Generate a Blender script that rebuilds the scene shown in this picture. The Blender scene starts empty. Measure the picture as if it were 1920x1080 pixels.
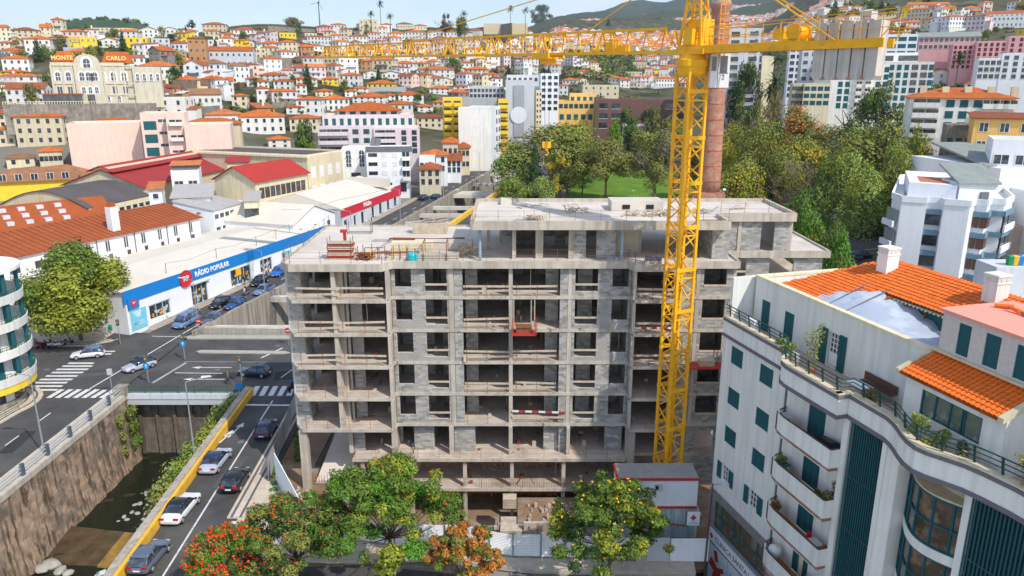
import bpy, math, random
import numpy as np
from mathutils import Vector, Matrix
random.seed(7); rng = np.random.default_rng(7)
PI = math.pi; rad = math.radians
S = bpy.context.scene
C = bpy.data.collections.new('place'); S.collection.children.link(C)

# ---------------------------------------------------------------- camera
CAMH = 36.0; FPX = 1400.0; PITCH = rad(15.57)
cam = bpy.data.cameras.new('camera'); camo = bpy.data.objects.new('camera', cam); C.objects.link(camo)
cam.sensor_width = 36; cam.lens = FPX/1920*36; cam.clip_end = 30000; cam.clip_start = .5
camo.location = (0, 0, CAMH); camo.rotation_euler = (PI/2-PITCH, 0, 0)
S.camera = camo
# ---------------------------------------------------------------- light
SUNDIR = Vector((.60, -.62, .92)).normalized()
sun = bpy.data.lights.new('sun', 'SUN'); sun.energy = 2.8; sun.angle = rad(.6); sun.color = (1, .945, .85)
suno = bpy.data.objects.new('sun', sun); C.objects.link(suno)
suno.rotation_euler = SUNDIR.to_track_quat('Z', 'Y').to_euler(); suno.location = (60, -60, 120)
W = bpy.data.worlds.new('World'); S.world = W; W.use_nodes = True
nt = W.node_tree; nt.nodes.clear()
def nn(t, kind, **kw):
    n = t.nodes.new(kind)
    for k, v in kw.items(): setattr(n, k, v)
    return n
sky = nn(nt, 'ShaderNodeTexSky', sky_type='NISHITA', sun_disc=False)
sky.sun_elevation = math.asin(SUNDIR.z); sky.sun_rotation = math.atan2(SUNDIR.x, SUNDIR.y)
sky.air_density = 1.0; sky.dust_density = .6; sky.ozone_density = 1.5
bg = nn(nt, 'ShaderNodeBackground'); bg.inputs[1].default_value = .15
out = nn(nt, 'ShaderNodeOutputWorld')
tc = nn(nt, 'ShaderNodeTexCoord'); mp = nn(nt, 'ShaderNodeMapping'); mp.inputs['Scale'].default_value = (1, 1, 2.6)
mp.inputs['Location'].default_value = (.35, .1, 0)
nz = nn(nt, 'ShaderNodeTexNoise'); nz.inputs['Scale'].default_value = 3.2; nz.inputs['Detail'].default_value = 8; nz.inputs['Roughness'].default_value = .55
rp = nn(nt, 'ShaderNodeValToRGB'); rp.color_ramp.elements[0].position = .50; rp.color_ramp.elements[1].position = .68
mx = nn(nt, 'ShaderNodeMix', data_type='RGBA'); mx.inputs['B'].default_value = (6.2, 6.6, 7.2, 1)
mr = nn(nt, 'ShaderNodeMath', operation='MULTIPLY_ADD'); mr.inputs[1].default_value = .8; mr.inputs[2].default_value = .04
L = nt.links.new
L(tc.outputs['Generated'], mp.inputs[0]); L(mp.outputs[0], nz.inputs[0]); L(nz.outputs[0], rp.inputs[0])
L(rp.outputs[0], mr.inputs[0]); L(mr.outputs[0], mx.inputs['Factor']); L(sky.outputs[0], mx.inputs['A']); L(mx.outputs['Result'], bg.inputs[0]); L(bg.outputs[0], out.inputs[0])
S.view_settings.view_transform = 'Standard'; S.view_settings.look = 'None'
S.view_settings.exposure = .52; S.view_settings.gamma = 1; S.view_settings.use_curve_mapping = False
try:
    S.cycles.max_bounces = 6; S.cycles.diffuse_bounces = 4; S.cycles.transparent_max_bounces = 8
    S.cycles.volume_bounces = 0; S.cycles.use_denoising = True; S.cycles.use_adaptive_sampling = True
except Exception: pass

# ---------------------------------------------------------------- measuring helpers (pixel of the photograph <-> place)
_c, _s = math.cos(PITCH), math.sin(PITCH)
def ray(px, py):
    a = (px-960)/FPX; b = (py-540)/FPX
    return a, _c-b*_s, -(_s+b*_c)
def atz(px, py, z):
    a, y, w = ray(px, py); t = (z-CAMH)/w; return a*t, y*t
def aty(px, py, Y):
    a, y, w = ray(px, py); t = Y/y; return a*t, Y, CAMH+w*t
def proj(x, y, z):
    h = CAMH-z; zc = y*_c+h*_s
    return 960+FPX*x/zc, 540+FPX*(h*_c-y*_s)/zc, FPX/zc

# ---------------------------------------------------------------- materials
MATS = {}
def mat(name, col, rough=.85, var=.12, sc=.6, bump=0., bsc=20., metal=0., spec=.3, streak=0., island=0., stain=None, stainc=(.1, .09, .07), tr=0., orand=0.):
    if name in MATS: return MATS[name]
    m = bpy.data.materials.new(name); m.use_nodes = True; MATS[name] = m
    t = m.node_tree; p = t.nodes['Principled BSDF']; K = t.links.new
    p.inputs['Roughness'].default_value = rough; p.inputs['Metallic'].default_value = metal
    p.inputs['Specular IOR Level'].default_value = spec
    m.diffuse_color = (*col, 1)
    g = nn(t, 'ShaderNodeNewGeometry')
    n1 = nn(t, 'ShaderNodeTexNoise'); n1.inputs['Scale'].default_value = sc; n1.inputs['Detail'].default_value = 6; n1.inputs['Roughness'].default_value = .6
    K(g.outputs['Position'], n1.inputs[0])
    f = nn(t, 'ShaderNodeMapRange'); f.inputs[1].default_value = .25; f.inputs[2].default_value = .75
    f.inputs[3].default_value = 1-var; f.inputs[4].default_value = 1+var
    K(n1.outputs[0], f.inputs[0]); last = f.outputs[0]
    if orand:
        oi = nn(t, 'ShaderNodeObjectInfo'); r = nn(t, 'ShaderNodeMapRange'); r.inputs[3].default_value = 1-orand; r.inputs[4].default_value = 1+orand*.6; K(oi.outputs['Random'], r.inputs[0])
        q = nn(t, 'ShaderNodeMath', operation='MULTIPLY'); K(last, q.inputs[0]); K(r.outputs[0], q.inputs[1]); last = q.outputs[0]
    if island:
        r = nn(t, 'ShaderNodeMapRange'); r.inputs[3].default_value = 1-island; r.inputs[4].default_value = 1+island
        K(g.outputs['Random Per Island'], r.inputs[0])
        q = nn(t, 'ShaderNodeMath', operation='MULTIPLY'); K(last, q.inputs[0]); K(r.outputs[0], q.inputs[1]); last = q.outputs[0]
    if streak:
        mm = nn(t, 'ShaderNodeMapping'); mm.inputs['Scale'].default_value = (2.2, 2.2, .12); K(g.outputs['Position'], mm.inputs[0])
        n2 = nn(t, 'ShaderNodeTexNoise'); n2.inputs['Scale'].default_value = 1.; n2.inputs['Detail'].default_value = 5; K(mm.outputs[0], n2.inputs[0])
        r = nn(t, 'ShaderNodeMapRange'); r.inputs[1].default_value = .46; r.inputs[2].default_value = .64; r.inputs[3].default_value = 1; r.inputs[4].default_value = 1-streak
        K(n2.outputs[0], r.inputs[0])
        q = nn(t, 'ShaderNodeMath', operation='MULTIPLY'); K(last, q.inputs[0]); K(r.outputs[0], q.inputs[1]); last = q.outputs[0]
    v = nn(t, 'ShaderNodeVectorMath', operation='SCALE'); v.inputs[0].default_value = col; K(last, v.inputs['Scale'])
    colout = v.outputs[0]
    if stain:
        n3 = nn(t, 'ShaderNodeTexNoise'); n3.inputs['Scale'].default_value = stain[0]; n3.inputs['Detail'].default_value = 7; n3.inputs['Roughness'].default_value = .65
        K(g.outputs['Position'], n3.inputs[0])
        r = nn(t, 'ShaderNodeMapRange'); r.inputs[1].default_value = stain[1]; r.inputs[2].default_value = stain[1]+.12; r.inputs[3].default_value = 0; r.inputs[4].default_value = stain[2]
        K(n3.outputs[0], r.inputs[0])
        x = nn(t, 'ShaderNodeMix', data_type='RGBA'); x.inputs['B'].default_value = (*stainc, 1); K(r.outputs[0], x.inputs['Factor']); K(colout, x.inputs['A']); colout = x.outputs['Result']
    K(colout, p.inputs['Base Color'])
    if bump:
        n4 = nn(t, 'ShaderNodeTexNoise'); n4.inputs['Scale'].default_value = bsc; n4.inputs['Detail'].default_value = 4; K(g.outputs['Position'], n4.inputs[0])
        b = nn(t, 'ShaderNodeBump'); b.inputs['Strength'].default_value = bump; b.inputs['Distance'].default_value = .05
        K(n4.outputs[0], b.inputs['Height']); K(b.outputs[0], p.inputs['Normal'])
    if tr: p.inputs['Transmission Weight'].default_value = tr
    return m
def tilemat(name, col, freq=3.2, amp=.12, var=.25):
    """fired clay seen from afar: rows of tiles as relief along the slope's fall line, patchy colour"""
    if name in MATS: return MATS[name]
    m = mat(name, col, .8, var, .5, orand=.28, stain=(.35, .53, .55), stainc=(col[0]*.45, col[1]*.6, col[2]*.9))
    t = m.node_tree; K = t.links.new; p = t.nodes['Principled BSDF']
    g = nn(t, 'ShaderNodeTexCoord'); uv = nn(t, 'ShaderNodeUVMap')
    wv = nn(t, 'ShaderNodeTexWave'); wv.inputs['Scale'].default_value = freq; wv.inputs['Distortion'].default_value = .6; wv.bands_direction = 'X'
    K(g.outputs['Object'], wv.inputs[0])
    b = nn(t, 'ShaderNodeBump'); b.inputs['Strength'].default_value = .6; b.inputs['Distance'].default_value = amp
    K(wv.outputs['Fac'], b.inputs['Height']); K(b.outputs[0], p.inputs['Normal'])
    return m
def glass(name, col, rough=.08):
    if name in MATS: return MATS[name]
    m = mat(name, col, rough, .35, .9, spec=.8, orand=.55, stain=(.7, .5, .6), stainc=tuple(min(1, c*3+.02) for c in col)); return m
M = dict(
 conc=mat('bare_concrete', (.52,.46,.385), .92, .16, .8, .25, 14, streak=.22, stain=(.5,.56,.45), stainc=(.33,.23,.16)),
 concd=mat('concrete_floor', (.54,.46,.385), .95, .22, .6, .2, 8, stain=(.25,.5,.5), stainc=(.27,.2,.15)),
 deck=mat('roof_concrete', (.61,.55,.48), .9, .16, .35, .15, 10, stain=(.16,.55,.6), stainc=(.40,.33,.27)),
 block=mat('grey_block', (.37,.355,.33), .95, .12, 1.2, .3, 30, island=.3, stain=(.7,.55,.35), stainc=(.22,.21,.2)),
 mortar=mat('block_mortar', (.52,.50,.47), .95, .1),
 timber=mat('timber', (.52,.43,.33), .85, .2, 3, streak=.1, island=.2),
 rust=mat('rusty_steel', (.25,.09,.04), .85, .35, 4, stain=(3,.5,.5), stainc=(.12,.05,.03)),
 red=mat('red_paint', (.48,.04,.03), .5, .12, 2),
 redwhite=None,
 ylw=mat('crane_yellow', (.90,.45,.012), .5, .12, 1.5, stain=(1.2,.56,.55), stainc=(.42,.2,.06)),
 asph=mat('asphalt', (.072,.070,.068), .9, .3, .3, .25, 60, stain=(.16,.5,.6), stainc=(.115,.11,.10)),
 line=mat('road_paint', (.66,.65,.62), .75, .15, 2, stain=(2.2,.52,.6), stainc=(.3,.3,.3)),
 pave=mat('pavement_stone', (.55,.47,.37), .9, .15, 1.5, stain=(1.2,.55,.5), stainc=(.38,.32,.26)),
 paved=mat('dark_stone', (.12,.11,.11), .9, .15, 1.5),
 kerb=mat('kerb_stone', (.4,.37,.32), .9, .15, 1.5),
 white=mat('white_render', (.83,.81,.755), .85, .06, .5, .12, 25, streak=.13, orand=.14, stain=(.25,.58,.35), stainc=(.6,.58,.53)),
 whiteb=mat('pure_white', (.79,.80,.82), .8, .04, .5, streak=.05),
 cream=mat('cream_render', (.74,.64,.44), .85, .06, .5, streak=.14, orand=.16, stain=(.25,.58,.35), stainc=(.6,.47,.32)),
 yellow=mat('yellow_render', (.88,.60,.05), .8, .07, .5, streak=.1),
 pink=mat('pink_render', (.82,.60,.50), .85, .05, .4, streak=.08),
 ppink=mat('pale_pink_render', (.70,.60,.60), .85, .05, .4, streak=.12),
 rose=mat('rose_render', (.76,.42,.42), .85, .08, .4, streak=.12),
 ochre=mat('ochre_render', (.50,.27,.12), .85, .08, .4, streak=.12),
 orange=mat('orange_render', (.88,.52,.16), .85, .05, .4, streak=.1),
 grey=mat('grey_render', (.38,.40,.42), .8, .06, .4, streak=.1),
 greyl=mat('light_grey_render', (.60,.62,.65), .8, .06, .4, streak=.1),
 greyd=mat('dark_grey', (.15,.155,.17), .7, .1, .4),
 stone=mat('rough_stone', (.30,.27,.23), .95, .35, .8, .8, 4, streak=.3, stain=(.3,.5,.6), stainc=(.16,.14,.11)),
 rock=mat('volcanic_rock', (.20,.15,.115), .95, .45, .25, .9, 1.2, stain=(.1,.5,.7), stainc=(.10,.13,.05)),
 tile=tilemat('clay_tiles', (.66,.165,.03)), tiled=tilemat('aged_clay_tiles', (.44,.12,.04)), tileb=tilemat('brown_clay_tiles', (.36,.17,.08)), tilep=tilemat('pale_clay_tiles', (.70,.22,.07)),
 glass=glass('window_glass', (.035,.045,.06)), glassb=glass('blue_glass', (.05,.12,.2)), glassw=glass('warm_glass', (.10,.07,.045)),
 frame=mat('white_frame', (.8,.8,.78), .6, .04), teal=mat('teal_paint', (.012,.105,.125), .55, .1, 2, streak=.1), green=mat('green_paint', (.02,.12,.07), .6, .12, 2),
 brownf=mat('brown_frame', (.12,.06,.04), .6, .1), black=mat('black_plastic', (.02,.02,.022), .5, .1), rubber=mat('tyre_rubber', (.025,.025,.025), .9, .1),
 steel=mat('galvanised_steel', (.45,.47,.48), .45, .12, 3, metal=.6), alu=mat('painted_metal_grey', (.5,.52,.54), .5, .08),
 membr=mat('cream_roof_membrane', (.66,.60,.51), .85, .07, .2, .1, 3, stain=(.08,.6,.25), stainc=(.7,.62,.52)),
 blue=mat('blue_fascia', (.01,.20,.56), .5, .06), redf=mat('red_fascia', (.58,.03,.05), .5, .06), redroof=mat('dark_red_sheet', (.34,.035,.035), .7, .12, .3, streak=.1),
 redroof2=mat('red_sheet', (.40,.035,.025), .7, .08, .3), rustroof=mat('rust_orange_sheet', (.34,.08,.02), .75, .16, .4), darkroof=mat('dark_felt', (.10,.085,.085), .9, .2, .2),
 slate=mat('grey_green_felt', (.25,.28,.26), .9, .15, .5, stain=(.4,.55,.4), stainc=(.33,.34,.28)), bblue=mat('blue_grey_band', (.15,.25,.32), .7, .1, 1, stain=(1.5,.55,.5), stainc=(.3,.4,.45)),
 brick=mat('old_red_brick', (.40,.185,.12), .9, .35, 4.5, .9, 7, stain=(.9,.5,.6), stainc=(.5,.32,.26)), brickr=mat('deep_red_brick', (.5,.1,.05), .9, .15, 1),
 dirt=mat('dirt', (.25,.16,.10), .95, .3, .5, .5, 6, stain=(.3,.5,.6), stainc=(.38,.33,.27)), grass=mat('lawn_grass', (.12,.22,.02), .95, .3, .3, .5, 12, stain=(.12,.5,.4), stainc=(.06,.14,.02)),
 ground=mat('town_ground', (.32,.29,.25), .95, .2, .3), plastic=mat('green_plastic', (.01,.25,.09), .5, .1), trunk=mat('tree_bark', (.16,.115,.08), .95, .3, 3, .6, 12),
 skin=mat('skin', (.55,.3,.2), .6, .05), cloth1=mat('green_cloth', (.08,.16,.07), .9, .1), cloth2=mat('dark_cloth', (.03,.035,.05), .9, .1), cloth3=mat('blue_cloth', (.05,.12,.3), .9, .1), hair=mat('dark_hair', (.03,.02,.015), .8, .1), cloth4=mat('pale_cloth', (.6,.55,.5), .9, .1),
 sheet=mat('plastic_sheeting', (.42,.47,.56), .4, .06, 1.5, .5, 3, stain=(.6,.5,.3), stainc=(.78,.8,.86)), pinkroof=mat('salmon_membrane', (.80,.33,.25), .8, .06, .6), lgtblue=mat('light_blue_panel', (.2,.55,.7), .5, .1, 2),
 brown=mat('brown_cladding', (.17,.09,.075), .8, .12, .6), terr=mat('terrace_tiles', (.5,.38,.3), .85, .15, 1), cab=mat('cab_white', (.78,.79,.8), .4, .04), cw=mat('counterweight_concrete', (.56,.52,.46), .9, .12, 1, streak=.2),
 terracotta=mat('terracotta', (.5,.17,.08), .8, .1), pool=mat('turquoise', (.03,.42,.50), .4, .1), chair=mat('orange_wood', (.5,.17,.05), .6, .1), contb=mat('container_blue', (.42,.55,.56), .6, .12, .8, streak=.3, stain=(1.2,.58,.6), stainc=(.5,.38,.25)),
 roofgrey=mat('ribbed_grey_roof', (.42,.39,.37), .7, .15, 1.5), trim=mat('grey_purple_trim', (.17,.15,.17), .8, .1, 2), stoneg=mat('grey_granite', (.23,.22,.22), .7, .2, 2.5, stain=(2,.5,.4), stainc=(.32,.31,.3)),
)

# ---------------------------------------------------------------- mesh builder
class B:
    def __init__(s, fr=None): s.v = []; s.f = []; s.m = []; s.fr = fr
    def pt(s, p):
        s.v.append(tuple(s.fr @ Vector(p)) if s.fr is not None else tuple(p)); return len(s.v)-1
    def face(s, pts, m=0):
        i = [s.pt(p) for p in pts]; s.f.append(i); s.m.append(m)
    def hexa(s, p, m=0):
        i = [s.pt(q) for q in p]
        for q in ((0,3,2,1),(4,5,6,7),(0,1,5,4),(1,2,6,5),(2,3,7,6),(3,0,4,7)): s.f.append([i[k] for k in q]); s.m.append(m)
    def box(s, x0, x1, y0, y1, z0, z1, m=0):
        s.hexa([(x0,y0,z0),(x1,y0,z0),(x1,y1,z0),(x0,y1,z0),(x0,y0,z1),(x1,y0,z1),(x1,y1,z1),(x0,y1,z1)], m)
    def prism(s, pts, z0, z1, m=0, mt=None):
        n = len(pts); a = [s.pt((p[0],p[1],z0)) for p in pts]; b = [s.pt((p[0],p[1],z1)) for p in pts]
        s.f.append(a[::-1]); s.m.append(m); s.f.append(b); s.m.append(m if mt is None else mt)
        for k in range(n): s.f.append([a[k],a[(k+1)%n],b[(k+1)%n],b[k]]); s.m.append(m)
    def bar(s, a, b, w, h=None, m=0, up=(0,0,1)):
        a = Vector(a); b = Vector(b); h = h or w; d = (b-a)
        if d.length < 1e-6: return
        d.normalize(); u = Vector(up)
        if abs(d.dot(u)) > .98: u = Vector((1,0,0))
        r = d.cross(u).normalized()*w/2; u = r.cross(d).normalized()*h/2
        s.hexa([a-r-u, a+r-u, a+r+u, a-r+u, b-r-u, b+r-u, b+r+u, b-r+u], m)
    def tube(s, a, b, r0, r1=None, n=8, m=0, cap=True):
        a = Vector(a); b = Vector(b); r1 = r0 if r1 is None else r1; d = (b-a)
        if d.length < 1e-6: return
        d.normalize(); u = Vector((0,0,1)) if abs(d.z) < .95 else Vector((1,0,0))
        x = d.cross(u).normalized(); y = d.cross(x).normalized()
        A = []; Bb = []
        for k in range(n):
            t = 2*PI*k/n; o = x*math.cos(t)+y*math.sin(t)
            A.append(s.pt(a+o*r0)); Bb.append(s.pt(b+o*r1))
        for k in range(n): s.f.append([A[k],A[(k+1)%n],Bb[(k+1)%n],Bb[k]]); s.m.append(m)
        if cap: s.f.append(A[::-1]); s.m.append(m); s.f.append(Bb); s.m.append(m)
    def path(s, pts, r, n=6, m=0):
        for a, b in zip(pts, pts[1:]): s.tube(a, b, r, n=n, m=m)
    def lathe(s, prof, n=16, m=0, c=(0,0)):
        rings = [[s.pt((c[0]+r*math.cos(2*PI*k/n), c[1]+r*math.sin(2*PI*k/n), z)) for k in range(n)] for r, z in prof]
        for A, Q in zip(rings, rings[1:]):
            for k in range(n): s.f.append([A[k],A[(k+1)%n],Q[(k+1)%n],Q[k]]); s.m.append(m)
        s.f.append(rings[0][::-1]); s.m.append(m); s.f.append(rings[-1]); s.m.append(m)
    def mesh(s, name, mats, smooth=False):
        me = bpy.data.meshes.new(name); me.from_pydata(s.v, [], s.f)
        for k in (mats if isinstance(mats, (list, tuple)) else [mats]): me.materials.append(M[k] if isinstance(k, str) else k)
        if any(s.m): me.polygons.foreach_set('material_index', s.m)
        if smooth: me.polygons.foreach_set('use_smooth', [True]*len(s.f))
        me.update(); return me
    def build(s, name, mats, parent=None, smooth=False, **kw):
        return put(name, s.mesh(name, mats, smooth), parent, **kw)
def put(name, me, parent=None, loc=(0,0,0), rot=0, scale=None, label=None, cat=None, group=None, kind=None):
    o = bpy.data.objects.new(name, me); C.objects.link(o); o.parent = parent
    o.location = loc
    if rot: o.rotation_euler = (0,0,rot) if not isinstance(rot, tuple) else rot
    if scale: o.scale = scale
    return tag(o, label, cat, group, kind)
def tag(o, label=None, cat=None, group=None, kind=None):
    if label: o['label'] = label
    if cat: o['category'] = cat
    if group: o['group'] = group
    if kind: o['kind'] = kind
    return o
def thing(name, label, cat, loc=(0,0,0), rot=0, group=None): return put(name, None, None, loc, rot, None, label, cat, group)
def copytree(o, parent=None, **kw):
    c = o.copy(); C.objects.link(c)
    if parent is not None: c.parent = parent
    for ch in list(o.children): copytree(ch, c)
    for k in ('location',):
        if k in kw: c.location = kw[k]
    if 'rot' in kw: c.rotation_euler = (0,0,kw['rot'])
    if 'label' in kw: c['label'] = kw['label']
    return c
def text(s, size, name, m, parent, loc, rot, depth=.03, align='CENTER', sx=1, bold=0, kind=None):
    cu = bpy.data.curves.new(name, 'FONT'); cu.body = s; cu.size = size; cu.extrude = depth; cu.align_x = align; cu.align_y = 'CENTER'; cu.offset = bold; cu.resolution_u = 2
    o = bpy.data.objects.new(name, cu); C.objects.link(o)
    me = bpy.data.meshes.new_from_object(o.evaluated_get(bpy.context.evaluated_depsgraph_get())); bpy.data.objects.remove(o)
    me.materials.clear(); me.materials.append(M[m])
    return put(name, me, parent, loc, rot, (sx,1,1), kind=kind)
# ---------------------------------------------------------------- ground heights
def gv(y): return .045*max(0., y-100) if y > 108 else (.36*max(0,(y-92)/16)**2 if y > 92 else 0.)
COLS = [-500,0,250,500,700,850,960,1060,1200,1400,1600,1800,2100,2600]
YD = [0,100,150,200,260,340,450,600,750,900,1400,2200,4000,6000,9000]
HT = {
 -500:[0,0,2.3,8,20,33,52,72,70,60,40,40,40,40,40],
 0:[0,0,2.3,7,19,33,54,74,72,60,40,40,40,40,40],
 250:[0,0,2.3,6,20,36,54,72,70,60,40,40,40,40,40],
 500:[0,0,2.3,4.5,9,20,40,68,88,84,60,50,50,50,50],
 700:[0,0,2.3,4.5,8,17,32,56,82,92,60,50,50,50,50],
 850:[0,0,2.3,4.5,7.5,13,26,50,74,94,70,60,150,220,120],
 960:[0,0,2.3,4.5,7.2,11,19,42,70,88,84,120,240,350,200],
 1060:[0,0,2.3,4.5,7.2,10.8,17,31,50,68,104,180,330,470,330],
 1200:[0,0,2.3,4.5,7.2,10.8,16,25,37,50,95,170,335,600,500],
 1400:[0,0,2.3,4.5,8,12,19,31,42,54,98,180,380,720,700],
 1600:[0,0,3,8,14,24,40,62,86,112,190,320,560,900,900],
 1800:[0,1,6,12,21,34,50,76,104,136,230,360,600,950,950],
 2100:[0,1,7,13,22,36,54,82,112,146,240,370,600,950,950],
 2600:[0,1,7,13,22,36,54,82,112,146,240,370,600,950,950]}
_U = np.array([(c-960)/1453. for c in COLS]); _Y = np.array(YD, float); _H = np.array([HT[c] for c in COLS], float); _UL = _U.tolist(); _YL = _Y.tolist(); _HL = _H.tolist()
LIPL = [(-47,20),(-46.3,50),(-46,60),(-46,104),(-37.8,130),(-26.5,172),(-17.8,205),(3,285),(22,360),(46,450)]
LIPR = [(-28.5,20),(-30,48),(-31.6,82),(-31.6,103),(-24.5,130),(-14.3,172),(-5.3,207),(15.5,285),(34.5,360),(58,450)]
from bisect import bisect_right
def lx(P, y):
    if y <= P[0][1]: return P[0][0]
    for (xa, ya), (xb, yb) in zip(P, P[1:]):
        if y <= yb: return xa+(xb-xa)*(y-ya)/(yb-ya)
    return P[-1][0]
def smooth(t): t = min(1, max(0, t)); return t*t*(3-2*t)
def hraw(x, y):
    y = max(y, 1.); u = x/y
    i = min(len(_UL)-2, max(0, bisect_right(_UL, u)-1)); j = min(len(_YL)-2, max(0, bisect_right(_YL, y)-1))
    fu = smooth((u-_UL[i])/(_UL[i+1]-_UL[i])); fy = min(1, max(0, (y-_YL[j])/(_YL[j+1]-_YL[j]))); A, Q = _HL[i], _HL[i+1]
    return (A[j]*(1-fu)+Q[j]*fu)*(1-fy)+(A[j+1]*(1-fu)+Q[j+1]*fu)*fy
def H(x, y):
    z = hraw(x, y)
    if y < 92: return 0.
    if y < 520:
        c = (lx(LIPL, y)+lx(LIPR, y))/2
        if y > 450: c += (y-450)*.25
        d = abs(x-c-(0)); k = smooth((d-26)/30)*1.0
        k = max(k, smooth((y-430)/80))
        z = gv(y)*(1-k)+z*k
    if y < 160: k = smooth((y-110)/50); z = gv(y)*(1-k)+z*k
    return z
def gp(px, py, ymin=60, ymax=8000):
    """the place on the ground seen at that spot of the photograph"""
    a, ry, w = ray(px, py); prev = None; y = ymin
    while y < ymax:
        t = y/ry; z = CAMH+w*t; d = z-H(a*t, y)
        if d < 0:
            lo, hi = (prev or y), y
            for _ in range(14):
                m = (lo+hi)/2; t = m/ry
                if CAMH+w*t-H(a*t, m) < 0: hi = m
                else: lo = m
            t = hi/ry; return a*t, hi, H(a*t, hi)
        prev = y; y *= 1.02
    t = 700./ry; return a*t, 700., min(CAMH+w*t, H(a*t, 700.)+5)

# terrain sheet
def build_terrain():
    us = np.linspace(-1.25, 1.25, 300); ys = np.concatenate([[-60,-20,5], np.arange(20, 130, 3.0), np.geomspace(130, 9000, 150)])
    v = []; f = []
    for y in ys:
        for u in us:
            x = u*max(y, 70.) * (1 if y > 0 else 1)
            z = (H(x, y)-.35) if y > 0 else -.35
            if y < 92: z = -.35
            if -19 < x < 30 and 54 < y < 80: z = -4.2
            if 13.5 < x < 60 and y < 60: z = -5
            if y < 460 and lx(LIPL, y)-2.2 < x < lx(LIPR, y)+1.6 : z = gv(y)-9.5
            if y > 700:
                k = min(1, (y-700)/1500)
                z += k*(rng.normal()*4+22*math.sin(x*.004+y*.0031)+14*math.sin(x*.011-y*.007))
            v.append((x, y, z))
    n = len(us)
    for j in range(len(ys)-1):
        for i in range(n-1): f.append((j*n+i, j*n+i+1, (j+1)*n+i+1, (j+1)*n+i))
    me = bpy.data.meshes.new('terrain'); me.from_pydata(v, [], f)
    m = bpy.data.materials.new('hillside_soil_and_scrub'); m.use_nodes = True; t = m.node_tree; p = t.nodes['Principled BSDF']; p.inputs['Roughness'].default_value = .95; p.inputs['Specular IOR Level'].default_value = .1
    g = nn(t, 'ShaderNodeNewGeometry'); K = t.links.new
    n1 = nn(t, 'ShaderNodeTexNoise'); n1.inputs['Scale'].default_value = .035; n1.inputs['Detail'].default_value = 10; n1.inputs['Roughness'].default_value = .68; K(g.outputs['Position'], n1.inputs[0])
    r = nn(t, 'ShaderNodeValToRGB'); K(n1.outputs[0], r.inputs[0]); e = r.color_ramp.elements
    e[0].position = .36; e[0].color = (.03,.042,.018,1); e[1].position = .66; e[1].color = (.20,.165,.12,1)
    for ps, c in ((.46,(.055,.065,.028,1)),(.52,(.11,.09,.06,1)),(.58,(.08,.09,.04,1))): q = e.new(ps); q.color = c
    # near the streets the ground is paved town ground, far up it is forest
    sp = nn(t, 'ShaderNodeSeparateXYZ'); K(g.outputs['Position'], sp.inputs[0])
    a = nn(t, 'ShaderNodeMapRange'); a.inputs[1].default_value = 180; a.inputs[2].default_value = 320; K(sp.outputs[1], a.inputs[0])
    x = nn(t, 'ShaderNodeMix', data_type='RGBA'); x.inputs['A'].default_value = (.27,.25,.22,1); K(a.outputs[0], x.inputs['Factor']); K(r.outputs[0], x.inputs['B'])
    a2 = nn(t, 'ShaderNodeMapRange'); a2.inputs[1].default_value = 1800; a2.inputs[2].default_value = 3600; K(sp.outputs[1], a2.inputs[0])
    n2 = nn(t, 'ShaderNodeTexNoise'); n2.inputs['Scale'].default_value = .012; n2.inputs['Detail'].default_value = 12; n2.inputs['Roughness'].default_value = .75; K(g.outputs['Position'], n2.inputs[0])
    r2 = nn(t, 'ShaderNodeValToRGB'); K(n2.outputs[0], r2.inputs[0]); e = r2.color_ramp.elements
    e[0].position = .38; e[0].color = (.022,.045,.02,1); e[1].position = .62; e[1].color = (.05,.065,.03,1)
    x2 = nn(t, 'ShaderNodeMix', data_type='RGBA'); K(a2.outputs[0], x2.inputs['Factor']); K(x.outputs['Result'], x2.inputs['A']); K(r2.outputs[0], x2.inputs['B']); K(x2.outputs['Result'], p.inputs['Base Color'])
    me.materials.append(m); me.polygons.foreach_set('use_smooth', [True]*len(f))
    put('terrain', me, kind='structure')
build_terrain()

def resample(P, step=4.):
    y0, y1 = P[0][1], P[-1][1]; n = max(2, int((y1-y0)/step)+1); return np.linspace(y0, y1, n)
def strip(name, fL, fR, y0, y1, off, m, thick=.5, kind='structure', step=4., parent=None, b=None):
    bb = b or B(); ys = np.linspace(y0, y1, max(2, int((y1-y0)/step)+1)); n = len(ys)
    for a, c in zip(ys, ys[1:]):
        za, zc = gv(a)+off, gv(c)+off
        bb.hexa([(fL(a),a,za-thick),(fR(a),a,za-thick),(fR(c),c,zc-thick),(fL(c),c,zc-thick),(fL(a),a,za),(fR(a),a,za),(fR(c),c,zc),(fL(c),c,zc)])
    if b is None: return bb.build(name, m, parent, kind=kind)
def off(P, d): return lambda y: lx(P, y)+d
def poly(name, pts, z, m, thick=.4, **kw):
    b = B(); b.prism(pts, z-thick, z); return b.build(name, m, **kw)
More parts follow.
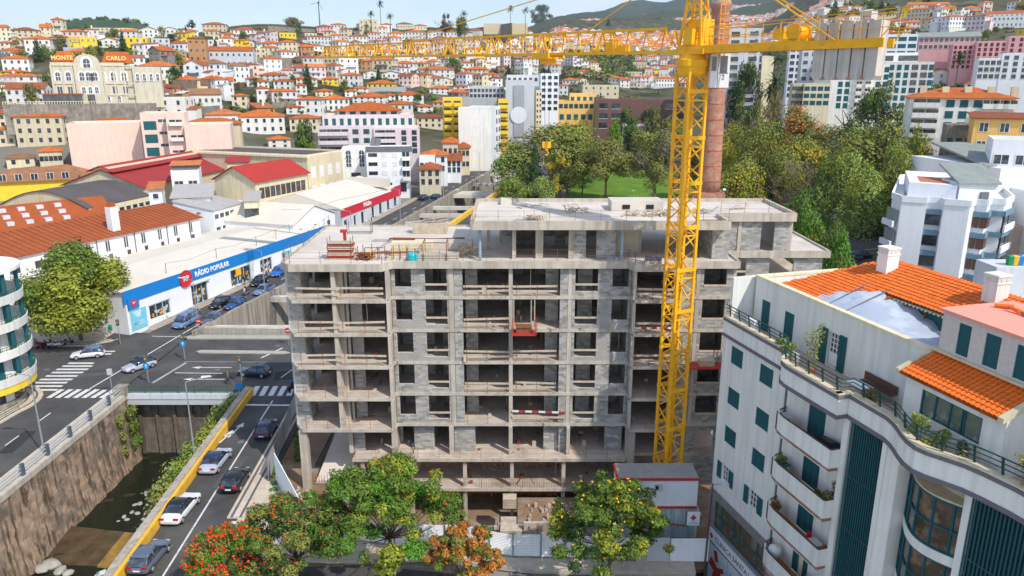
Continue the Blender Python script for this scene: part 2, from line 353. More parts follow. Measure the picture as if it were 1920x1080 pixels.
# left bank road, crossing deck and right bank road
b = B()
strip('', off(LIPL,-12.5), off(LIPL,-1.2), 20, 104, 0, None, b=b)
strip('', off(LIPL,-7.4), off(LIPL,-.3), 104, 450, 0, None, b=b)
strip('', off(LIPR,.9), off(LIPR,8.2), 20, 104, 0, None, b=b)
strip('', off(LIPR,.9), off(LIPR,7.5), 104, 260, 0, None, b=b)
b.prism([(-46.9,82.6),(-30.6,82.6),(-30.6,102.6),(-46.9,102.6)], -.9, .002)
b.prism([(-130,84),(-58.4,84),(-58.4,99),(-130,99)], -.5, -.004)
b.prism([(-27.6,20),(13.7,20),(13.7,47.6),(0,47.9),(-10,49.5),(-21.5,49.5),(-24,55),(-28.5,54)], -.7, -.006)
b.build('road', 'asph', kind='structure')
b = B(); 
for k in range(5):  # far street bends right towards the valley
    pass
# pavements with stone stripes
def pavement(fa, fb, y0, y1, name='pavement', offz=.13, stripes=3):
    o = strip(name, fa, fb, y0, y1, offz, 'pave', .45)
    for k in range(stripes):
        t = (k+.5)/stripes
        q = strip('stripe', lambda y: fa(y)*(1-t)+fb(y)*t-.11, lambda y: fa(y)*(1-t)+fb(y)*t+.11, y0, y1, offz+.004, 'paved', .02, kind=None)
        q.parent = o
    return o
pavement(off(LIPL,-1.9), off(LIPL,-.45), 20, 81, stripes=1)
pavement(off(LIPL,-9.0), off(LIPL,-7.4), 106, 330, stripes=3)
pavement(off(LIPR,6.1), off(LIPR,7.6), 56, 82, stripes=2)
pavement(off(LIPR,7.5), off(LIPR,9.5), 84, 240, stripes=2)
# corner pavement in front of the hoarding
b = B(); b.prism([(-23.9,61),(-23.2,55),(-21,50.5),(-14,49.9),(-6,50.6),(-9,53.5),(-18.5,56.4),(-21.9,64)], -.3, .122); b.build('pavement', 'pave', kind='structure')
b = B(); b.prism([(-27,49),(-13,49),(-13,64),(-25.5,66)], -.5, -.03); b.build('bare_ground', 'dirt', kind='structure')
b = B(); b.prism([(-6.2,50.5),(1.5,49.0),(13.9,48.6),(14.2,51.2),(-4,52.6),(-9,53.4)], -.3, .128); b.build('pavement', 'pave', kind='structure')
b = B()
for k in range(40):
    t = k/40; x0 = -6.2+t*7.7; x1 = -6.2+(k+1)/40*7.7
    y0 = 50.5-1.5*t; b.prism([(x0,y0-.14),(x1,y0-.14-1.5/40),(x1,y0-.01-1.5/40),(x0,y0-.01)], -.2, .14)
b.build('kerb', 'kerb', kind='structure')
# pavement of the tree square at the left and the round corner
sq = B(); sq.prism([(-130,99),(-60,98.6),(-57.2,100.2),(-55.2,104),(-55.6,107),(-62,108),(-130,108)], -.3, .131); sqo = sq.build('pavement', 'pave', kind='structure')
for off_ in (.5, 1.3):
    q = B(); pts = [(-120,99+off_),(-60,98.6+off_),(-57.6,100.2+off_),(-55.9,103.5+off_*.5)]
    for a, c in zip(pts, pts[1:]): q.prism([(a[0],a[1]),(c[0],c[1]),(c[0]-.03,c[1]+.22),(a[0]-.03,a[1]+.22)], .10, .136)
    q.build('stripe', 'paved', sqo)
cr = B(); arc = [(-60.6+5.7*math.cos(t), 79.2+5.7*math.sin(t)) for t in np.linspace(-.35, 1.75, 14)]
cr.prism([(-68,20),(-57.4,20),(-57,60)]+arc+[(-68,84.8)], -.3, .132); cro = cr.build('pavement', 'pave', kind='structure')
for r in (5.2, 4.3, 3.4):
    q = B(); A = [(-60.6+r*math.cos(t), 79.2+r*math.sin(t)) for t in np.linspace(-.35, 1.75, 14)]; Q = [(-60.6+(r-.22)*math.cos(t), 79.2+(r-.22)*math.sin(t)) for t in np.linspace(-.35, 1.75, 14)]
    for i in range(13): q.prism([A[i],A[i+1],Q[i+1],Q[i]], .1, .137)
    q.prism([(-60.6+r-.22-1.9,60),(-60.6+r-1.9,60),A[0],Q[0]], .1, .137); q.build('stripe', 'paved', cro)
# painted markings
mk = B(); ZL = .006
def dash(x0, y0, x1, y1, w=.15, z=None):
    d = Vector((x1-x0, y1-y0)); n = Vector((-d.y, d.x)).normalized()*w/2
    za = gv(y0)+ZL if z is None else z; zb = gv(y1)+ZL if z is None else z
    mk.hexa([(x0-n.x,y0-n.y,za-.004),(x1-n.x,y1-n.y,zb-.004),(x1+n.x,y1+n.y,zb-.004),(x0+n.x,y0+n.y,za-.004),(x0-n.x,y0-n.y,za),(x1-n.x,y1-n.y,zb),(x1+n.x,y1+n.y,zb),(x0+n.x,y0+n.y,za)])
def pd(a, b, w=.15, z=0):
    p = atz(*a, z); q = atz(*b, z); dash(p[0], p[1], q[0], q[1], w)
for y in np.arange(30, 80, 5.6): dash(-51.8, y, -51.8, y+2.2)
for y in np.arange(112, 430, 6): dash(lx(LIPL,y)-3.8, y, lx(LIPL,y+2.4)-3.8, y+2.4)
for y in np.arange(112, 250, 6): dash(lx(LIPR,y)+4.2, y, lx(LIPR,y+2.4)+4.2, y+2.4)
dash(-25.7, 40, -26.3, 48.4, .16); dash(-26.3,48.4,-27.9,80.3,.16)
pd((168,729),(375,611),.2); pd((286,632),(372,634),.3); pd((375,611),(368,612),.2)
pd((286,714+4),(349,680),.3); pd((328,699),(417,700),.16); pd((465,720-0),(551,719+2),.001); pd((460,759),(552,760),.35); pd((490,671+0),(530,653),.3)
pd((527,708),(552,690),.14); pd((345,678),(500,679),.05); pd((286,718),(349,680),.35)
for k in range(10):  # crossing over the side street (left)
    a = (114-k*9.2, 682+k*8.2-14); c = (a[0]+54+k*1.2, a[1]-1)
pts0 = [(127,680),(117,686),(107,693),(96,700),(86,706),(76,712.5),(66,718),(55,717)]
rows = [(128,681,176,681),(117,686.5,173,686.5),(106,692.5,165,692.5),(97,698.5,156,698.5),(86,705,145,705),(75,711.5,136,711.5),(66,717.5,126,717.5),(56,724,117,724),(70,731,108,731),(196,659,216,659),(190,664,209,664)]
for x0,y0,x1,y1 in rows: pd((x0,y0),(x1,y1),.52)
for k in range(8):   # crossing over the left bank road
    xb = 91+k*16.4; xt = xb+27 - 1; pd((xb,746),(xt,730),.62)
for k in range(5):   # crossing over the right bank road
    pd((489+k*17-16,742),(499+k*17-16,724),.62)
for k in range(7):   # crossing at the bottom
    xx = [(453,470),(446,469),(438,471),(433,474),(424,477),(450,480),(462,488)][k]; yy = 942+k*12.6; pd((xx[0],yy),(xx[1],yy),.42)
def arrow(px, py, ang, L_=3.4, z=0, turn=0):
    x, y = atz(px, py, z) if z == 0 else z; ca, sa = math.cos(ang), math.sin(ang)
    def T(u, v): return (x+u*ca-v*sa, y+u*sa+v*ca)
    def pg(pp):
        zz = gv(y)+ZL; i = [mk.pt((*T(*q), zz)) for q in pp]; mk.f.append(i); mk.m.append(0)
    pg([(-L_/2,-.09),(L_/2-1,-.09),(L_/2-1,.09),(-L_/2,.09)]); pg([(L_/2-1.1,-.42),(L_/2,0),(L_/2-1.1,.42)])
    if turn: pg([(-.2,.09),(.7,.75),(.9,.6),(.15,.09)]); pg([(.5,.95),(1.25,.95),(1.05,.35)])
arrow(432,660,0,5.2); arrow(397,689,PI,5.2); arrow(382,711,PI,5.2); arrow(443,806,rad(83),3.6); arrow(425,818-0,rad(83),3.0,turn=1)
x=-23
arrow(0,0,rad(75),3.6,z=(lx(LIPL,188)-2.2,188)); arrow(0,0,rad(75),3.6,z=(lx(LIPL,205)-6.5,205)); arrow(0,0,rad(75),3.6,z=(lx(LIPR,182)+2.4,182)); arrow(0,0,rad(75),3.6,z=(lx(LIPL,235)-2.2,235))
for k in range(7): dash(lx(LIPL,262)-8+k*1.1, 262, lx(LIPL,265)-8+k*1.1, 265, .5)
mk.build('road_marking', 'line', kind='structure')
# ---------------------------------------------------------------- river
def wall_path(P, y0, y1, xin, xout, zt, zb, m, name, step=3., cat='wall', label=None, bb=None):
    b = bb or B(); ys = np.linspace(y0, y1, max(2, int((y1-y0)/step)+1))
    for a, c in zip(ys, ys[1:]):
        za, zc = gv(a), gv(c)
        b.hexa([(lx(P,a)+xin,a,zb+za),(lx(P,a)+xout,a,zb+za),(lx(P,c)+xout,c,zb+zc),(lx(P,c)+xin,c,zb+zc),(lx(P,a)+xin,a,zt+za),(lx(P,a)+xout,a,zt+za),(lx(P,c)+xout,c,zt+zc),(lx(P,c)+xin,c,zt+zc)])
    return b
mw = mat('stained_river_wall', (.38,.27,.19), .95, .4, 1.3, .9, 9, streak=.75, stain=(.3,.5,.75), stainc=(.14,.12,.10))
tnode = mw.node_tree
wl = thing('retaining_wall', 'tall brown stained masonry river wall carrying the left bank road', 'wall', (-46,20,0))
def addp(root, bb, name, m, **kw):
    o = bb.build(name, m, root, **kw); o.location = -Vector(root.location); return o
def river_wall(y0, y1, step):
    b = B(); ys = np.arange(y0, y1+.01, step); zs = np.linspace(-9.3, -.45, 12)
    for a, c in zip(ys, ys[1:]):
        for z0, z1 in zip(zs, zs[1:]):
            def P_(y, z): return (lx(LIPL,y)+.25+.9*((-z-.45)/9)**1.5+.10*math.sin(y*2.1+z*3)+.08*math.sin(y*5.3-z*1.7), y, z+gv(y))
            b.face([P_(a,z0),P_(a,z1),P_(c,z1),P_(c,z0)])
    return b
addp(wl, river_wall(20, 82.5, .75), 'wall_face', mw, smooth=True)
cop = wall_path(LIPL, 20, 82, -.45, .35, .16, -.45, None, ''); addp(wl, cop, 'coping', 'conc')
for k, y in enumerate(np.arange(47, 81, 4.6)):   # wet dark gutters down the wall
    pass
# handrail of the left bank
rl = thing('guard_rail', 'long grey guard rail on posts along the left river wall', 'railing', (-46,20,0))
rr = B(); 
for zz in (.55, .95, 1.25):
    ys = np.arange(20, 82, 6.2)
    rr.bar((lx(LIPL,20)-.05,20,zz),(lx(LIPL,60)-.05,60,zz),.06,.1 if zz<1.2 else .07); rr.bar((lx(LIPL,60)-.05,60,zz),(-46.05,81.6,zz),.06,.1 if zz<1.2 else .07)
addp(rl, rr, 'rail', 'alu')
pb = B(); pb.box(-.14,.14,-.2,.2,.1,1.35); pm = pb.mesh('post', mat('dark_blue_grey_post', (.09,.12,.15), .6, .1))
for y in np.arange(24, 82, 3.9): put('post', pm, rl, Vector((lx(LIPL,y)-.02, y, 0))-rl.location)
# right wall with yellow face
yw = thing('parapet_wall', 'long low concrete parapet with yellow painted roadside face beside the stream', 'wall', (-31,20,0))
w1 = wall_path(LIPR, 20, 82.3, -.1, .55, .95, -9.4, None, ''); addp(yw, w1, 'wall', mat('grey_parapet', (.42,.37,.31), .95, .2, .7, streak=.3, stain=(.5,.5,.5), stainc=(.28,.24,.2)))
w1 = wall_path(LIPR, 20, 82.3, .551, .86, .82, -.2, None, ''); addp(yw, w1, 'painted_face', mat('yellow_road_paint', (.78,.45,.05), .8, .15, 1, stain=(.8,.55,.6), stainc=(.5,.33,.1)))
yw2 = thing('parapet_wall', 'yellow topped concrete parapet climbing beside the river behind the unfinished building', 'wall', (-10,150,0))
w1 = wall_path(LIPR, 103, 300, -.1, .5, .9, -9, None, '', 5); addp(yw2, w1, 'wall', 'conc')
w1 = wall_path(LIPR, 150, 225, .1, .95, .95, -.1, None, '', 5); addp(yw2, w1, 'painted_face', MATS['yellow_road_paint'])
wl2 = thing('retaining_wall', 'pale concrete river wall beside the road in front of the long white store', 'wall', (-30,120,0))
w1 = wall_path(LIPL, 102.7, 450, -.5, .15, .75, -9, None, '', 5); addp(wl2, w1, 'wall', mat('weathered_concrete', (.36,.32,.265), .95, .2, .4, .4, 4, streak=.45, stain=(.2,.52,.6), stainc=(.24,.2,.15)))
# stream bed
xs = np.linspace(0, 1, 30); ys = np.arange(15, 300, 1.2); b = B()
def bedx(y, t): return lx(LIPL,y)+.3+t*(lx(LIPR,y)-lx(LIPL,y)-.3)
idx = []
for y in ys:
    row = []
    for t in xs: row.append(b.pt((bedx(y,t), y, gv(y)-8.75+.32*math.sin(y*1.7+t*9)*math.sin(t*14+y)+ (.12 if y > 60 else -.0)+.7*max(0,t-.8)*5*abs(math.sin(y*.4)) )))
    idx.append(row)
for A, Q in zip(idx, idx[1:]):
    for i in range(29): b.f.append([A[i],A[i+1],Q[i+1],Q[i]]); b.m.append(0)
b.build('stream_bed', mat('dark_wet_gravel', (.035,.028,.018), .7, .5, 1.2, .8, 5, stain=(.6,.6,.7), stainc=(.12,.1,.07)), kind='structure', smooth=True)
wm = bpy.data.materials.new('stream_water'); wm.use_nodes = True; t = wm.node_tree; p = t.nodes['Principled BSDF']; K = t.links.new
p.inputs['Base Color'].default_value = (.012,.016,.008,1); p.inputs['Roughness'].default_value = .12; p.inputs['Specular IOR Level'].default_value = .25
g = nn(t,'ShaderNodeNewGeometry'); n1 = nn(t,'ShaderNodeTexNoise'); n1.inputs['Scale'].default_value = 2.2; n1.inputs['Detail'].default_value = 6; K(g.outputs['Position'], n1.inputs[0])
bm_ = nn(t,'ShaderNodeBump'); bm_.inputs['Strength'].default_value = .35; bm_.inputs['Distance'].default_value = .15; K(n1.outputs[0], bm_.inputs['Height']); K(bm_.outputs[0], p.inputs['Normal'])
foam = mat('foaming_water', (.62,.68,.66), .5, .5, 2.5, .6, 4, stain=(1.5,.5,.8), stainc=(.08,.1,.08))
b = B(); b.prism([(bedx(15,0),15),(bedx(15,1),15),(bedx(61,1),61),(bedx(62,0),62)], -9.0, -8.62); b.prism([(bedx(66,0),66),(bedx(65,1),65),(-31.6,103),(-46,103)], -8.7, -8.42)
b.build('water', wm, kind='structure')
# weir: mossy slab step
wr = thing('weir', 'mossy brown concrete weir step in the stream with a yellow patch', 'weir', (-41,65,-8.5))
b = B(); b.hexa([(-46,61.5,-9.6),(-37.2,60.9,-9.6),(-36,65.5,-9.6),(-45.8,67.2,-9.6),(-46,61.9,-8.55),(-37.3,61.2,-8.55),(-36.3,65.5,-7.95),(-45.8,67.2,-7.95)]); addp(wr, b, 'slab', mat('mossy_slab', (.085,.055,.025), .7, .5, .8, stain=(.5,.5,.6), stainc=(.06,.05,.025)))
b = B(); b.hexa([(-39.4,61.2,-8.6),(-37.3,60.9,-8.6),(-36.4,65.6,-8.3),(-39.0,65.9,-8.3),(-39.4,61.3,-8.44),(-37.3,61,-8.44),(-36.5,65.5,-7.86),(-39.0,65.8,-7.86)]); addp(wr, b, 'patch', mat('yellow_lichen', (.26,.16,.035), .8, .5, .8))
b = B()
for k in range(26):
    a = rng.uniform(0,1); x0 = -35.6+a*2.2; y0 = 65.5-a*6
    for q in range(5): b.prism([(x0+rng.uniform(-.8,.8)-q*.7, y0-q*1.3+rng.uniform(-.5,.5))]*1+[(x0+.5-q*.7+rng.uniform(-.3,.3), y0-q*1.3+.3), (x0+.9-q*.8, y0-.5-q*1.3), (x0+.1-q*.7+rng.uniform(-.6,0), y0-.9-q*1.3)], -8.8, -8.6+.02*q+.5*max(0,(y0-62)/4))
b.build('foam', foam, kind='stuff')
# stones
def rockmesh(sd):
    r = random.Random(sd); b = B(); pts = []
    for la in (-.7, 0, .7):
        for k in range(6):
            t = k*PI/3+la; q = r.uniform(.75,1.1); pts.append(b.pt((math.cos(t)*math.cos(la)*q, math.sin(t)*math.cos(la)*q*.8, math.sin(la)*.6*q)))
    top = b.pt((0,0,.55)); bot = b.pt((0,0,-.5))
    for i in range(6):
        j = (i+1)%6
        for l in (0,1): b.f.append([pts[l*6+i],pts[l*6+j],pts[l*6+6+j],pts[l*6+6+i]]); b.m.append(0)
        b.f.append([pts[12+i],pts[12+j],top]); b.m.append(0); b.f.append([pts[j],pts[i],bot]); b.m.append(0)
    return b.mesh('boulder', mat('river_stone', (.36,.34,.30), .8, .3, 2, island=.3), True)
RK = [rockmesh(i) for i in range(4)]
sroot = []
for k in range(120):
    px = rng.uniform(165, 322); py = rng.uniform(845, 985)
    x, y = atz(px, py, -8.3)
    if not (bedx(y,.3) < x < bedx(y,.97)) : continue
    s_ = rng.uniform(.12,.42); 
    put('boulder', RK[k%4], None, (x,y,-8.33), rng.uniform(0,6), (s_,s_,s_*.7), label='pale rounded stone in the shallow dark stream', cat='stone', group='stones lying in the stream')
for k,(px,py,s_) in enumerate([(95,1062,1.1),(112,1074,.8),(78,1070,.9),(128,1078,.7)]):
    x, y = atz(px, py, -8.6); put('boulder', RK[k%4], None, (x,y,-8.4), k*1.3, (s_,s_,s_*.7), label='mossy boulder at the foot of the tall river wall', cat='stone', group='boulders below the river wall')
# bridge edge, fences, cross beams
br = thing('bridge', 'short road bridge with white steel edge beam over the stream', 'bridge', (-39,82.3,0))
b = B(); b.box(-46.2,-31.7,81.9,82.55,-.55,.12); addp(br, b, 'edge_beam', 'greyl')
b = B(); b.box(-46,-31.7,82.0,82.3,-1.3,-.55); b.box(-46,-31.7,102.4,102.7,-1.3,-.05); addp(br, b, 'girder', 'alu')
b = B(); b.box(-46.2,-31.6,83.6,84.4,-9.3,-.91); 
for k in range(7): b.box(-45.5+k*2.1,-45.1+k*2.1,83.3,83.6,-9.3,-.91)
addp(br, b, 'abutment', mat('dark_abutment_stone', (.17,.14,.11), .95, .4, 1.2, .8, 6, streak=.4))
b = B(); b.box(-46.9,-45.6,81.4,82.6,0,1.15); addp(br, b, 'stone_post', 'stone')
def fence(name, label, p0, p1, h, m, n, z0=0., rails=(.15,1), cat='fence'):
    r = thing(name, label, cat, (p0[0],p0[1],z0)); d = Vector((p1[0]-p0[0], p1[1]-p0[1], (p1[2]-p0[2]) if len(p1) > 2 else 0)); b = B()
    for q in rails: b.bar((0,0,h*q), d+Vector((0,0,h*q)), .05)
    b.build('rail', m, r); bm = B(); bm.box(-.015,.015,-.015,.015,.1,h); me = bm.mesh('bar', m)
    pm = B(); pm.box(-.04,.04,-.04,.04,-.1,h+.08); pme = pm.mesh('post', m)
    for k in range(n+1):
        put('post' if k % 10 == 0 else 'bar', pme if k % 10 == 0 else me, r, d*(k/n))
    return r
fence('railing', 'dark green bar railing on the near side of the bridge', (-45.5,82.2,.1), (-31.9,82.2,.1), 1.05, 'green', 70)
fence('railing', 'grey green bar railing at the far side of the junction over the river', (-45.6,103.2,.3), (-31.8,103.0,.3), 1.05, mat('grey_green_paint', (.25,.3,.26), .6, .1), 70)
fence('railing', 'thin dark handrail round the curved pavement of the left corner', (-57.2,62,.1), (-55.6,77.5,.1), 1.0, 'green', 8, rails=(.5,1))
isl = B(); isl.prism([(-46.8,101.6),(-31.7,101.6),(-31.0,102.3),(-31.7,103.4),(-46.8,103.4),(-47.2,102.4)], -.3, .16); isl.build('traffic_island', 'kerb', kind='structure')
isl = B(); pa = atz(340,676,0); isl.prism([(-42.8,95.9),(-31.2,95.5),(-30.3,95.9),(-31.2,96.5),(-42.8,96.9),(-43.4,96.4)], -.3, .15); isl.build('traffic_island', 'kerb', kind='structure')
for k, y in enumerate([107, 121, 134, 147, 158, 168, 176, 185, 194, 210, 228, 246, 262]):
    b = B(); xa, xb = lx(LIPL,y), lx(LIPR,y); b.box(0, xb-xa+.1, -.55, .55, -.9, 0); 
    if k == 9 or k == 12: b.box(0, xb-xa, .35, 7, -.5, 0)
    wh = ['beside the railing at the junction','second beyond the junction','third beyond the junction','just behind the corner of the roof','at the rear edge of the bare roof'][k] if k < 5 else ['nearest of those behind the bare roof','second row behind the roof','third row behind the roof','before the wide slab bridge','carrying a wide slab bridge','fifth from the far end','third from the far end','farthest one, with a slab'][k-5]
    b.build('cross_beam', 'deck', None, loc=(xa,y,gv(y)-.1), label='concrete beam across the river channel, '+wh, cat='beam', group='beams spanning the river channel')
bw = thing('barrier_wall', 'low concrete barrier wall behind the junction railing', 'wall', (-45,104.6,0)); b = B(); b.hexa([(-45.4,104.4,-1),(-31.6,103.9,-1),(-31.6,104.5,-1),(-45.4,105,-1),(-45.4,104.4,.9),(-31.6,103.9,.8),(-31.6,104.5,.8),(-45.4,105,.9)]); addp(bw, b, 'wall', 'conc')
# ================================================================ unfinished building
ub = thing('unfinished_building', 'unfinished six storey concrete and grey block building shell behind the yellow crane', 'building', (0,62,0))
def ubp(b, name, m, **kw):
    o = b.build(name, m, ub, **kw); o.location = (0,-62,0); return o
slabs = [(21.02,.46),(18,.26),(15,.26),(12,.26),(9,.26),(6,.26)]
for z, t in slabs:
    b = B(); y0 = 62-.06
    pts = [(-19.5,62),(-18.7,60.7),(-10.75,60.7),(-10.3,61.95),(10.25,61.95),(10.5,60.7),(14.35,60.7),(14.5,61.95),(19.3,61.95),(19.3,65.9),(28.4,65.9),(28.4,77.8),(-19.5,77.8)]
    if z > 20: pts = [(-19.6,61.6),(-18.7,60.5),(-10.9,60.5),(-10.2,61.6),(9.9,61.6),(10.3,60.5),(14.5,60.5),(14.8,61.6),(19.4,61.6),(19.4,65.6),(28.7,65.6),(28.7,78.2),(-19.6,78.2)]
    b.prism(pts, z-t, z)
    ubp(b, 'floor_slab', ['deck'] if z > 20 else ['concd'])
    e = B()   # cast edge band, a few mm proud of the slab
    for p, q in zip(pts, pts[1:]+pts[:1]):
        d = Vector((q[0]-p[0], q[1]-p[1])).normalized(); n = Vector((d.y,-d.x))*.03
        e.prism([(p[0]+n.x,p[1]+n.y),(q[0]+n.x,q[1]+n.y),(q[0]-n.x*5,q[1]-n.y*5),(p[0]-n.x*5,p[1]-n.y*5)], z-t-.01, z+(.16 if z > 20 else .012))
    ubp(e, 'slab_edge', 'conc')
for z in (3., 0.):
    b = B(); b.prism([(-14.4,60.95),(10.2,60.95),(10.4,62),(19.3,62),(19.3,77.8),(-14.4,77.8)], z-.28, z); ubp(b, 'floor_slab', 'concd')
    b = B(); b.box(-14.45,10.25,60.88,60.95,z-.3,z+.02); ubp(b, 'slab_edge', 'conc')
b = B(); b.box(-24,22,54,78,-3.9,-3.6); ubp(b, 'pit_floor', 'dirt')
# block walls
NSINGLE = [0]; _blk = B(); _blk.box(0,.48,-.03,.14,0,.185); BLKM = _blk.mesh('block', 'block')
bw_ = B(); mo_ = B(); _bh = B()
def blockwall(x0, x1, z0, z1, y, ops=(), axis='x', face=-1, single=False, thick=.19, both=False):
    """courses of hollow blocks with recessed mortar; axis 'x': wall along x seen from -y; axis 'y': wall along y at x=y seen from face*x"""
    zc = z0; row = 0
    while zc < z1-.03:
        ze = min(zc+.2, z1); zm = (zc+ze)/2
        iv = [(x0, x1)]
        for a, bb, c, d in ops:
            if c < zm < d:
                ni = []
                for s0, s1 in iv:
                    if bb <= s0 or a >= s1: ni.append((s0, s1)); continue
                    if a > s0: ni.append((s0, a))
                    if bb < s1: ni.append((bb, s1))
                iv = ni
        for s0, s1 in iv:
            if s1-s0 < .04: continue
            if axis == 'x': mo_.box(s0, s1, y+.015, y+thick, zc, ze)
            else: mo_.box(y-(thick if face > 0 else -.015)*1, y+(-.015 if face > 0 else thick), s0, s1, zc, ze) if face > 0 else mo_.box(y+.015, y+thick, s0, s1, zc, ze)
            u = s0-(.25 if row % 2 else 0)
            while u < s1-.03:
                a = max(u, s0)+.008; e = min(u+.5, s1)-.008
                if e-a > .05:
                    j = random.uniform(-.006, .006)
                    if axis == 'x':
                        if single and NSINGLE[0] < 300 and e-a > .45 and ze-zc > .19:
                            put('block', BLKM, ub, (a, y-62+j, zc+.006)); NSINGLE[0] += 1
                        else:
                            bw_.box(a, e, y-.012+j, y+.1, zc+.007, ze-.007)
                    elif face > 0: bw_.box(y-.1, y+.012+j, a, e, zc+.007, ze-.007)
                    else: bw_.box(y-.012+j, y+.1, a, e, zc+.007, ze-.007)
                u += .5
            if both and axis == 'x': pass
        zc += .2; row += 1
co = B(); dk = B()
def column(x0, x1, y0, y1, z0, z1): 
    co.box(x0, x1, y0, y1, z0, z1)
for fi, zl in enumerate([6, 9, 12, 15, 18]):
    zt = zl+2.74 if zl < 18 else zl+2.56
    sg = fi in (2, 3)
    blockwall(-19.35,-18.25, zl+.012, zt, 62, single=sg)
    blockwall(62.2, 64.6, zl, zt, -18.2, axis='y', face=1); blockwall(66.6, 77.6, zl, zt, -18.2, axis='y', face=1)
    blockwall(62.0, 64.8, zl, zt, -19.5, axis='y', face=-1); blockwall(67.5, 77.6, zl, zt, -19.5, axis='y', face=-1)
    column(-15.32,-14.98, 60.85 if fi else 60.85, 66.5, zl, zt); column(-14.98,-14.62, 62.1, 62.5, zl, zt); column(-14.56,-14.36,62.6,62.9,zl,zt)
    blockwall(-14.3,-13.3, zl, zt, 63.2, single=sg)
    column(-10.72,-10.45, 60.9, 62.3, zl, zt)
    blockwall(-10.4,-5.5, zl+.012, zt, 62, ops=[(-10.1,-8.68,zl+.78,9e9),(-7.5,-5.62,zl+.38,9e9)], single=sg)
    column(-5.47,-5.03, 61.97, 62.4, zl, zt)
    blockwall(-5.0,-4.28, zl+.012, zt, 62)
    blockwall(-4.2,-3.1, zl, zt, 64.5)
    column(-.28,.06, 61.97, 62.35, zl, zt)
    blockwall(3.0, 4.15, zl, zt, 64.4); blockwall(4.15,4.82, zl+.012, zt, 62)
    column(4.84,5.18, 61.97, 62.3, zl, zt)
    blockwall(5.2,10.25, zl+.012, zt, 62, ops=[(5.45,7.4,zl+.42,9e9),(8.65,10.06,zl+.86,9e9)], single=sg)
    blockwall(60.95,62, zl, zt, 10.3, axis='y', face=-1)
    column(10.3,10.55, 60.9, 62.2, zl, zt); column(13.95,14.3, 61.0, 62.3, zl, zt)
    blockwall(14.5,15.85, zl+.012, zt, 62); column(15.88,16.2, 61.97, 62.3, zl, zt)
    blockwall(16.22,18.95, zl+.012, zt, 62, ops=[(16.5,18.45,zl+.72,9e9)]); column(18.97,19.27, 61.97, 62.4, zl, zt)
    blockwall(19.3,28.2, zl+.012, zt, 65.95, ops=[(19.6,21.3,zl+.6,9e9),(23.4,25.6,zl+.1,9e9)])
    # partitions inside
    for x, y1 in ((-10.5,70.5),(-5.35,69),(-.1,72),(5.0,69.5),(10.3,71),(14.9,70),(19.2,77.5)):
        blockwall(62.5, y1, zl, zt, x, axis='y', face=1 if x < 0 else -1)
    blockwall(-18,-15.2, zl, zt, 71, ops=[(-17,-16,zl,zl+2.2)]); blockwall(-13.2,-10.6, zl, zt, 68.5, ops=[(-12.2,-11.4,zl,zl+2.2)])
    blockwall(-10.3,-5.5, zl, zt, 66.5, ops=[(-7.3,-6.5,zl,9e9)]); blockwall(-5.2,-.2, zl, zt, 70.5, ops=[(-2,-1,zl,zl+2.2)])
    blockwall(0,5, zl, zt, 69.5, ops=[(1,2.2,zl,zl+2.3)]); blockwall(5.1,7.2, zl, zt, 64.6, ops=[(5.1,5.9,zl,9e9)]); blockwall(8.3,10.2, zl, zt, 66.8)
    blockwall(10.5,14.8, zl, zt, 69, ops=[(11.5,12.6,zl,zl+2.2)]); blockwall(15,19, zl, zt, 66)
    for x in (-18,-12,-6,0,6,12,18,26): column(x, x+.5, 77.2, 77.7, zl, zt)
    blockwall(-17.5,-12, zl, zt, 77.4, ops=[(-16.5,-14,zl+.9,9e9)]); blockwall(-9,-6, zl, zt, 77.4); blockwall(.5,4, zl, zt, 77.4); blockwall(8,12, zl, zt, 77.4); blockwall(13,17.6, zl, zt, 77.4)
# first upper floor with wide piers
zl, zt = 3, 5.74
column(-19.1,-18.4, 60.9, 61.6, -.3, zt); column(-14.9,-14.55,62,62.4,zl,zt)
blockwall(-14.5,-13.5, zl, zt, 62.3); blockwall(-11.5+1.1-.1,-10.6+.35, zl, zt, 64); column(-10.9,-10.45,61.5,62.1,zl,zt)
blockwall(-9.0,-7.2, zl, zt, 62.6); column(-5.9+.2,-5.3, 61.7,62.2, zl, zt); blockwall(-5.28,-3.4, zl, zt, 62.3); column(-.3,.05,61.6,62,zl,zt)
blockwall(2.9,4.2, zl, zt, 62.6); blockwall(4.25,4.95, zl, zt, 62.2); column(4.95,5.25,61.6,62,zl,zt); blockwall(8.5,9.9, zl, zt, 62.4)
for x, y1 in ((-14.6,70),(-10.5,70.5),(-7.2,69),(-3.4,70),(-.1,72),(5.1,69.5),(9.9,71),(14.9,70)): blockwall(62.6, y1, zl, zt, x, axis='y', face=1 if x < 0 else -1)
blockwall(-18,19, zl, zt, 72, ops=[(-12,-11,zl,zl+2.2),(1,2,zl,zl+2.2),(7,8,zl,zl+2.2)]); blockwall(15.2,19.1,0,2.7,62); blockwall(15.9,19.1,3,5.7,62.2,ops=[(16.6,18.4,3,5.2)])
column(10.3,11.1,61.2,62,-.2,5.7)
for z0, z1 in ((.01,2.7),(-3.6,-.3)):
    for x in (-13.6,-9.2,-4.3,.0,4.7): column(x-.17, x+.17, 61.15, 61.5, z0, z1)
    for x in (-13,-7,-1,5): column(x-.2, x+.2, 68, 68.4, z0, z1)
    co.box(-14.4,10.4,73,73.2,z0,z1); co.box(10.2,10.4,61.2,73,z0,z1); co.box(-14.6,-14.4,61.3,73,z0,z1)
ubp(co, 'column', 'conc', kind='stuff') if False else None
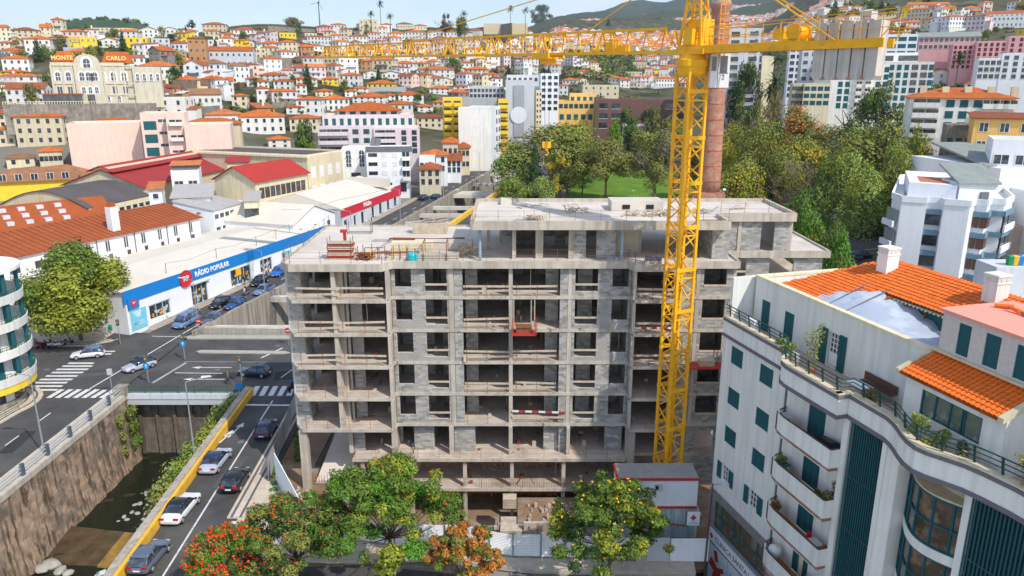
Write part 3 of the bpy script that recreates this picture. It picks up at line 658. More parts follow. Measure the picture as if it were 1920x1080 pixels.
# penthouse
zl, zt = 21.02, 23.9
for a, bb in ((.02,.35),(4.9,5.35)): column(a, bb, 63.1, 63.5, zl, zt)
column(2.05,2.7,63.3,64.6,zl,zt); column(-1.2,-.9,70,70.3,zl,zt); column(-2.3,-2.0,67,67.3,zl,zt)
blockwall(5.37,6.4, zl, zt, 63.3); blockwall(7.3,8.95, zl, zt, 63.1); co.box(8.97,11.6,65.6,65.85,zl,zt); blockwall(17.3,18.75, zl, zt, 63.1)
blockwall(63.2,73, zl, zt, 17.3, axis='y', face=-1); blockwall(63.4,70, zl, zt, 6.4, axis='y', face=1); blockwall(64,70, zl, zt, .3, axis='y', face=1); blockwall(63.6,69, zl, zt, 2.7, axis='y', face=1)
blockwall(.3,5, zl, zt, 69, ops=[(3,4,zl,zl+2.2)]); blockwall(-1,12, zl, zt, 73.2, ops=[(3.5,6,zl+.5,9e9),(9,11,zl,9e9)])
blockwall(18.8,24.9, zl, zt, 66, ops=[(22.4,23.6,zl,9e9)]); column(20.3,20.6,65.9,66.2,zl,zt); column(24.6,25.2,66,66.6,zl,zt); blockwall(66,73, zl, zt, 24.7, axis='y', face=1)
b = B()
for x in (-2.75, 9.4, 14.4): b.tube((x,62.5,21.0),(x,62.5,23.9),.13,n=12)
ubp(b, 'steel_post', mat('blue_grey_steel', (.3,.38,.44), .5, .08))
b = B(); b.prism([(-3.5,61.7),(18.35,61.7),(18.35,65.6),(25.3,65.6),(25.3,74.2),(-3.5,74.2)], 23.9, 24.3); ubp(b, 'roof_slab', 'deck')
b = B()
for p, q in zip(*(lambda P: (P, P[1:]+P[:1]))([(-3.5,61.7),(18.35,61.7),(18.35,65.6),(25.3,65.6),(25.3,74.2),(-3.5,74.2)])):
    d = Vector((q[0]-p[0], q[1]-p[1])).normalized(); n = Vector((d.y,-d.x))*.03
    b.prism([(p[0]+n.x,p[1]+n.y),(q[0]+n.x,q[1]+n.y),(q[0]-n.x*8,q[1]-n.y*8),(p[0]-n.x*8,p[1]-n.y*8)], 23.86, 24.62)
ubp(b, 'parapet', 'conc')
for x0, x1, y0, y1, h in ((8.9+.3,14,68.5,71.2,.9),(-1.3+.2,0,72,73.6,.5)): b = B(); b.box(x0,x1,y0,y1,24.3,24.3+h); ubp(b, 'roof_upstand', 'deck')
b = B(); b.box(10.2,10.9,68.44,68.52,24.5,24.9); b.box(12.4,13.1,68.44,68.52,24.5,24.9); ubp(b, 'vent_opening', 'black')
b = B(); b.box(-8.9,-3.6,66.0,67.5,21.03,21.9); ubp(b, 'roof_upstand', 'deck'); b = B(); b.box(-8.4,-8.0,65.95,66.05,21.4,21.7); ubp(b, 'vent_opening', 'black')
dbr = B(); r9 = random.Random(4)
for zl in (0,3,6,9,12,15,18):
    for k in range(46):
        x = r9.uniform(-17.5,18.5) if zl > 3 else r9.uniform(-13,9); y = r9.uniform(61.6,68); a = r9.uniform(0,3); l_ = r9.uniform(.1,1.3); d = Vector((math.cos(a),math.sin(a),0))*l_*.5
        if r9.random() < .5: dbr.bar(Vector((x,y,zl+.05))-d, Vector((x,y,zl+.05))+d, r9.uniform(.05,.16), .07, m=r9.randrange(3))
        else: s__ = r9.uniform(.1,.45); dbr.box(x,x+s__,y,y+s__*.7,zl,zl+r9.uniform(.08,.6),r9.randrange(3))
    for k in range(5): x = r9.uniform(-17,18) if zl > 3 else r9.uniform(-13,9); y = r9.uniform(62.5,66); dbr.tube((x,y,zl),(x,y,zl+2.72 if zl else 2.6),.035,m=r9.choice([0,1,1]))
ubp(dbr, 'site_debris', ['timber','rust','conc'], kind='stuff')
ubp(bw_, 'block', 'block', kind='stuff'); ubp(mo_, 'mortar', 'mortar'); ubp(co, 'columns', 'conc', kind='stuff')
# ramp at the left
b = B(); b.hexa([(-18.2,61.6,-.3),(-14.6,61.6,-.3),(-14.6,67.5,2.2),(-17.4,67.5,2.2),(-18.2,61.6,.05),(-14.6,61.6,.05),(-14.6,67.5,2.5),(-17.4,67.5,2.5)]); b.box(-18.9,-14.6,61.2,61.7,-1.5,-.2)
ubp(b, 'ramp', 'deck'); b = B(); b.box(-18.9,-14.5,61.1,61.2,-3.6,-1.4); b.box(-24,-18.9,61.3,78,-3.6,-1.0); ubp(b, 'foundation_wall', 'conc')
b = B()
for k in range(15): b.bar((-18.3+k*.26,61.5,.1),(-18.3+k*.26+random.uniform(-.05,.05),61.5+random.uniform(-.1,.1),random.uniform(.9,1.3)),.035)
b.bar((-18.4,61.5,.4),(-14.5,61.5,.4),.03); b.bar((-18.4,61.5,.15),(-14.5,61.5,.15),.03)
for z in (2.72,-.3):
    for k in range(118): b.bar((-14+k*.205,60.92,z),(-14+k*.205+random.uniform(-.05,.05),60.86,z-random.uniform(.15,.5)),.022)
for k in range(60): b.bar((-3+k*.22,60.98,0),(-3+k*.22,60.98,.95+random.uniform(-.1,.05)),.02)
b.bar((-3,60.98,.5),(10.2,60.98,.5),.02)
ubp(b, 'reinforcement_bars', 'rust', kind='stuff')
# guard planks
pl_ = B(); pl_.box(0,1,-.02,.02,-.09,.09); PLK = [pl_.mesh('plank', 'timber'), None]
rwm = mat('red_and_white_board', (.75,.74,.7), .7, .08, 2); pl2 = B()
for k in range(8): pl2.box(k/8,(k+1)/8,-.02,.02,-.09,.09,k%2)
PLKR = pl2.mesh('plank', [rwm,'red'])
def plank(x0, z0, x1, z1, y, me=None):
    L_ = math.hypot(x1-x0, z1-z0); o = put('plank', me or PLK[0], ub, (x0,y-62,z0), (0,-math.atan2(z1-z0,x1-x0),0), (L_,1,1)); return o
posts = B()
for fi, zl in enumerate([6, 9, 12, 15, 18]):
    j = lambda: random.uniform(-.08,.08)
    if zl >= 12:
        for a, bb in ((-18.4,-14.6),(-15.2,-10.9)):
            for h in (.52,1.0): plank(a, zl+h+j(), bb, zl+h+j(), 60.78)
    if zl >= 9:
        for h in (.5,.95):
            plank(-4.2, zl+h+j(), -.3, zl+h+j(), 61.9)
            if zl != 15: plank(.05 if zl != 9 else .3, zl+h+j(), 3.9, zl+h+j(), 61.9)
    if zl >= 12:
        for h in (.5,.95): plank(10.6, zl+h+j(), 14.3, zl+h+j(), 60.78, PLKR if (zl==15 and h<.6) else None)
    plank(-7.5, zl+1.05, -5.6, zl+1.05, 61.97); plank(5.4, zl+1.05, 7.4, zl+1.05, 61.97); plank(16.5, zl+.95, 18.45, zl+.95, 61.97); plank(19.6, zl+1.2, 21.3, zl+1.2, 65.9)
    for x in np.arange(-18.3,-11,1.9): posts.bar((x,60.74,zl),(x,60.74,zl+1.25),.03)
    for x in np.arange(10.7,14.4,1.2): posts.bar((x,60.74,zl),(x,60.74,zl+1.25),.03)
    for x in (-4.0,-2.2,-.5,.4,2.2,3.8): posts.bar((x,61.86,zl),(x,61.86,zl+1.2),.03)
    for h in (.5,1.05):
        if zl < 12: posts.bar((-18.4,60.74,zl+h),(-10.8,60.74,zl+h),.016)
plank(-.0, 7.25, 4.8, 7.1, 61.85, PLKR); plank(-.0, 6.72, 4.8, 6.6, 61.85)
for z, x0, x1, y in ((3,-14.2,10.1,61.0),(0,-14.2,10.1,61.0)):
    for h in (.5,1.0): posts.bar((x0,y,z+h),(x1,y,z+h),.016)
    for x in np.arange(x0,x1,1.9): posts.bar((x,y,z),(x,y,z+1.1),.03)
for P_, z in (([(-19.4,61.8),(-18.6,60.7),(-10.9,60.7),(-10.2,61.8),(9.9,61.8),(10.3,60.7),(14.4,60.7)],21.1),([(-3.3,61.9),(18.2,61.9)],24.4),([(18.6,65.9),(25,65.9)],24.4),([(19.4,62),(19.4,65.8)],21.1),([(-19.4,62),(-19.4,78)],21.1)):
    for p, q in zip(P_, P_[1:]):
        for h in (.55,1.05): posts.bar((*p,z+h),(*q,z+h),.016)
        n = max(1,int(math.hypot(q[0]-p[0],q[1]-p[1])/2))
        for k in range(n+1): posts.bar((p[0]+(q[0]-p[0])*k/n,p[1]+(q[1]-p[1])*k/n,z),(p[0]+(q[0]-p[0])*k/n,p[1]+(q[1]-p[1])*k/n,z+1.15),.03)
ubp(posts, 'edge_rail_posts', 'rust', kind='stuff')
# red loading platforms with props
def platform(x, z, y, lab, W_=1.7):
    r = thing('loading_platform', lab, 'platform', (x,y,z))
    b = B(); b.box(-W_,W_,-1.4,.1,-.07,0); b.bar((-W_,-1.4,.55),(-W_,0,.55),.06); b.bar((W_,-1.4,.55),(W_,0,.55),.06); b.bar((-W_,-1.4,1.0),(-W_,.1,1.0),.06); b.bar((W_,-1.4,1.0),(W_,.1,1.0),.06)
    for sx in (-W_,W_):
        for yy in (-1.4,-.7,0): b.bar((sx,yy,0),(sx,yy,1),.06)
        b.bar((sx,-1.4,0),(sx,0,1),.05)
    b.build('frame', 'red', r)
    for sx in (-W_+.1,W_-.1,W_-.4): b = B(); b.tube((sx,-.1,0),(sx,-.1,2.74),.045); b.build('prop', 'timber', r)
    b = B(); b.box(-.7,.6,-.9,-.1,.01,.5); b.box(-.75,.65,-1,0,.5,.56); b.build('pallet_load', 'timber' if x > 10 else 'rust', r); return r
platform(1.05,15.05,61.6,'red steel loading platform with rebar cage, centre bay of the unfinished building', 1.0)
o = platform(16.9+.1,12.0,61.6,'red steel loading platform with pale crate, right of the crane mast'); 
# things on the bare roof
def pile(name, lab, cat, x, y, z, fn, m, grp=None, parts=None):
    r = thing(name, lab, cat, (x,y,z), group=grp); fn(r); return r
RZ = 21.04
def fscaf(r):
    b = B()
    for k in range(9): b.box(-1.1+random.uniform(-.1,.1),1.1+random.uniform(-.1,.15),-.5,.5,k*.17,k*.17+.09,k%3==1)
    b.build('board', ['timber','red'], r)
    b = B(); [b.bar((sx,sy,0),(sx,sy,1.9),.05) for sx in (-1,1) for sy in (-.5,.5)]; b.build('stanchion', 'rust', r)
pile('board_stack', 'tall stack of red and brown scaffold boards on the bare roof', 'stack', -14.9, 63.4, RZ, fscaf, '')
r = thing('red_jack', 'red steel jack post standing behind the scaffold board stack', 'post', (-14.9,65.3,RZ)); b = B(); b.box(-.12,.12,-.12,.12,0,2.1); b.box(-.35,.2,-.2,.2,1.9,2.15); b.box(-.3,.3,-.3,.3,0,.06); b.build('post', 'red', r)
def frub(m, n, sx, sy, h):
    def f(r):
        b = B()
        for k in range(n):
            a = Vector((random.gauss(0,sx), random.gauss(0,sy), random.uniform(.02,h))); d = Vector((random.uniform(-1,1),random.uniform(-.6,.6),random.uniform(-.25,.25))).normalized()*random.uniform(.3,.9)
            b.bar(a-d*.6, a+d*.6, random.uniform(.05,.15), random.uniform(.03,.1))
        b.build('scrap', m, r)
    return f
pile('scrap_heap', 'low heap of rusty scrap beside the scaffold board stack', 'heap', -12.7, 62.9, RZ, frub('rust',40,.35,.3,.5), '')
pile('timber_heap', 'tangled brown timber heap at the right of the bare roof', 'heap', -5.3+1.3, 64.2, RZ, frub('timber',60,.6,.4,1.1), '')
def fbeams(r):
    for k in range(14):
        b = B(); zz = (k//5)*.2; b.box(-2.2+random.uniform(-.2,.2),2.0,-.7+(k%5)*.3,-.46+(k%5)*.3,zz,zz+.17); b.build('beam', 'conc', r)
    b = B()
    for sx in (-1,1): b.bar((sx,-.8,0),(sx,-.8,1.6),.06); b.bar((sx,.8,0),(sx,.8,1.6),.06); b.bar((sx,-.8,1.6),(sx,.8,1.6),.06)
    b.bar((-1,-.8,1.6),(1,-.8,1.6),.06); b.build('rack', 'rust', r)
pile('beam_stack', 'stack of concrete beams in a rusty rack on the bare roof', 'stack', -6.6, 63.1, RZ, fbeams, '')
def fcrate(r):
    b = B(); b.box(-1.9,1.9,-.6,.6,0,1.15); b.build('block', 'cream', r); b = B(); [b.box(-1.92,1.92,-.62,-.6,.15+k*.25,.2+k*.25) for k in range(4)]; b.build('batten', 'timber', r)
pile('panel_stack', 'block of yellowish formwork panels in the middle of the bare roof', 'stack', -8.8, 64.9, RZ, fcrate, '')
def ffr(r):
    b = B()
    for k in range(9):
        x = -2.6+k*.62; b.bar((x,-.3,0),(x,-.3,random.uniform(.8,1.5)),.06,m=k%3==2); b.bar((x,.4,0),(x,.4,random.uniform(.7,1.3)),.06)
    b.bar((-2.8,-.3,.6),(2.8,-.3,.65),.07); b.bar((-2.8,.4,.5),(2.8,.4,.6),.07); b.bar((-1.8,-.3,1.1),(-.2,-.3,1.1),.06); b.build('frame', ['rust','ylw'], r)
pile('frame_pile', 'row of rusty and yellow steel trestle frames on the bare roof', 'frames', -10.8, 62.9, RZ, ffr, '')
def fbar(r): b = B(); b.lathe([(.01,0),(.42,0),(.45,.25),(.45,.6),(.36,.75),(.01,.8)],14); b.build('drum', 'pool', r)
pile('drum', 'turquoise plastic drum standing near the roof edge', 'drum', -8.5, 61.9+.3, RZ, fbar, '')
r = thing('rebar_bundle', 'long flat bundle of rusty reinforcing bars lying on the bare roof', 'bundle', (-8.2,70.4,RZ)); b = B()
for k in range(60): b.bar((-3.4+random.uniform(-.3,.3),random.uniform(-.7,.7),.05+random.uniform(0,.25)),(3.3+random.uniform(-.3,.4),random.uniform(-.7,.7),.05+random.uniform(0,.25)),.045)
b.build('rebar', 'rust', r, kind='stuff')
def fbox(r): b = B(); b.box(-1.7,1.7,-.6,.6,0,1.0); b.box(-1.75,-1.6,-.65,.65,0,1.05); b.box(1.6,1.75,-.65,.65,0,1.05); b.bar((-.9,-.63,0),(.2,-.63,1),.08); b.build('box', 'timber', r); b = B(); b.bar((-2,0,1.05),(.8,.3,1.4),.3,.05); b.bar((-.5,-.3,1.1),(1.8,.2,1.3),.25,.05); b.bar((-1,.2,1.15),(.4,-.2,1.5),.25,.05); b.build('board', 'conc', r)
pile('timber_crate', 'large open timber crate with planks on top at the rear roof edge', 'crate', -8.3, 74.8, RZ, fbox, '')
r = thing('sheet', 'tilted grey formwork sheet propped on the bare roof', 'sheet', (-11.6,65.2,RZ)); b = B(); b.hexa([(-1,-.3,0),(.9,-.3,1.2),(.9,.4,1.2),(-1,.4,0),(-1,-.3,.08),(.9,-.3,1.28),(.9,.4,1.28),(-1,.4,.08)]); b.build('panel', 'roofgrey', r)
r = thing('steel_stand', 'empty dark steel stand near the rear of the bare roof', 'stand', (-15.4,74.4,RZ)); b = B(); [b.bar((sx,sy,0),(sx,sy,1.2),.06) for sx in (-1.2,1.2) for sy in (-.4,.4)]; b.bar((-1.2,-.4,.1),(1.2,-.4,.1),.06); b.bar((-1.2,.4,.1),(1.2,.4,.1),.06); b.build('frame', 'greyd', r)
r = thing('plank_pair', 'two short grey planks lying on the bare roof', 'planks', (-12.6,70.6,RZ)); b = B(); b.box(-.9,.9,-.3,-.05,0,.1); b.box(-.8,.9,.05,.35,0,.12); b.build('plank', 'roofgrey', r)
for k,(px,py,lab,m) in enumerate([(1000,411,'dark scrap with blue sheet at the left of the upper roof','timber'),(1082,396,'scattered light planks in the middle of the upper roof','timber'),(1190,404,'brown boards in front of the roof upstand','timber'),(1238,404,'tangle of debris left of the crane mast on the upper roof','timber'),(1312,398,'pale rubble right of the crane mast on the upper roof','conc'),(1003,388,'small grey scrap near the rear edge of the upper roof','conc'),(1220,391,'grey mixer parts beside the roof upstand','greyd'),(1385,392,'small block pallet on the far right of the upper roof','conc'),(1070,387,'short grey plank near the rear parapet of the upper roof','roofgrey')]):
    x, y = atz(px, py, 24.32); pile('scrap_pile', lab, 'scrap', x, y, 24.32, frub(m,[22,26,18,26,26,8,10,8,5][k],.55,.4,.35), '')
for px, py, w_ in ((1118,414,1.3),(985,413,1.1),(1340,413,1.6),(1255,393,2.0)):   # rain puddles
    x, y = atz(px, py, 24.31); b = B(); b.prism([(x+w_*math.cos(t)*random.uniform(.7,1.2), y+.5*math.sin(t)*random.uniform(.6,1.2)) for t in np.linspace(0,2*PI,13)[:-1]], 24.3, 24.312); b.build('puddle', mat('puddle_water', (.16,.14,.13), .04, .1, spec=1.), label='shallow rain puddle on the upper roof, '+('in front of the left upstand' if px==1118 else 'at its left end' if px==985 else 'right of the crane' if px==1340 else 'behind the crane'), cat='puddle')
r = thing('crate', 'small dark crate on the balcony slab beside the crane mast', 'crate', (12.1-.2,61.4,RZ+.02)); b = B(); b.box(-.7,.7,-.3,.3,0,.3); b.box(-.6,.7,-.3,.3,.34,.6,1); b.build('crate', ['timber','greyd'], r)
r = thing('pallet_stack', 'stack of timber boards on the pit wall in front of the building', 'stack', (-.2,59.0,-.6)); 
for k in range(6): b = B(); b.box(-.6,.6,-.5,.5,k*.16,k*.16+.1); b.build('board', 'timber' if k else 'timber', r)
# excavation walls & dirt
ew = thing('retaining_wall', 'low concrete wall between the building pit and the white fence', 'wall', (5,57,-2)); b = B(); b.box(-4.0,8,-.9,-.6,-1.7,1.5); b.box(-6,-4.1,-1,1.2,-1.7,.8); ob = b.build('wall', 'conc', ew)
b = B(); 
for k in range(60):
    x, y = random.uniform(-11,-1), random.uniform(55.5,60.5); b.prism([(x+.3*random.random(),y),(x+.5,y+.2*random.random()),(x+.2,y+.4)], -3.7, -3.6+random.uniform(.05,.4))
for k in range(90):
    x, y = random.uniform(-23,-18), random.uniform(56.5,61); b.prism([(x+.3*random.random(),y),(x+.5,y+.2*random.random()),(x+.2,y+.4)], -.3, random.uniform(.02,.25))
for k in range(60):
    x, y = random.uniform(1,8.5), random.uniform(56.6,59.5); b.prism([(x+.3*random.random(),y),(x+.4,y+.2*random.random()),(x+.2,y+.35)], -1.6, -.9+random.uniform(.05,.4))
b.build('rubble', 'conc', kind='stuff')
b = B(); b.box(-24.9,-19.2,61.5,82,-.6,-.12); b.box(-22.4,-14.5,55.6,61.4,-.6,-.1); b.box(.5,9.8,57,61,-3,-1.0); b.build('bare_ground', 'dirt', kind='structure')
# ================================================================ tower crane
cr = thing('tower_crane', 'tall yellow lattice tower crane with white cab and grey counterweights', 'crane', (13.55,58.5,0))
MW = .8; rot = Matrix.Rotation(rad(24),4,'Z')
b = B(rot); z = 0.
for sx in (-1,1):
    for sy in (-1,1): b.bar((sx*MW,sy*MW,0),(sx*MW,sy*MW,36.6),.2,.2)
k = 0
while z < 36.3:
    for (ax,ay),(bx,by) in (((-1,-1),(1,-1)),((1,-1),(1,1)),((1,1),(-1,1)),((-1,1),(-1,-1))):
        A_ = Vector((ax*MW,ay*MW,z)); B_ = Vector((bx*MW,by*MW,z)); 
        if k % 2: A_, B_ = B_, A_
        b.bar(A_, B_+Vector((0,0,1.15)), .085); 
        if k % 3 == 0: b.bar(A_, B_, .1)
    z += 1.15; k += 1
b.build('mast', 'ylw', cr)
b = B(rot)
for sx in (-.3,.15): b.bar((sx,.2,0),(sx,.2,37),.05)
for z in np.arange(0,37,.33): b.bar((-.3,.2,z),(.15,.2,z),.035)
for z in np.arange(1,37,1.1):
    b.bar((-.5,-.1,z),(.35,-.1,z),.03); b.bar((-.5,-.1,z),(-.5,.2,z),.03)
b.build('ladder', 'ylw', cr)
for z in np.arange(4,37,3.45):
    for y_ in (-MW-.13,MW-.02): b = B(rot); b.box(-MW-.13,MW+.13,y_,y_+.15,z,z+.28); b.build('mast_joint', 'ylw', cr)
b = B(); b.box(-2.6,2.6,-2.6,2.6,-.4,.35); b.build('foundation', 'conc', cr)
b = B(rot); b.lathe([(.9,36.2),(1.05,36.4),(1.15,37.0),(1.2,37.0),(1.2,37.45),(1.0,37.5),(.9,37.9)],20); b.build('slewing_ring', 'ylw', cr)
J = Vector((-.619,.785,.016)).normalized(); Rz = math.atan2(J.y, J.x); FJ = Matrix.Translation((0,0,38.0)) @ Matrix.Rotation(Rz,4,'Z')
b = B(FJ); b.box(-1.6,1.8,-.9,.9,-.18,.18); b.box(-1.1,.9,-.75,.75,.18,.5); b.box(-1.0,.4,-1.0,.3,.5,2.3); b.box(-.6,.2,.3,1.0,.5,1.6); b.build('slewing_platform', 'ylw', cr)
b = B(FJ)  # tower head
T = (-.15,0,7.0)
for sx, sy in ((.95,-.6),(.95,.6),(-1.1,-.6),(-1.1,.6)): b.bar((sx,sy,.2),(T[0]+sx*.12,sy*.3,7.0),.17)
for k in range(8):
    t0, t1 = k/8, (k+1)/8
    def Q(sx, sy, t): return (sx*(1-t)+(T[0]+sx*.12)*t, sy*(1-t*.7), .2+6.8*t)
    for sy in (-.6,.6): b.bar(Q(.95,sy,t0), Q(-1.1,sy,t1), .075); b.bar(Q(-1.1,sy,t0), Q(.95,sy,t1), .075) if k%2 else None
    for sx in (.95,-1.1): b.bar(Q(sx,-.6 if k%2 else .6,t0), Q(sx,.6 if k%2 else -.6,t1), .075)
b.box(-.5,.3,-.3,.3,6.8,7.3)
b.build('tower_head', 'ylw', cr)
b = B(FJ)
for yy in (-.25,.25): b.bar((-1.75,yy-.9,.1),(-1.75,yy-.9,6.5),.05)
for z in np.arange(.3,6.4,.33): b.bar((-1.75,-1.15,z),(-1.75,-.65,z),.035)
for z in np.arange(.8,6.4,.9): b.path([(-1.75,-1.15,z),(-2.2,-1.15,z),(-2.35,-.9,z),(-2.2,-.65,z),(-1.75,-.65,z)],.02)
b.box(-2.5,-1.6,-1.3,-.5,4.6,4.66); b.build('head_ladder', 'ylw', cr)
# jib: triangular lattice, in sections
FJ2 = Matrix.Translation((0,0,38.0)) @ Matrix.Rotation(Rz,4,'Z') @ Matrix.Rotation(-.016,4,'Y')
JL = 64.; nseg = 8; jz = 1.75
for sgi in range(nseg):
    u0, u1 = 1.8+sgi*(JL-1.8)/nseg, 1.8+(sgi+1)*(JL-1.8)/nseg
    hh = jz if sgi < 5 else jz*.85
    if sgi == nseg-1: hh = jz*.8
    b = B(FJ2); a0, a1 = u0+.04, u1-.04
    for sy in (-.62,.62): b.bar((a0,sy,0),(a1,sy,0),.21 if sgi < 4 else .18)
    b.bar((a0+(.9 if sgi == 0 else 0),0,hh),(a1,0,hh),.2 if sgi < 4 else .17)
    n = 4; du = (a1-a0)/n
    for k in range(n):
        c0 = a0+k*du; c1 = c0+du; m_ = (c0+c1)/2
        for sy in (-.62,.62): b.bar((c0,sy,0),(m_,0,hh),.085); b.bar((m_,0,hh),(c1,sy,0),.085)
        b.bar((c0,-.62,0),(c1,.62,0) if k%2 else (c0,.62,0),.06)
    b.bar((a0,-.62,0),(a0,.62,0),.1); b.bar((a0,0,hh),(a0,-.62,0),.1); b.bar((a0,0,hh),(a0,.62,0),.1); b.bar((a1,0,hh),(a1,-.62,0),.1); b.bar((a1,0,hh),(a1,.62,0),.1)
    b.build('jib_section', 'ylw', cr)
b = B(FJ2); b.box(63.9,64.9,-.8,.8,-.12,.05); b.bar((64.6,-.7,0),(64.6,-.7,.9),.06); b.bar((64.6,.7,0),(64.6,.7,.9),.06); b.build('jib_tip', 'ylw', cr)
b = B(FJ2); b.lathe([(.01,1.0),(.42,1.0),(.42,1.12),(.01,1.12)],12,c=(8.3,0)); b.box(7.8,8.9,-.3,.3,.15,.9); b.box(6.6,7.4,-.35,.35,.1,.6); b.build('trolley_winch', 'ylw', cr)
b = B(FJ2); b.box(15.6,17.5,-.95,.95,-.45,-.25); b.box(15.4,17.7,-1.0,-.8,-.35,.1); b.box(15.4,17.7,.8,1.0,-.35,.1); b.box(16.0,17.1,-.45,.45,-.85,-.45); b.build('trolley', 'ylw', cr)
# pendants
def fj(u, y, z): return FJ2 @ Vector((u,y,z))
b = B(); top = FJ @ Vector((-.1,0,7.1))
P0 = fj(42,0,jz); b.bar(top+Vector((0,0,.0)), P0, .075); P1 = fj(9,0,jz); b.bar(top, fj(11.5,0,jz*1.02), .0751)
for sy in (-.3,.3): b.bar(top, FJ @ Vector((-11.6,sy*2.6,.35)), .09)
b.build('pendant_bar', 'ylw', cr)
hk = fj(16.6,0,-.8); hz = 29.9
HKF = Matrix.Translation((0,0,0))
b = B(); 
for sx in (-.3,.3): b.bar(hk+Vector((sx,0,0)), (hk.x+sx*.5, hk.y, hz+.5), .03)
b.build('hoist_rope', 'black', cr)
b = B(); 
for sx in (-.38,.38): b.prism([(hk.x+sx*.55-.2,hk.y-.15),(hk.x+sx*.55+.2,hk.y-.15),(hk.x+sx*.55+.2,hk.y+.15),(hk.x+sx*.55-.2,hk.y+.15)], hz, hz+.5)
b.box(hk.x-.36,hk.x+.36,hk.y-.16,hk.y+.16,hz-.1,hz+.2); b.box(hk.x-.12,hk.x+.12,hk.y-.1,hk.y+.1,hz-.35,hz-.1)
b.path([(hk.x,hk.y,hz-.3),(hk.x+.17,hk.y,hz-.5),(hk.x+.12,hk.y,hz-.72),(hk.x-.06,hk.y,hz-.78),(hk.x-.15,hk.y,hz-.66)],.05); b.build('hook_block', 'ylw', cr)
# counter jib
CT = 14.6
b = B(FJ)
for sy in (-.62,.62): b.box(-CT,-1.2,sy-.09,sy+.09,-.12,.42)
for k in range(8): b.bar((-2-k*1.6,-.62,.1),(-2-k*1.6,.62,.1),.12)
b.build('counter_jib_beam', 'ylw', cr)
b = B(FJ); b.box(-9.4,-1.8,-.55,.55,.42,.46); b.build('walkway', 'ylw', cr)
b = B(FJ)
for sy in (-1.0,1.0):
    for zz in (1.0,1.6): b.bar((-CT-.6,sy,zz+.4*(zz>1.2)),(-2,sy,zz),.045)
    for u in np.arange(-CT,-1.9,1.35): b.bar((u,sy,.4),(u,sy,1.75),.045)
    b.bar((-CT-.6,sy,1.2),(-CT+.3,sy,.1),.05)
b.build('handrail', 'ylw', cr)
b = B(FJ @ Matrix.Translation((-8.6,0,1.0)) @ Matrix.Rotation(PI/2,4,'X')); b.lathe([(.01,-.7),(.55,-.7),(.55,-.6),(.38,-.6),(.38,.5),(.55,.5),(.55,.65),(.01,.65)],14); b.build('hoist_drum', 'ylw', cr)
b = B(FJ); b.box(-9.6,-7.6,-.7,.7,.4,.6); b.box(-7.7,-6.9,-.4,.4,.6,1.3); b.build('winch_frame', 'ylw', cr)
for k in range(5):
    b = B(FJ); x0 = -10.0-k*.86
    b.hexa([(x0-.8,-.5,-1.75),(x0-.04,-.5,-1.75),(x0-.04,.5,-1.75),(x0-.8,.5,-1.75),(x0-.8,-.5,1.45),(x0-.04,-.5,1.45),(x0-.04,.5,1.45),(x0-.8,.5,1.45)])
    b.prism([(x0-.8,-.5),(x0-.04,-.5),(x0-.04,.5),(x0-.8,.5)], -1.76, -1.75); b.hexa([(x0-.62,-.5,-2.0),(x0-.2,-.5,-2.0),(x0-.2,.5,-2.0),(x0-.62,.5,-2.0),(x0-.8,-.5,-1.76),(x0-.04,-.5,-1.76),(x0-.04,.5,-1.76),(x0-.8,.5,-1.76)]); b.build('counterweight_block', 'cw', cr)
# cab
FC = Matrix.Translation((1.75,-.35,35.45)); b = B(FC); b.box(-.65,.75,-.8,.8,0,2.4); b.build('cab', 'cab', cr)
b = B(FC); b.prism([(.05,-.86),(.55,-.86),(.55,-.81),(.05,-.81)], 1.1, 2.25); b.box(-.6,-.25,-.83,-.8,1.2,2.2); b.box(.76,.8,-.5,.6,.9,2.2); b.build('cab_window', 'glass', cr)
b = B(FC); b.box(-.02,.64,-.84,-.805,1.02,1.08); b.bar((-.1,-.82,0),(-.1,-.82,2.4),.03); b.build('door_trim', 'greyd', cr)
text('2', .5, 'marking', 'greyd', cr, FC@Vector((.3,-.83,.75)), (PI/2,0,0), .01)
# ================================================================ chimney
ch = thing('factory_chimney', 'tall tapered red brick factory chimney rising from the park', 'chimney', (0,0,0)); cx, cy = 33.7, 128.; ch.location = (cx,cy,1)
zt = aty(1347,6,cy)[2]-1; b = B(); n = 24
def rz(z): return 1.98-(z-16.5)*(1.98-1.36)/(zt-16.5)
b.lathe([(rz(z),z) for z in np.linspace(16.6,zt-1.4,14)]+[(1.5,zt-1.0),(1.66,zt-.4),(1.66,zt)],n); o = b.build('shaft', 'brick', ch, smooth=True)
b = B()
for z in np.arange(18.5,zt-2,2.55): b.lathe([(rz(z)-.1,z-.1),(rz(z)+.06,z-.1),(rz(z)+.06,z+.02),(rz(z)-.1,z+.02)],n)
b.build('band', 'brickr', ch)
b = B(); 
b.box(-2.1,2.1,-2.1,2.1,-2,15.6); b.build('pedestal', 'brick', ch); b = B(); b.box(-2.35,2.35,-2.35,2.35,15.6,16.3); b.box(-2.2,2.2,-2.2,2.2,16.3,16.62); b.build('cornice', 'brick', ch)
b = B(); b.lathe([(1.1,zt),(1.5,zt),(1.5,zt+.5),(1.1,zt+.55)],n); b.build('cap', 'conc', ch)
for sx in (-2.1,2.1):
    b = B(); b.tube((sx,-2.1,16.6),(sx,-2.1,17.1),.05); b.box(sx-.25,sx+.25,-2.4,-2.0,17.05,17.35); b.build('floodlight', 'cab', ch)
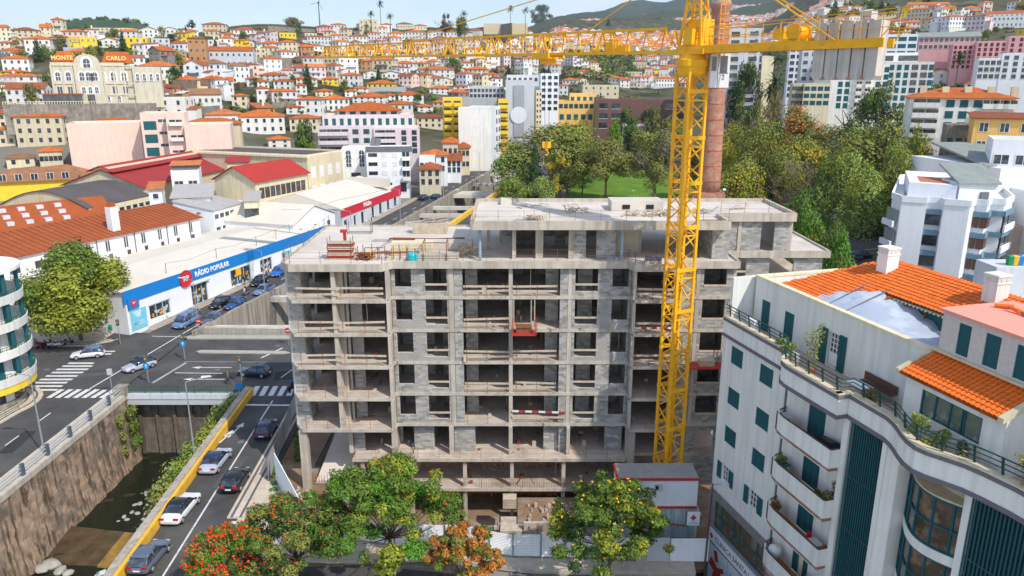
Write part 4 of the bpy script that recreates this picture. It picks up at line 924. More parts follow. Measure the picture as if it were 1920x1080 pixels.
# ================================================================ containers, fence and signs in front
oc = thing('office_container', 'white site office container with red edges stacked above the pit', 'container', (0,0,0)); x0, x1 = 8.35, 14.85; yc = 53.0
b = B(); b.box(x0+.08,x1-.02,yc+.08,yc+2.3,2.95,5.45); b.build('body', 'whiteb', oc)
b = B()
for zz in (2.85,5.35): b.box(x0,x1,yc-.03,yc+.12,zz,zz+.17); b.box(x0-.02,x0+.12,yc+.12,yc+2.4,zz,zz+.17)
b.box(x0-.001,x0+.17,yc-.031,yc+.14,2.84,5.53); b.build('frame', 'red', oc)
b = B()
for k in range(16): b.box(x0+.12,x1,yc+.12+k*.148,yc+.12+k*.148+.08,5.46,5.56)
b.box(x0+.12,x1,yc+.12,yc+2.45,5.40,5.50); b.build('roof', 'roofgrey', oc)
b = B(); b.box(x0+3.0,x0+3.65,yc-.02,yc+.08,4.45,5.0); b.build('window_frame', 'alu', oc); b = B(); b.box(x0+3.08,x0+3.32,yc-.04,yc,4.55,4.9); b.box(x0+3.34,x0+3.57,yc-.04,yc,4.55,4.9,1); b.build('pane', ['glass','cream'], oc)
bc = thing('storage_container', 'weathered pale blue corrugated container under the white site office', 'container', (0,0,0))
b = B()
for k in range(34):
    xa = x0+.1+k*.192; b.hexa([(xa,yc+.1,.2),(xa+.08,yc+.04,.2),(xa+.13,yc+.04,.2),(xa+.19,yc+.1,.2),(xa,yc+.1,2.8),(xa+.08,yc+.04,2.8),(xa+.13,yc+.04,2.8),(xa+.19,yc+.1,2.8)])
b.box(x0,x1,yc+.1,yc+2.4,.1,2.84); b.build('corrugated_side', 'contb', bc)
r = thing('pipe', 'red hose hung along the pale blue container', 'hose', (0,0,0)); b = B(); b.path([(9.8,52.85,1.3),(10.3,52.85,1.6),(11.2,52.85,1.7),(12.5,52.85,1.55),(14.2,52.85,1.35)],.06,m=0); b.build('hose', 'red', r)
def gx(p): return Vector((*atz(p[0],p[1],.1),0))
# hoarding of white corrugated sheets
fpts = [(668,1012),(740,1022),(835,1024),(872,1028),(918,1037),(962,1043),(1014,1044),(1060,1045),(1130,1047),(1192,1050)]
fr = thing('hoarding', 'white corrugated metal hoarding along the pavement in front of the site', 'fence', (0,0,0), group=None)
def sheet(a, c, h0, h1, root, m='whiteb'):
    b = B(); d = c-a; n = Vector((-d.y, d.x, 0)).normalized()*.03
    if n.y > 0: n = -n
    k = 14
    for i in range(k):
        t0, t1 = i/k, (i+1)/k; tm = (t0+t1)/2
        for s0, s1, o0, o1 in ((t0,tm,0,1),(tm,t1,1,0)):
            b.face([a+n*o0+Vector((0,0,.1+s0*h0)), c+n*o0+Vector((0,0,.1+s0*h1)), c+n*o1+Vector((0,0,.1+s1*h1)), a+n*o1+Vector((0,0,.1+s1*h0))])
    b.prism([a[:2],c[:2],(c-n*.6)[:2],(a-n*.6)[:2]], .1, .1+min(h0,h1)-.01)
    b.build('sheet', m, root)
G_ = [gx(p) for p in fpts]; pb = B(); pb.box(-.04,.04,-.06,.03,0,2.15); pme = pb.mesh('post', 'greyd')
for i, (a, c) in enumerate(zip(G_, G_[1:])): sheet(a, c, 2.05-.05*(i%3), 2.0-.06*((i+1)%3), fr); put('post', pme, fr, a+Vector((0,-.05,.05)))
sheet(gx((1256,1052)), gx((1327,1053)), 2.0, 2.05, fr); put('post', pme, fr, gx((1322,1053)))
r = thing('gate', 'grey sheet metal gate between the white hoarding panels', 'gate', gx((1213,1052))); b = B(); d = gx((1254,1052))-gx((1213,1052)); b.bar((0,0,1.1),(d.x,d.y,1.1),.08,2.1); b.build('leaf', 'alu', r); b = B(); b.bar((.1,-.06,.45),(d.x-.1,d.y-.06,.45),.03); b.bar((.1,-.06,1.7),(d.x-.1,d.y-.06,1.7),.03); b.build('brace', 'greyl', r)
r = thing('kerb_wall', 'low stone kerb wall under the white hoarding', 'wall', (0,0,0)); b = B()
for a, c in zip(G_, G_[1:]): b.bar(a+Vector((0,-.12,-.0)), c+Vector((0,-.12,-.0)), .25, .35)
b.build('wall', 'stone', r)
# left hoarding along the river road
fr2 = thing('hoarding', 'long light grey metal hoarding beside the right bank road', 'fence', (0,0,0)); LP = [Vector((-21.8-.0,57.2+.6*0,0)), Vector((-22.6,62,0)), Vector((-23.1,66,0)), Vector((-23.5,70,0)), Vector((-24,74,0)), Vector((-24.4,78,0)), Vector((-24.8,82,0)), Vector((-22,88,0))]
for a, c in zip(LP[1:], LP[2:]): sheet(a+Vector((0,0,0)), c, 2.0, 2.0, fr2, 'alu'); put('post', pme, fr2, a)
r = thing('site_board', 'large blank white hoarding board leaning along the street corner', 'board', (0,0,0)); a = Vector((-21.9,62.0,.1)); c = Vector((-17.9,55.4,.1)); b = B(); d = (c-a)
b.hexa([a, c, c+Vector((.06,.06,0)), a+Vector((.06,.06,0)), a+Vector((0,0,2.9)), c+Vector((0,0,2.3)), c+Vector((.06,.06,2.3)), a+Vector((.06,.06,2.9))]); b.build('board', 'whiteb', r)
def roundsign(px, py, zc, rr, lab, kind='arrow', pole=True, z0=0., col='blue', gxy=None):
    x, y = gxy if gxy else atz(px, py, z0+zc)
    r = thing('traffic_sign', lab, 'sign', (x,y,z0)); b = B()
    if pole: b.tube((0,.05,0),(0,.05,zc+rr),.035); b.build('pole', 'steel', r)
    b = B(Matrix.Translation((0,0,zc)) @ Matrix.Rotation(PI/2,4,'X')); b.lathe([(.01,-.02),(rr,-.02),(rr,.02),(.01,.02)],20); b.build('disc', mat('sign_blue', (.01,.25,.62), .4, .02) if col == 'blue' else 'red', r)
    b = B(); 
    if kind == 'arrow': b.face([(-.06*rr*2,-.025,zc-.6*rr),(.06*rr*2,-.025,zc-.6*rr),(.06*rr*2,-.025,zc+.1*rr),(-.06*rr*2,-.025,zc+.1*rr)]); b.face([(-.4*rr,-.025,zc+.05*rr),(.4*rr,-.025,zc+.05*rr),(0,-.025,zc+.65*rr)])
    elif kind == 'bar': b.box(-.65*rr,.65*rr,-.03,-.024,zc-.14*rr,zc+.14*rr)
    if kind: b.build('symbol', 'whiteb', r)
    return r
roundsign(549,970,2.0,.5,'round blue arrow sign in front of the white hoarding board','arrow')
r = thing('warning_plate', 'white and red chevron plate below the round blue sign', 'sign', (-18.3,55.2,0)); b = B(); b.box(-.9,.9,-.03,.03,1.0,1.45); b.build('plate', 'whiteb', r); b = B()
for k in range(5): b.hexa([(-.85+k*.36,-.036,1.02),(-.7+k*.36,-.036,1.02),(-.7+k*.36,-.031,1.02),(-.85+k*.36,-.031,1.02),(-.75+k*.36,-.036,1.43),(-.6+k*.36,-.036,1.43),(-.6+k*.36,-.031,1.43),(-.75+k*.36,-.031,1.43)])
b.build('stripe', 'red', r)
cs = thing('clinic_sign', 'small white sign with a red cross fixed above the hoarding', 'sign', (14.35,52.0,0)); b = B(); b.box(-.52,.48,-.06,.06,2.0,3.15); b.build('panel', 'whiteb', cs); b = B(); b.box(-.62,-.52,-.08,.08,1.95,3.2); b.build('edge', 'greyd', cs)
b = B(); b.box(-.25,.2,-.075,-.061,2.6,2.78); b.box(-.11,.06,-.0751,-.0611,2.45,2.93); b.build('cross', 'red', cs); text('CLINICA\nSANTA LUZIA', .13, 'lettering', 'blue', cs, (0,-.07,2.22), (PI/2,0,0), .004)
r = thing('lamp_post', 'dark red leaning lamp post in front of the white site container', 'lamp post', (*atz(1322,1058,0),0)); b = B(); b.tube((0,0,0),(.15,.15,6.9),.075,.05); b.build('pole', mat('dark_red_steel', (.16,.05,.05), .6, .1), r); b = B(); b.bar((.15,.15,6.8),(.9,.1,6.9),.06); b.build('arm', 'steel', r); b = B(); b.box(.75,1.3,-.1,.3,6.75,6.95); b.build('lamp_head', 'greyl', r)
# ================================================================ generic parts
def tilemesh(w=.27, l=.44, m='tile1'):
    b = B(); n = 6
    for k in range(n):
        t0, t1 = PI*k/n, PI*(k+1)/n
        def q(t, r, y, z): return (w/2-math.cos(t)*r, y, z+math.sin(t)*r*.62)
        b.face([q(t0,w*.5,0,.035), q(t1,w*.5,0,.035), q(t1,w*.40,l,0), q(t0,w*.40,l,0)]); b.face([q(t1,w*.5,0,.035), q(t0,w*.5,0,.035), q(t0,w*.42,0,.012), q(t1,w*.42,0,.012)])
    return b
TM = mat('glazed_orange_tile', (.72,.15,.015), .55, .12, 3, island=.22, stain=(1.5,.6,.5), stainc=(.45,.12,.04))
def tiles(root, P0, eu, es, nu, ns, pitch, expo, keep, quota, TMESH=None):
    """rows of barrel tiles; the first `quota` are parts of their own, the rest one joined part"""
    eu = Vector(eu).normalized(); es = Vector(es).normalized(); nz_ = eu.cross(es)
    R = Matrix((eu, es, nz_)).transposed().to_4x4(); jb = B(); src = tilemesh(pitch*1.06, expo*1.22)
    me = src.mesh('tile', TM, True) if quota else None; c = 0
    for j in range(ns):
        for i in range(nu):
            p = Vector(P0)+eu*(i*pitch)+es*(j*expo)
            if not keep(i*pitch, j*expo): continue
            Mx = Matrix.Translation(p+nz_*random.uniform(0,.012)) @ R @ Matrix.Rotation(random.uniform(-.02,.02),4,'Z')
            if c < quota:
                o = put('tile', me, root); o.matrix_local = Mx; c += 1
            else:
                base = len(jb.v); jb.v += [tuple(Mx @ Vector(v)) for v in src.v]; jb.f += [[base+k for k in f] for f in src.f]; jb.m += src.m
    if jb.v: jb.build('tiles', TM, root, smooth=True, kind='stuff')
# ================================================================ clinic apartment block at the right
CROT = math.atan2(-.965,.263)
cl = thing('apartment_building', 'near white apartment block with teal shutters, curved balconies and clinic on ground floor', 'building', (15.95,53.23,0), CROT)
def wallface(b, u0, u1, z0, z1, v, ops, th=.3, m=0):
    """wall along u at depth v with openings, built from solid pieces"""
    us = sorted(set([u0,u1]+[o[0] for o in ops]+[o[1] for o in ops])); zs = sorted(set([z0,z1]+[o[2] for o in ops]+[o[3] for o in ops]))
    for a, c in zip(us, us[1:]):
        run = None
        for e, f in zip(zs, zs[1:]):
            inside = any(o[0] <= a and c <= o[1] and o[2] <= e and f <= o[3] for o in ops)
            if not inside: b.box(a, c, v, v+th, e, f, m)
b = B()
opsL = []
for zt in (17.1,13.85,10.7):
    opsL += [(1.2,2.75,zt-1.35,zt),(4.9,6.45,zt-1.35,zt)]
opsL += [(1.3,2.3,6.1,7.45),(5.05,6.15,6.1,7.45)]
wallface(b, 0, 8.55, 4.7, 19.0, 0, opsL)
b.box(.0,.3,.3,14,-5,22); b.box(0,34,.3,14,-5,4.6) ; b.build('front_wall', 'white', cl)
def shutter(u0, u1, z0, z1, v, panels=2, m='teal', name='shutter', root=None):
    b = B(); w = (u1-u0)/panels
    for k in range(panels):
        a, c = u0+k*w+.02, u0+(k+1)*w-.02
        b.box(a,c,v,v+.03,z0,z1)
        for s_ in (a,c-.07): b.box(s_,s_+.07,v-.025,v,z0,z1)
        zz = z0
        while zz < z1-.03: b.box(a+.07,c-.07,v-.018,v,zz,zz+.045); zz += .09
        b.box(a+.07,c-.07,v-.025,v-.018,(z0+z1)/2-.04,(z0+z1)/2+.04)
    b.build(name, m, root or cl)
for zt in (17.1,13.85,10.7):
    for a, c in ((1.2,2.75),(4.9,6.45)): shutter(a,c,zt-1.35,zt,.06)
def openwin(u0, u1, z0, z1):
    w = (u1-u0)
    shutter(u0-.62,u0-.04,z0,z1,-.07,1); shutter(u1+.04,u1+.62,z0,z1,-.07,1)
    b = B(); b.box(u0,u1,.16,.2,z0,z1,1)
    for k in range(4): b.box(u0+k*(w-.06)/3,u0+k*(w-.06)/3+.06,.1,.16,z0,z1)
    for k in range(4): b.box(u0,u1,.115,.155,z0+k*(z1-z0-.05)/3,z0+k*(z1-z0-.05)/3+.05)
    b.build('window', ['frame','glass'], cl)
openwin(1.3,2.3,6.1,7.45); openwin(5.05,6.15,6.1,7.45)
# curved ledge with trims
LE = [(0,.05),(7.2,.05),(7.7,.16),(8.2,.55),(8.6,1.0),(9.1,1.38),(9.8,1.55),(10.5,1.56),(14.6,1.5),(14.64,.78),(17.5,.8),(18.1,.95),(18.7,1.2),(19.3,1.5),(20,1.78),(20.7,1.9),(21.3,1.75),(22,1.38),(22.8,1.0),(23.6,.8),(25,.58),(34,.5)]
def ledge(d, z0, z1, name, m):
    b = B()
    for (a,na),(c,nc) in zip(LE, LE[1:]):
        if c-a < .1:  # step face
            b.prism([(a-.3,-na-d),(a+d+.001,-na-d),(a+d+.001,-nc+.2),(a-.3,-nc+.2)], z0, z1); continue
        b.prism([(a,-na-d),(c,-nc-d),(c,-nc+.35),(a,-na+.35)], z0, z1)
    b.build(name, m, cl)
ledge(0, 17.62, 18.98, 'parapet', 'white'); ledge(.09, 18.72, 18.90, 'dark_trim', 'trim'); ledge(.09, 17.5, 17.72, 'dark_trim', 'trim'); ledge(.07, 18.98, 19.06, 'coping', 'cream')
b = B()
for (a,na),(c,nc) in zip(LE, LE[1:]):
    if c-a > .1: b.prism([(a,-na+.2),(c,-nc+.2),(c,2.2),(a,2.2)], 17.55, 18.3)
b.build('terrace_floor', 'terr', cl)
# terrace handrail
b = B(); bp = B()
for (a,na),(c,nc) in zip(LE, LE[1:]):
    for h, r in ((.42,.03),(.66,.03),(.9,.04)): b.tube((a,-na+.12,19.0+h),(c,-nc+.12,19.0+h),r,n=6)
b.build('handrail', mat('dark_green_rail', (.02,.07,.06), .5, .1), cl)
pm = B(); pm.bar((0,.15,0),(0,-.02,.95),.05,.12); pme_ = pm.mesh('rail_post', MATS['dark_green_rail'])
for u in np.arange(.4,34,1.25):
    n_ = float(np.interp(u,[p[0] for p in LE],[p[1] for p in LE])); put('rail_post', pme_, cl, (u,-n_+.12,19.0))
# balcony stack
b = B(); ops = [(10.4,12.0,z,z+2.45) for z in (14.35,11.05,7.75,4.45)]
wallface(b, 8.55, 14.5, 4.2, 17.6, .0, ops); b.box(14.5,14.95,-.85,.3,-5,17.6); b.build('front_wall', 'white', cl)
for i, z in enumerate((14.3,11.0,7.7,4.4)):
    if z == 4.4:
        pass
    shutter(10.4,12.0,z+.1,z+2.5,.05,3)
    if i == 3: b = B(); b.box(11.1,11.5,.0,.04,z+.1,z+2.3); b.build('open_door', 'cream', cl)
    out_ = [(8.25,.0),(8.45,.62),(8.8,1.08),(9.3,1.38),(9.9,1.5),(14.35,1.5)]
    b = B(); b.prism([(u,-n) for u,n in out_]+[(14.5,-1.5),(14.5,.05)], z-.2, z); b.build('balcony_floor', 'terracotta', cl)
    b = B()
    for (a,na),(c,nc) in zip(out_[2:], out_[3:]): b.prism([(a,-na),(c,-nc),(c,-nc+.14),(a,-na+.14)], z-.25, z+1.15)
    b.prism([(14.35,-1.5),(14.5,-1.5),(14.5,.0),(14.35,.0)], z-.25, z+1.15); b.prism([(8.6,-.9),(8.8,-1.08),(9.3,-1.38),(14.5,-1.5),(14.5,.05),(8.4,.05)], z-.27,z-.201)
    b.build('balcony_parapet', 'white', cl)
    b = B(); b.bar((9.3,-1.3,z+1.17),(9.9,-1.42,z+1.17),.1,.05); b.bar((9.9,-1.42,z+1.17),(14.4,-1.42,z+1.17),.12,.05); b.bar((14.42,-1.42,z+1.17),(14.42,0,z+1.17),.12,.05); b.build('balcony_coping', 'brownf', cl)
    b = B(); k = 7
    for t in np.linspace(0,1,12):
        a = 8.2+.75*t**1.4; n_ = 1.15*math.sin(t*PI/2); b.bar((a,-n_,z-.2),(a,-n_,z+.95),.035); 
    b.bar((8.2,0,z+.95),(8.42,-.62,z+.95),.05); b.bar((8.42,-.62,z+.95),(8.95,-1.15,z+.95),.05); b.build('balcony_rail', 'brownf', cl)
    b = B(); b.box(8.0,8.12,-.08,0,z+.2,z+2.2); b.build('down_pipe', 'greyd', cl)
# louvres: every slat is a part
sl = B(); sl.hexa([(0,0,0),(.10,-.07,0),(.13,-.03,0),(.03,.04,0),(0,0,1),(.10,-.07,1),(.13,-.03,1),(.03,.04,1)]); slm = sl.mesh('slat', 'teal')
def louvre(u0, u1, n0, n1, z0, z1, k):
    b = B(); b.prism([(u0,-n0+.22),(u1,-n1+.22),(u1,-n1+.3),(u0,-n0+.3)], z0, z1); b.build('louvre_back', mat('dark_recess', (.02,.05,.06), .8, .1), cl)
    for i in range(k):
        t = i/k; 
        for a, c in ((z0,z0+(z1-z0)/2-.04),(z0+(z1-z0)/2+.04,z1)): put('slat', slm, cl, (u0+(u1-u0)*t, -(n0+(n1-n0)*t), a), 0, (1,1,c-a))
    for zz in np.arange(z0+1.6,z1,3.3): b = B(); b.bar((u0,-n0+.1,zz),(u1,-n1+.1,zz),.06); b.build('louvre_rail', 'steel', cl)
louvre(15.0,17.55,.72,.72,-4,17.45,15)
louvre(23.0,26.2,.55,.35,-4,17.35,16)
b = B(); b.box(17.55,17.85,-.85,.4,-5,17.6); b.prism([(17.85,-.75),(18.4,-.45),(18.6,.6),(17.85,.6)],-5,17.6); b.box(22.6,23.0,-.55,.5,-5,17.55); b.box(26.2,34,-.4,.4,-5,17.6); b.build('pier', 'white', cl)
# curved glazed bays
def bayc(t, d=0): # arc from (18.6,-.2) to (22.6,.1)
    u = 18.6+4.0*t; n_ = -.25+.45*t+1.0*math.sin(PI*t)*.85+d; return u, -n_
for i, z in enumerate((13.55,10.25,6.95,3.65,.35)):
    zt_ = z+2.75; T_ = np.linspace(0,1,17)
    b = B()
    for a, c in zip(T_, T_[1:]):
        p, q = bayc(a,-.06), bayc(c,-.06); b.prism([p,q,(q[0],q[1]+.04),(p[0],p[1]+.04)], z, zt_)
    b.build('pane', 'glassw', cl, smooth=False)
    b = B()
    for t in (0,.16,.4,.66,.88,1):
        p = bayc(t); b.box(p[0]-.05,p[0]+.05,p[1]-.02,p[1]+.09,z,zt_)
    for zz in (z,z+1.25,zt_-.08):
        for a, c in zip(T_, T_[1:]): b.bar((*bayc(a),zz+.04),(*bayc(c),zz+.04),.08)
    b.build('window_frame', 'teal', cl)
    b = B(); A_ = [bayc(t,.06) for t in T_]; b.prism(A_+[(22.6,.6),(18.6,.6)], z-.55, z-.02); b.build('bay_band', 'white', cl)
    b = B(); A_ = [bayc(t,-.12) for t in T_]; b.box(18.6,22.6,2.2,2.3,z,zt_); b.build('room_back', 'cream', cl)
    b = B(); b.box(19.5,21.5,.9,2.2,z,z+.7); b.box(20.2,20.5,1.2,2.0,z+.7,z+2); b.build('furniture', 'brownf', cl)
b = B(); b.prism([bayc(t,.02) for t in np.linspace(0,1,17)]+[(22.6,.6),(18.6,.6)], 16.32, 16.42); b.box(18.4,22.7,.2,.6,16.42,17.6); b.build('bay_lintel', 'cream', cl)
# ground floor: granite, glazing, clinic lettering
b = B(); wallface(b, 0, 8.6, -5, 4.72, -.1, [(.9,7.9,1.75,4.05),(.6,8.3,-4.6,.2)], .4); b.build('stone_base', 'stoneg', cl)
b = B()
for u in (.9,1.75,3.6,4.3,6.6,7.85): b.box(u,u+.08,-.04,.02,1.75,4.05)
for zz in (1.75,2.85,3.98): b.box(.9,7.93,-.035,.015,zz,zz+.07)
b.build('window_frame', 'teal', cl); b = B(); b.box(.95,7.9,.03,.06,1.8,4.0); b.build('pane', 'glassw', cl)
b = B(); b.box(1,7.9,2.2,2.3,1,4.2); b.build('room_back', 'cream', cl)
sg = thing('clinic_fascia', 'long white clinic name board with a red cross above the shop window', 'sign', (15.95,53.23,0), CROT)
b = B(); b.box(.55,9.2,-.24,-.12,.42,1.42); b.build('board', 'whiteb', sg); b = B(); b.box(.75,1.2,-.27,-.241,.84,1.0); b.box(.9,1.05,-.272,-.242,.69,1.15); b.build('cross', 'red', sg)
text('CLINICA SANTA LUZIA', .62, 'lettering', 'greyd', sg, (1.5,-.25,.92), (PI/2,0,0), .01, 'LEFT', sx=1.0)
ps = thing('clinic_poster', 'large clinic window poster with a broken red cross below the name board', 'poster', (15.95,53.23,0), CROT)
b = B(); b.box(.65,3.3,-.16,-.11,-4.4,.15); b.box(3.4,8.2,-.16,-.11,-4.4,.15); b.build('panel', mat('pale_blue_print', (.62,.7,.72), .5, .06), ps); b = B()
for (x_,z_,w_,h_,t_) in ((1.7,-.55,.55,.9,.35),(1.3,-1.5,.9,.8,-.3),(2.1,-1.7,.9,.7,.2),(1.7,-2.4,.6,.9,-.25),(2.6,-1.3,.7,.4,.5)):
    c_, s__ = math.cos(t_), math.sin(t_); P4 = [(-w_/2,-h_/2),(w_/2,-h_/2),(w_/2,h_/2),(-w_/2,h_/2)]; b.face([(x_+p*c_-q*s__, -.165-.001*len(b.f), z_+p*s__+q*c_) for p,q in P4])
b.build('broken_cross', 'red', ps); text('30 anos', .7, 'lettering', 'greyd', ps, (4.9,-.17,-.9), (PI/2,0,0), .005)
# upper set-back storey
b = B(); wallface(b, .6, 17.3, 18.3, 22.05, 2.0, [(1.55,2.55,18.35,20.6),(4.3,5.35,18.35,20.55),(8.95,10.0,18.35,20.6)], .3); b.box(.6,.9,2.3,9,18.3,22.05); b.build('upper_wall', 'white', cl)
b = B(); b.box(.5,17.3,1.93,2.35,22.05,22.2); b.box(.5,.95,2.35,9,22.05,22.2); b.build('coping', 'cream', cl)
shutter(1.55,2.55,18.35,20.6,2.04,2); shutter(4.3,5.35,18.35,20.55,2.04,2)
b = B()
shutter(8.2,8.93,18.35,20.7,1.93,2); shutter(10.03,10.7,18.35,20.7,1.93,2)
b = B(); b.box(8.95,10.0,2.2,2.24,18.35,20.6); b.box(9.0,9.95,2.14,2.2,18.4,19.2,1)
for k in range(4): b.box(9.0+k*.3,9.05+k*.3,2.13,2.2,19.2,20.55,1)
for k in range(5): b.box(9.0,9.95,2.14,2.2,19.2+k*.33,19.25+k*.33,1)
b.build('glazed_door', ['glass','frame'], cl)
# tiled roofs
up = Vector((0,1,.39)).normalized()
b = B(); b.face([(3.0,2.3,22.05),(9.6,2.3,22.05),(12,8.0,24.27),(6.4,8.0,24.27)]); b.face([(9.2,5.1,23.1),(17.4,5.1,23.1),(17.4,8.2,24.35),(9.2,8.2,24.35)]); b.face([(6.4,8.0,24.27),(17.6,8.2,24.35),(21,14,22.4),(6.4,14,22.4)]); b.face([(3,2.3,22.05),(6.4,8,24.27),(6.4,14,22.4),(.9,9,22.0)]); b.face([(17.4,5.1,23.1),(34,5.1,23.0),(34,10,24.8),(17.4,8.2,24.35)]); b.build('roof', 'tile', cl)
tiles(cl, (17.25,-.12,21.28), (1,0,0), Vector((0,2.2,.92)), 21, 8, .28, .31, lambda u,s: True, 168)
tiles(cl, (9.1,5.0,23.12), (1,0,0), up, 30, 11, .28, .31, lambda u,s: True, 100)
tiles(cl, (3.0,2.4,22.1), (1,0,0), up, 32, 20, .28, .31, lambda u,s: u > s*.56-.1 and u < 6.3+s*.05 , 30)
tiles(cl, (17.5,5.2,23.1), (1,0,0), up, 40, 14, .28, .31, lambda u,s: True, 0)
b = B(); b.box(9.3,17.2,5.5,5.7,20.5,23.0); b.box(9.0,9.2,4.9,8,20.5,22.9); b.build('dormer_wall', 'teal', cl); b = B()
for u in (9.9,11.4,13.0): b.bar((u,5.2,21),(u,5.2,22.9),.08)
b.bar((9.9,5.2,22.4),(13,5.2,22.4),.08); b.build('scaffold', 'rust', cl)
b = B(); 
for j in range(26): b.box(9.2+j*.31,9.32+j*.31,4.9,5.1,22.93,23.05)
b.build('rafter_end', 'cream', cl, kind='stuff')
for nm, (u, v, z0, h) in {'a':(7.6,7.0,23.2,2.3),'b':(15.4,7.4,23.2,2.4)}.items():
    chn = B(); chn.box(u-.45,u+.45,v-.45,v+.45,z0,z0+h-.5); chn.box(u-.5,u+.5,v-.5,v+.5,z0+h-.5,z0+h-.42); chn.box(u-.5,u+.5,v-.5,v+.5,z0+h-.1,z0+h); chn.box(u-.46,u+.46,v-.46,v+.46,z0+h-.42,z0+h-.1,1)
    o = chn.build('chimney', ['white','greyl'], cl)
    q = B(); 
    for s_ in (-.25,.1): q.box(u+s_,u+s_+.16,v-.48,v-.462,z0+h-.35,z0+h-.18); q.box(u+.462,u+.48,v+s_,v+s_+.16,z0+h-.35,z0+h-.18)
    q.build('vent', 'cream', o)
# plastic sheeting
sh = thing('plastic_sheeting', 'translucent pale plastic sheeting draped over the roof opening between tiles and wall', 'sheeting', (15.95,53.23,0), CROT)
b = B(); NX, NY = 26, 10; gi = []
for j in range(NY+1):
    row = []
    for i in range(NX+1):
        u = 6.7+i/NX*10.4; t = j/NY; v = 2.25+t*(1.9+1.2*min(1,i/8)-(.3 if i > 18 else 0)); u2 = u+(1-t)*.2
        z = 22.16+1.05*math.sin(PI*min(1,t*1.0)*.5)*max(0,1-abs(i-7)/12.)+.07*math.sin(i*1.9+j*.7)*t+.05*math.sin(i*.7-j*2.1)*t - (.25 if i>20 else 0)*t
        row.append(b.pt((u2,v,z)))
    gi.append(row)
for A_, Q_ in zip(gi, gi[1:]):
    for i in range(NX): b.f.append([A_[i],A_[i+1],Q_[i+1],Q_[i]]); b.m.append(0)
b.build('sheet', 'sheet', sh, smooth=True); b = B(); b.bar((8.3,2.3,22.2),(8.6,4.9,23.5),.05); b.bar((9.9,2.3,22.2),(10.3,5,23.5),.05); b.build('pole', 'greyd', sh)
# salmon roofed block
b = B(); wallface(b, 17.35, 34, 18.3, 24.45, 2.0, [(18.4,19.15,22.5,24.15),(20.0,20.85,22.5,24.15),(21.7,22.6,22.5,24.15),(23.6,24.5,22.5,24.15)], .3); b.box(17.35,17.65,2.3,6.5,18.3,24.45); b.build('upper_wall', mat('rough_cast', (.60,.57,.53), .95, .12, 6, .5, 20), cl)
for a in (18.4,20.0,21.7,23.6): shutter(a,a+.8,22.5,24.15,2.05,1)
b = B(); b.box(17.2,34,1.85,6.6,24.45,24.6); b.build('flat_roof', 'pinkroof', cl)
b = B()
for k in range(9): b.tube((17.9+k*.7,4.6+.2*math.sin(k),24.72+.1*(k%2)),(18.5+k*.7,4.9+.3*math.cos(k*2),24.74),.1,.13,n=8)
b.build('loose_tiles', TM, cl)
# glazed terrace room
b = B(); wallface(b, 17.45, 23.4, 18.3, 21.3, .15, [(18.55,22.2,19.45,20.8)], .2); b.hexa([(17.45,.35,18.3),(17.65,.35,18.3),(17.65,2,18.3),(17.45,2,18.3),(17.45,.35,21.25),(17.65,.35,21.25),(17.65,2,22.05),(17.45,2,22.05)]); b.hexa([(23.2,.35,18.3),(23.4,.35,18.3),(23.4,2,18.3),(23.2,2,18.3),(23.2,.35,21.3),(23.4,.35,21.3),(23.4,2,22.15),(23.2,2,22.15)]); b.build('room_wall', 'white', cl)
b = B(); 
for u in (18.55,19.4,20.3,21.0,21.15,22.12): b.box(u,u+.08,.2,.27,19.45,20.8)
b.box(18.55,22.2,.2,.27,19.45,19.52); b.box(18.55,22.2,.2,.27,20.73,20.8); b.build('window_frame', 'teal', cl); b = B(); b.box(18.6,22.2,.27,.3,19.5,20.75); b.build('pane', glass('room_glass', (.16,.18,.15)), cl)
b = B(); b.face([(17.2,-.15,21.22),(23.3,-.15,21.22),(23.3,2.05,22.14),(17.2,2.05,22.14)]); b.face([(17.2,-.15,21.18),(17.2,2.05,22.1),(23.3,2.05,22.1),(23.3,-.15,21.18)]); b.build('canopy', 'tile', cl)
b = B(); b.hexa([(17.0,-.2,21.15),(17.22,-.2,21.15),(17.22,2.0,22.1),(17.0,2.0,22.1),(17.0,-.2,21.42),(17.22,-.2,21.42),(17.22,2.0,22.34),(17.0,2.0,22.34)]); b.hexa([(23.2,-.2,21.15),(23.5,-.2,21.15),(23.5,2.0,22.1),(23.2,2.0,22.1),(23.2,-.2,21.42),(23.5,-.2,21.42),(23.5,2.0,22.34),(23.2,2.0,22.34)]); b.box(17,23.5,1.75,2.0,22.3,22.42); b.build('verge', 'cream', cl)
# terrace & balcony clutter
ac = thing('air_conditioner', 'white air conditioning unit on the terrace corner by the green rail', 'air conditioner', (15.95,53.23,0), CROT); b = B(); b.box(2.0,3.0,.5,.9,18.35,19.5); b.build('casing', 'cab', ac); b = B(); b.box(2.1,2.6,.48,.5,18.6,19.2); b.build('grille', 'greyl', ac)
tb = thing('table', 'white topped garden table on the curved roof terrace', 'table', (15.95,53.23,0), CROT); b = B(); b.box(13.2,14.5,.1,.9,19.05,19.1); b.build('table_top', 'whiteb', tb); 
for u, v in ((13.3,.2),(14.4,.2),(13.3,.8),(14.4,.8)): b = B(); b.box(u,u+.06,v,v+.06,18.3,19.05); b.build('leg', 'alu', tb)
bn = thing('bench', 'brown slatted bench against the terrace wall', 'bench', (15.95,53.23,0), CROT)
for k in range(4): b = B(); b.box(12.6,15.2,1.3+k*.14,1.4+k*.14,18.75,18.8); b.build('slat', 'brownf', bn)
b = B(); b.box(12.6,15.2,1.85,1.9,18.8,19.3); b.build('backrest', 'brownf', bn)
def WP(u, v): return Vector((15.95+u*.263+v*.965, 53.23-u*.965+v*.263, 0))
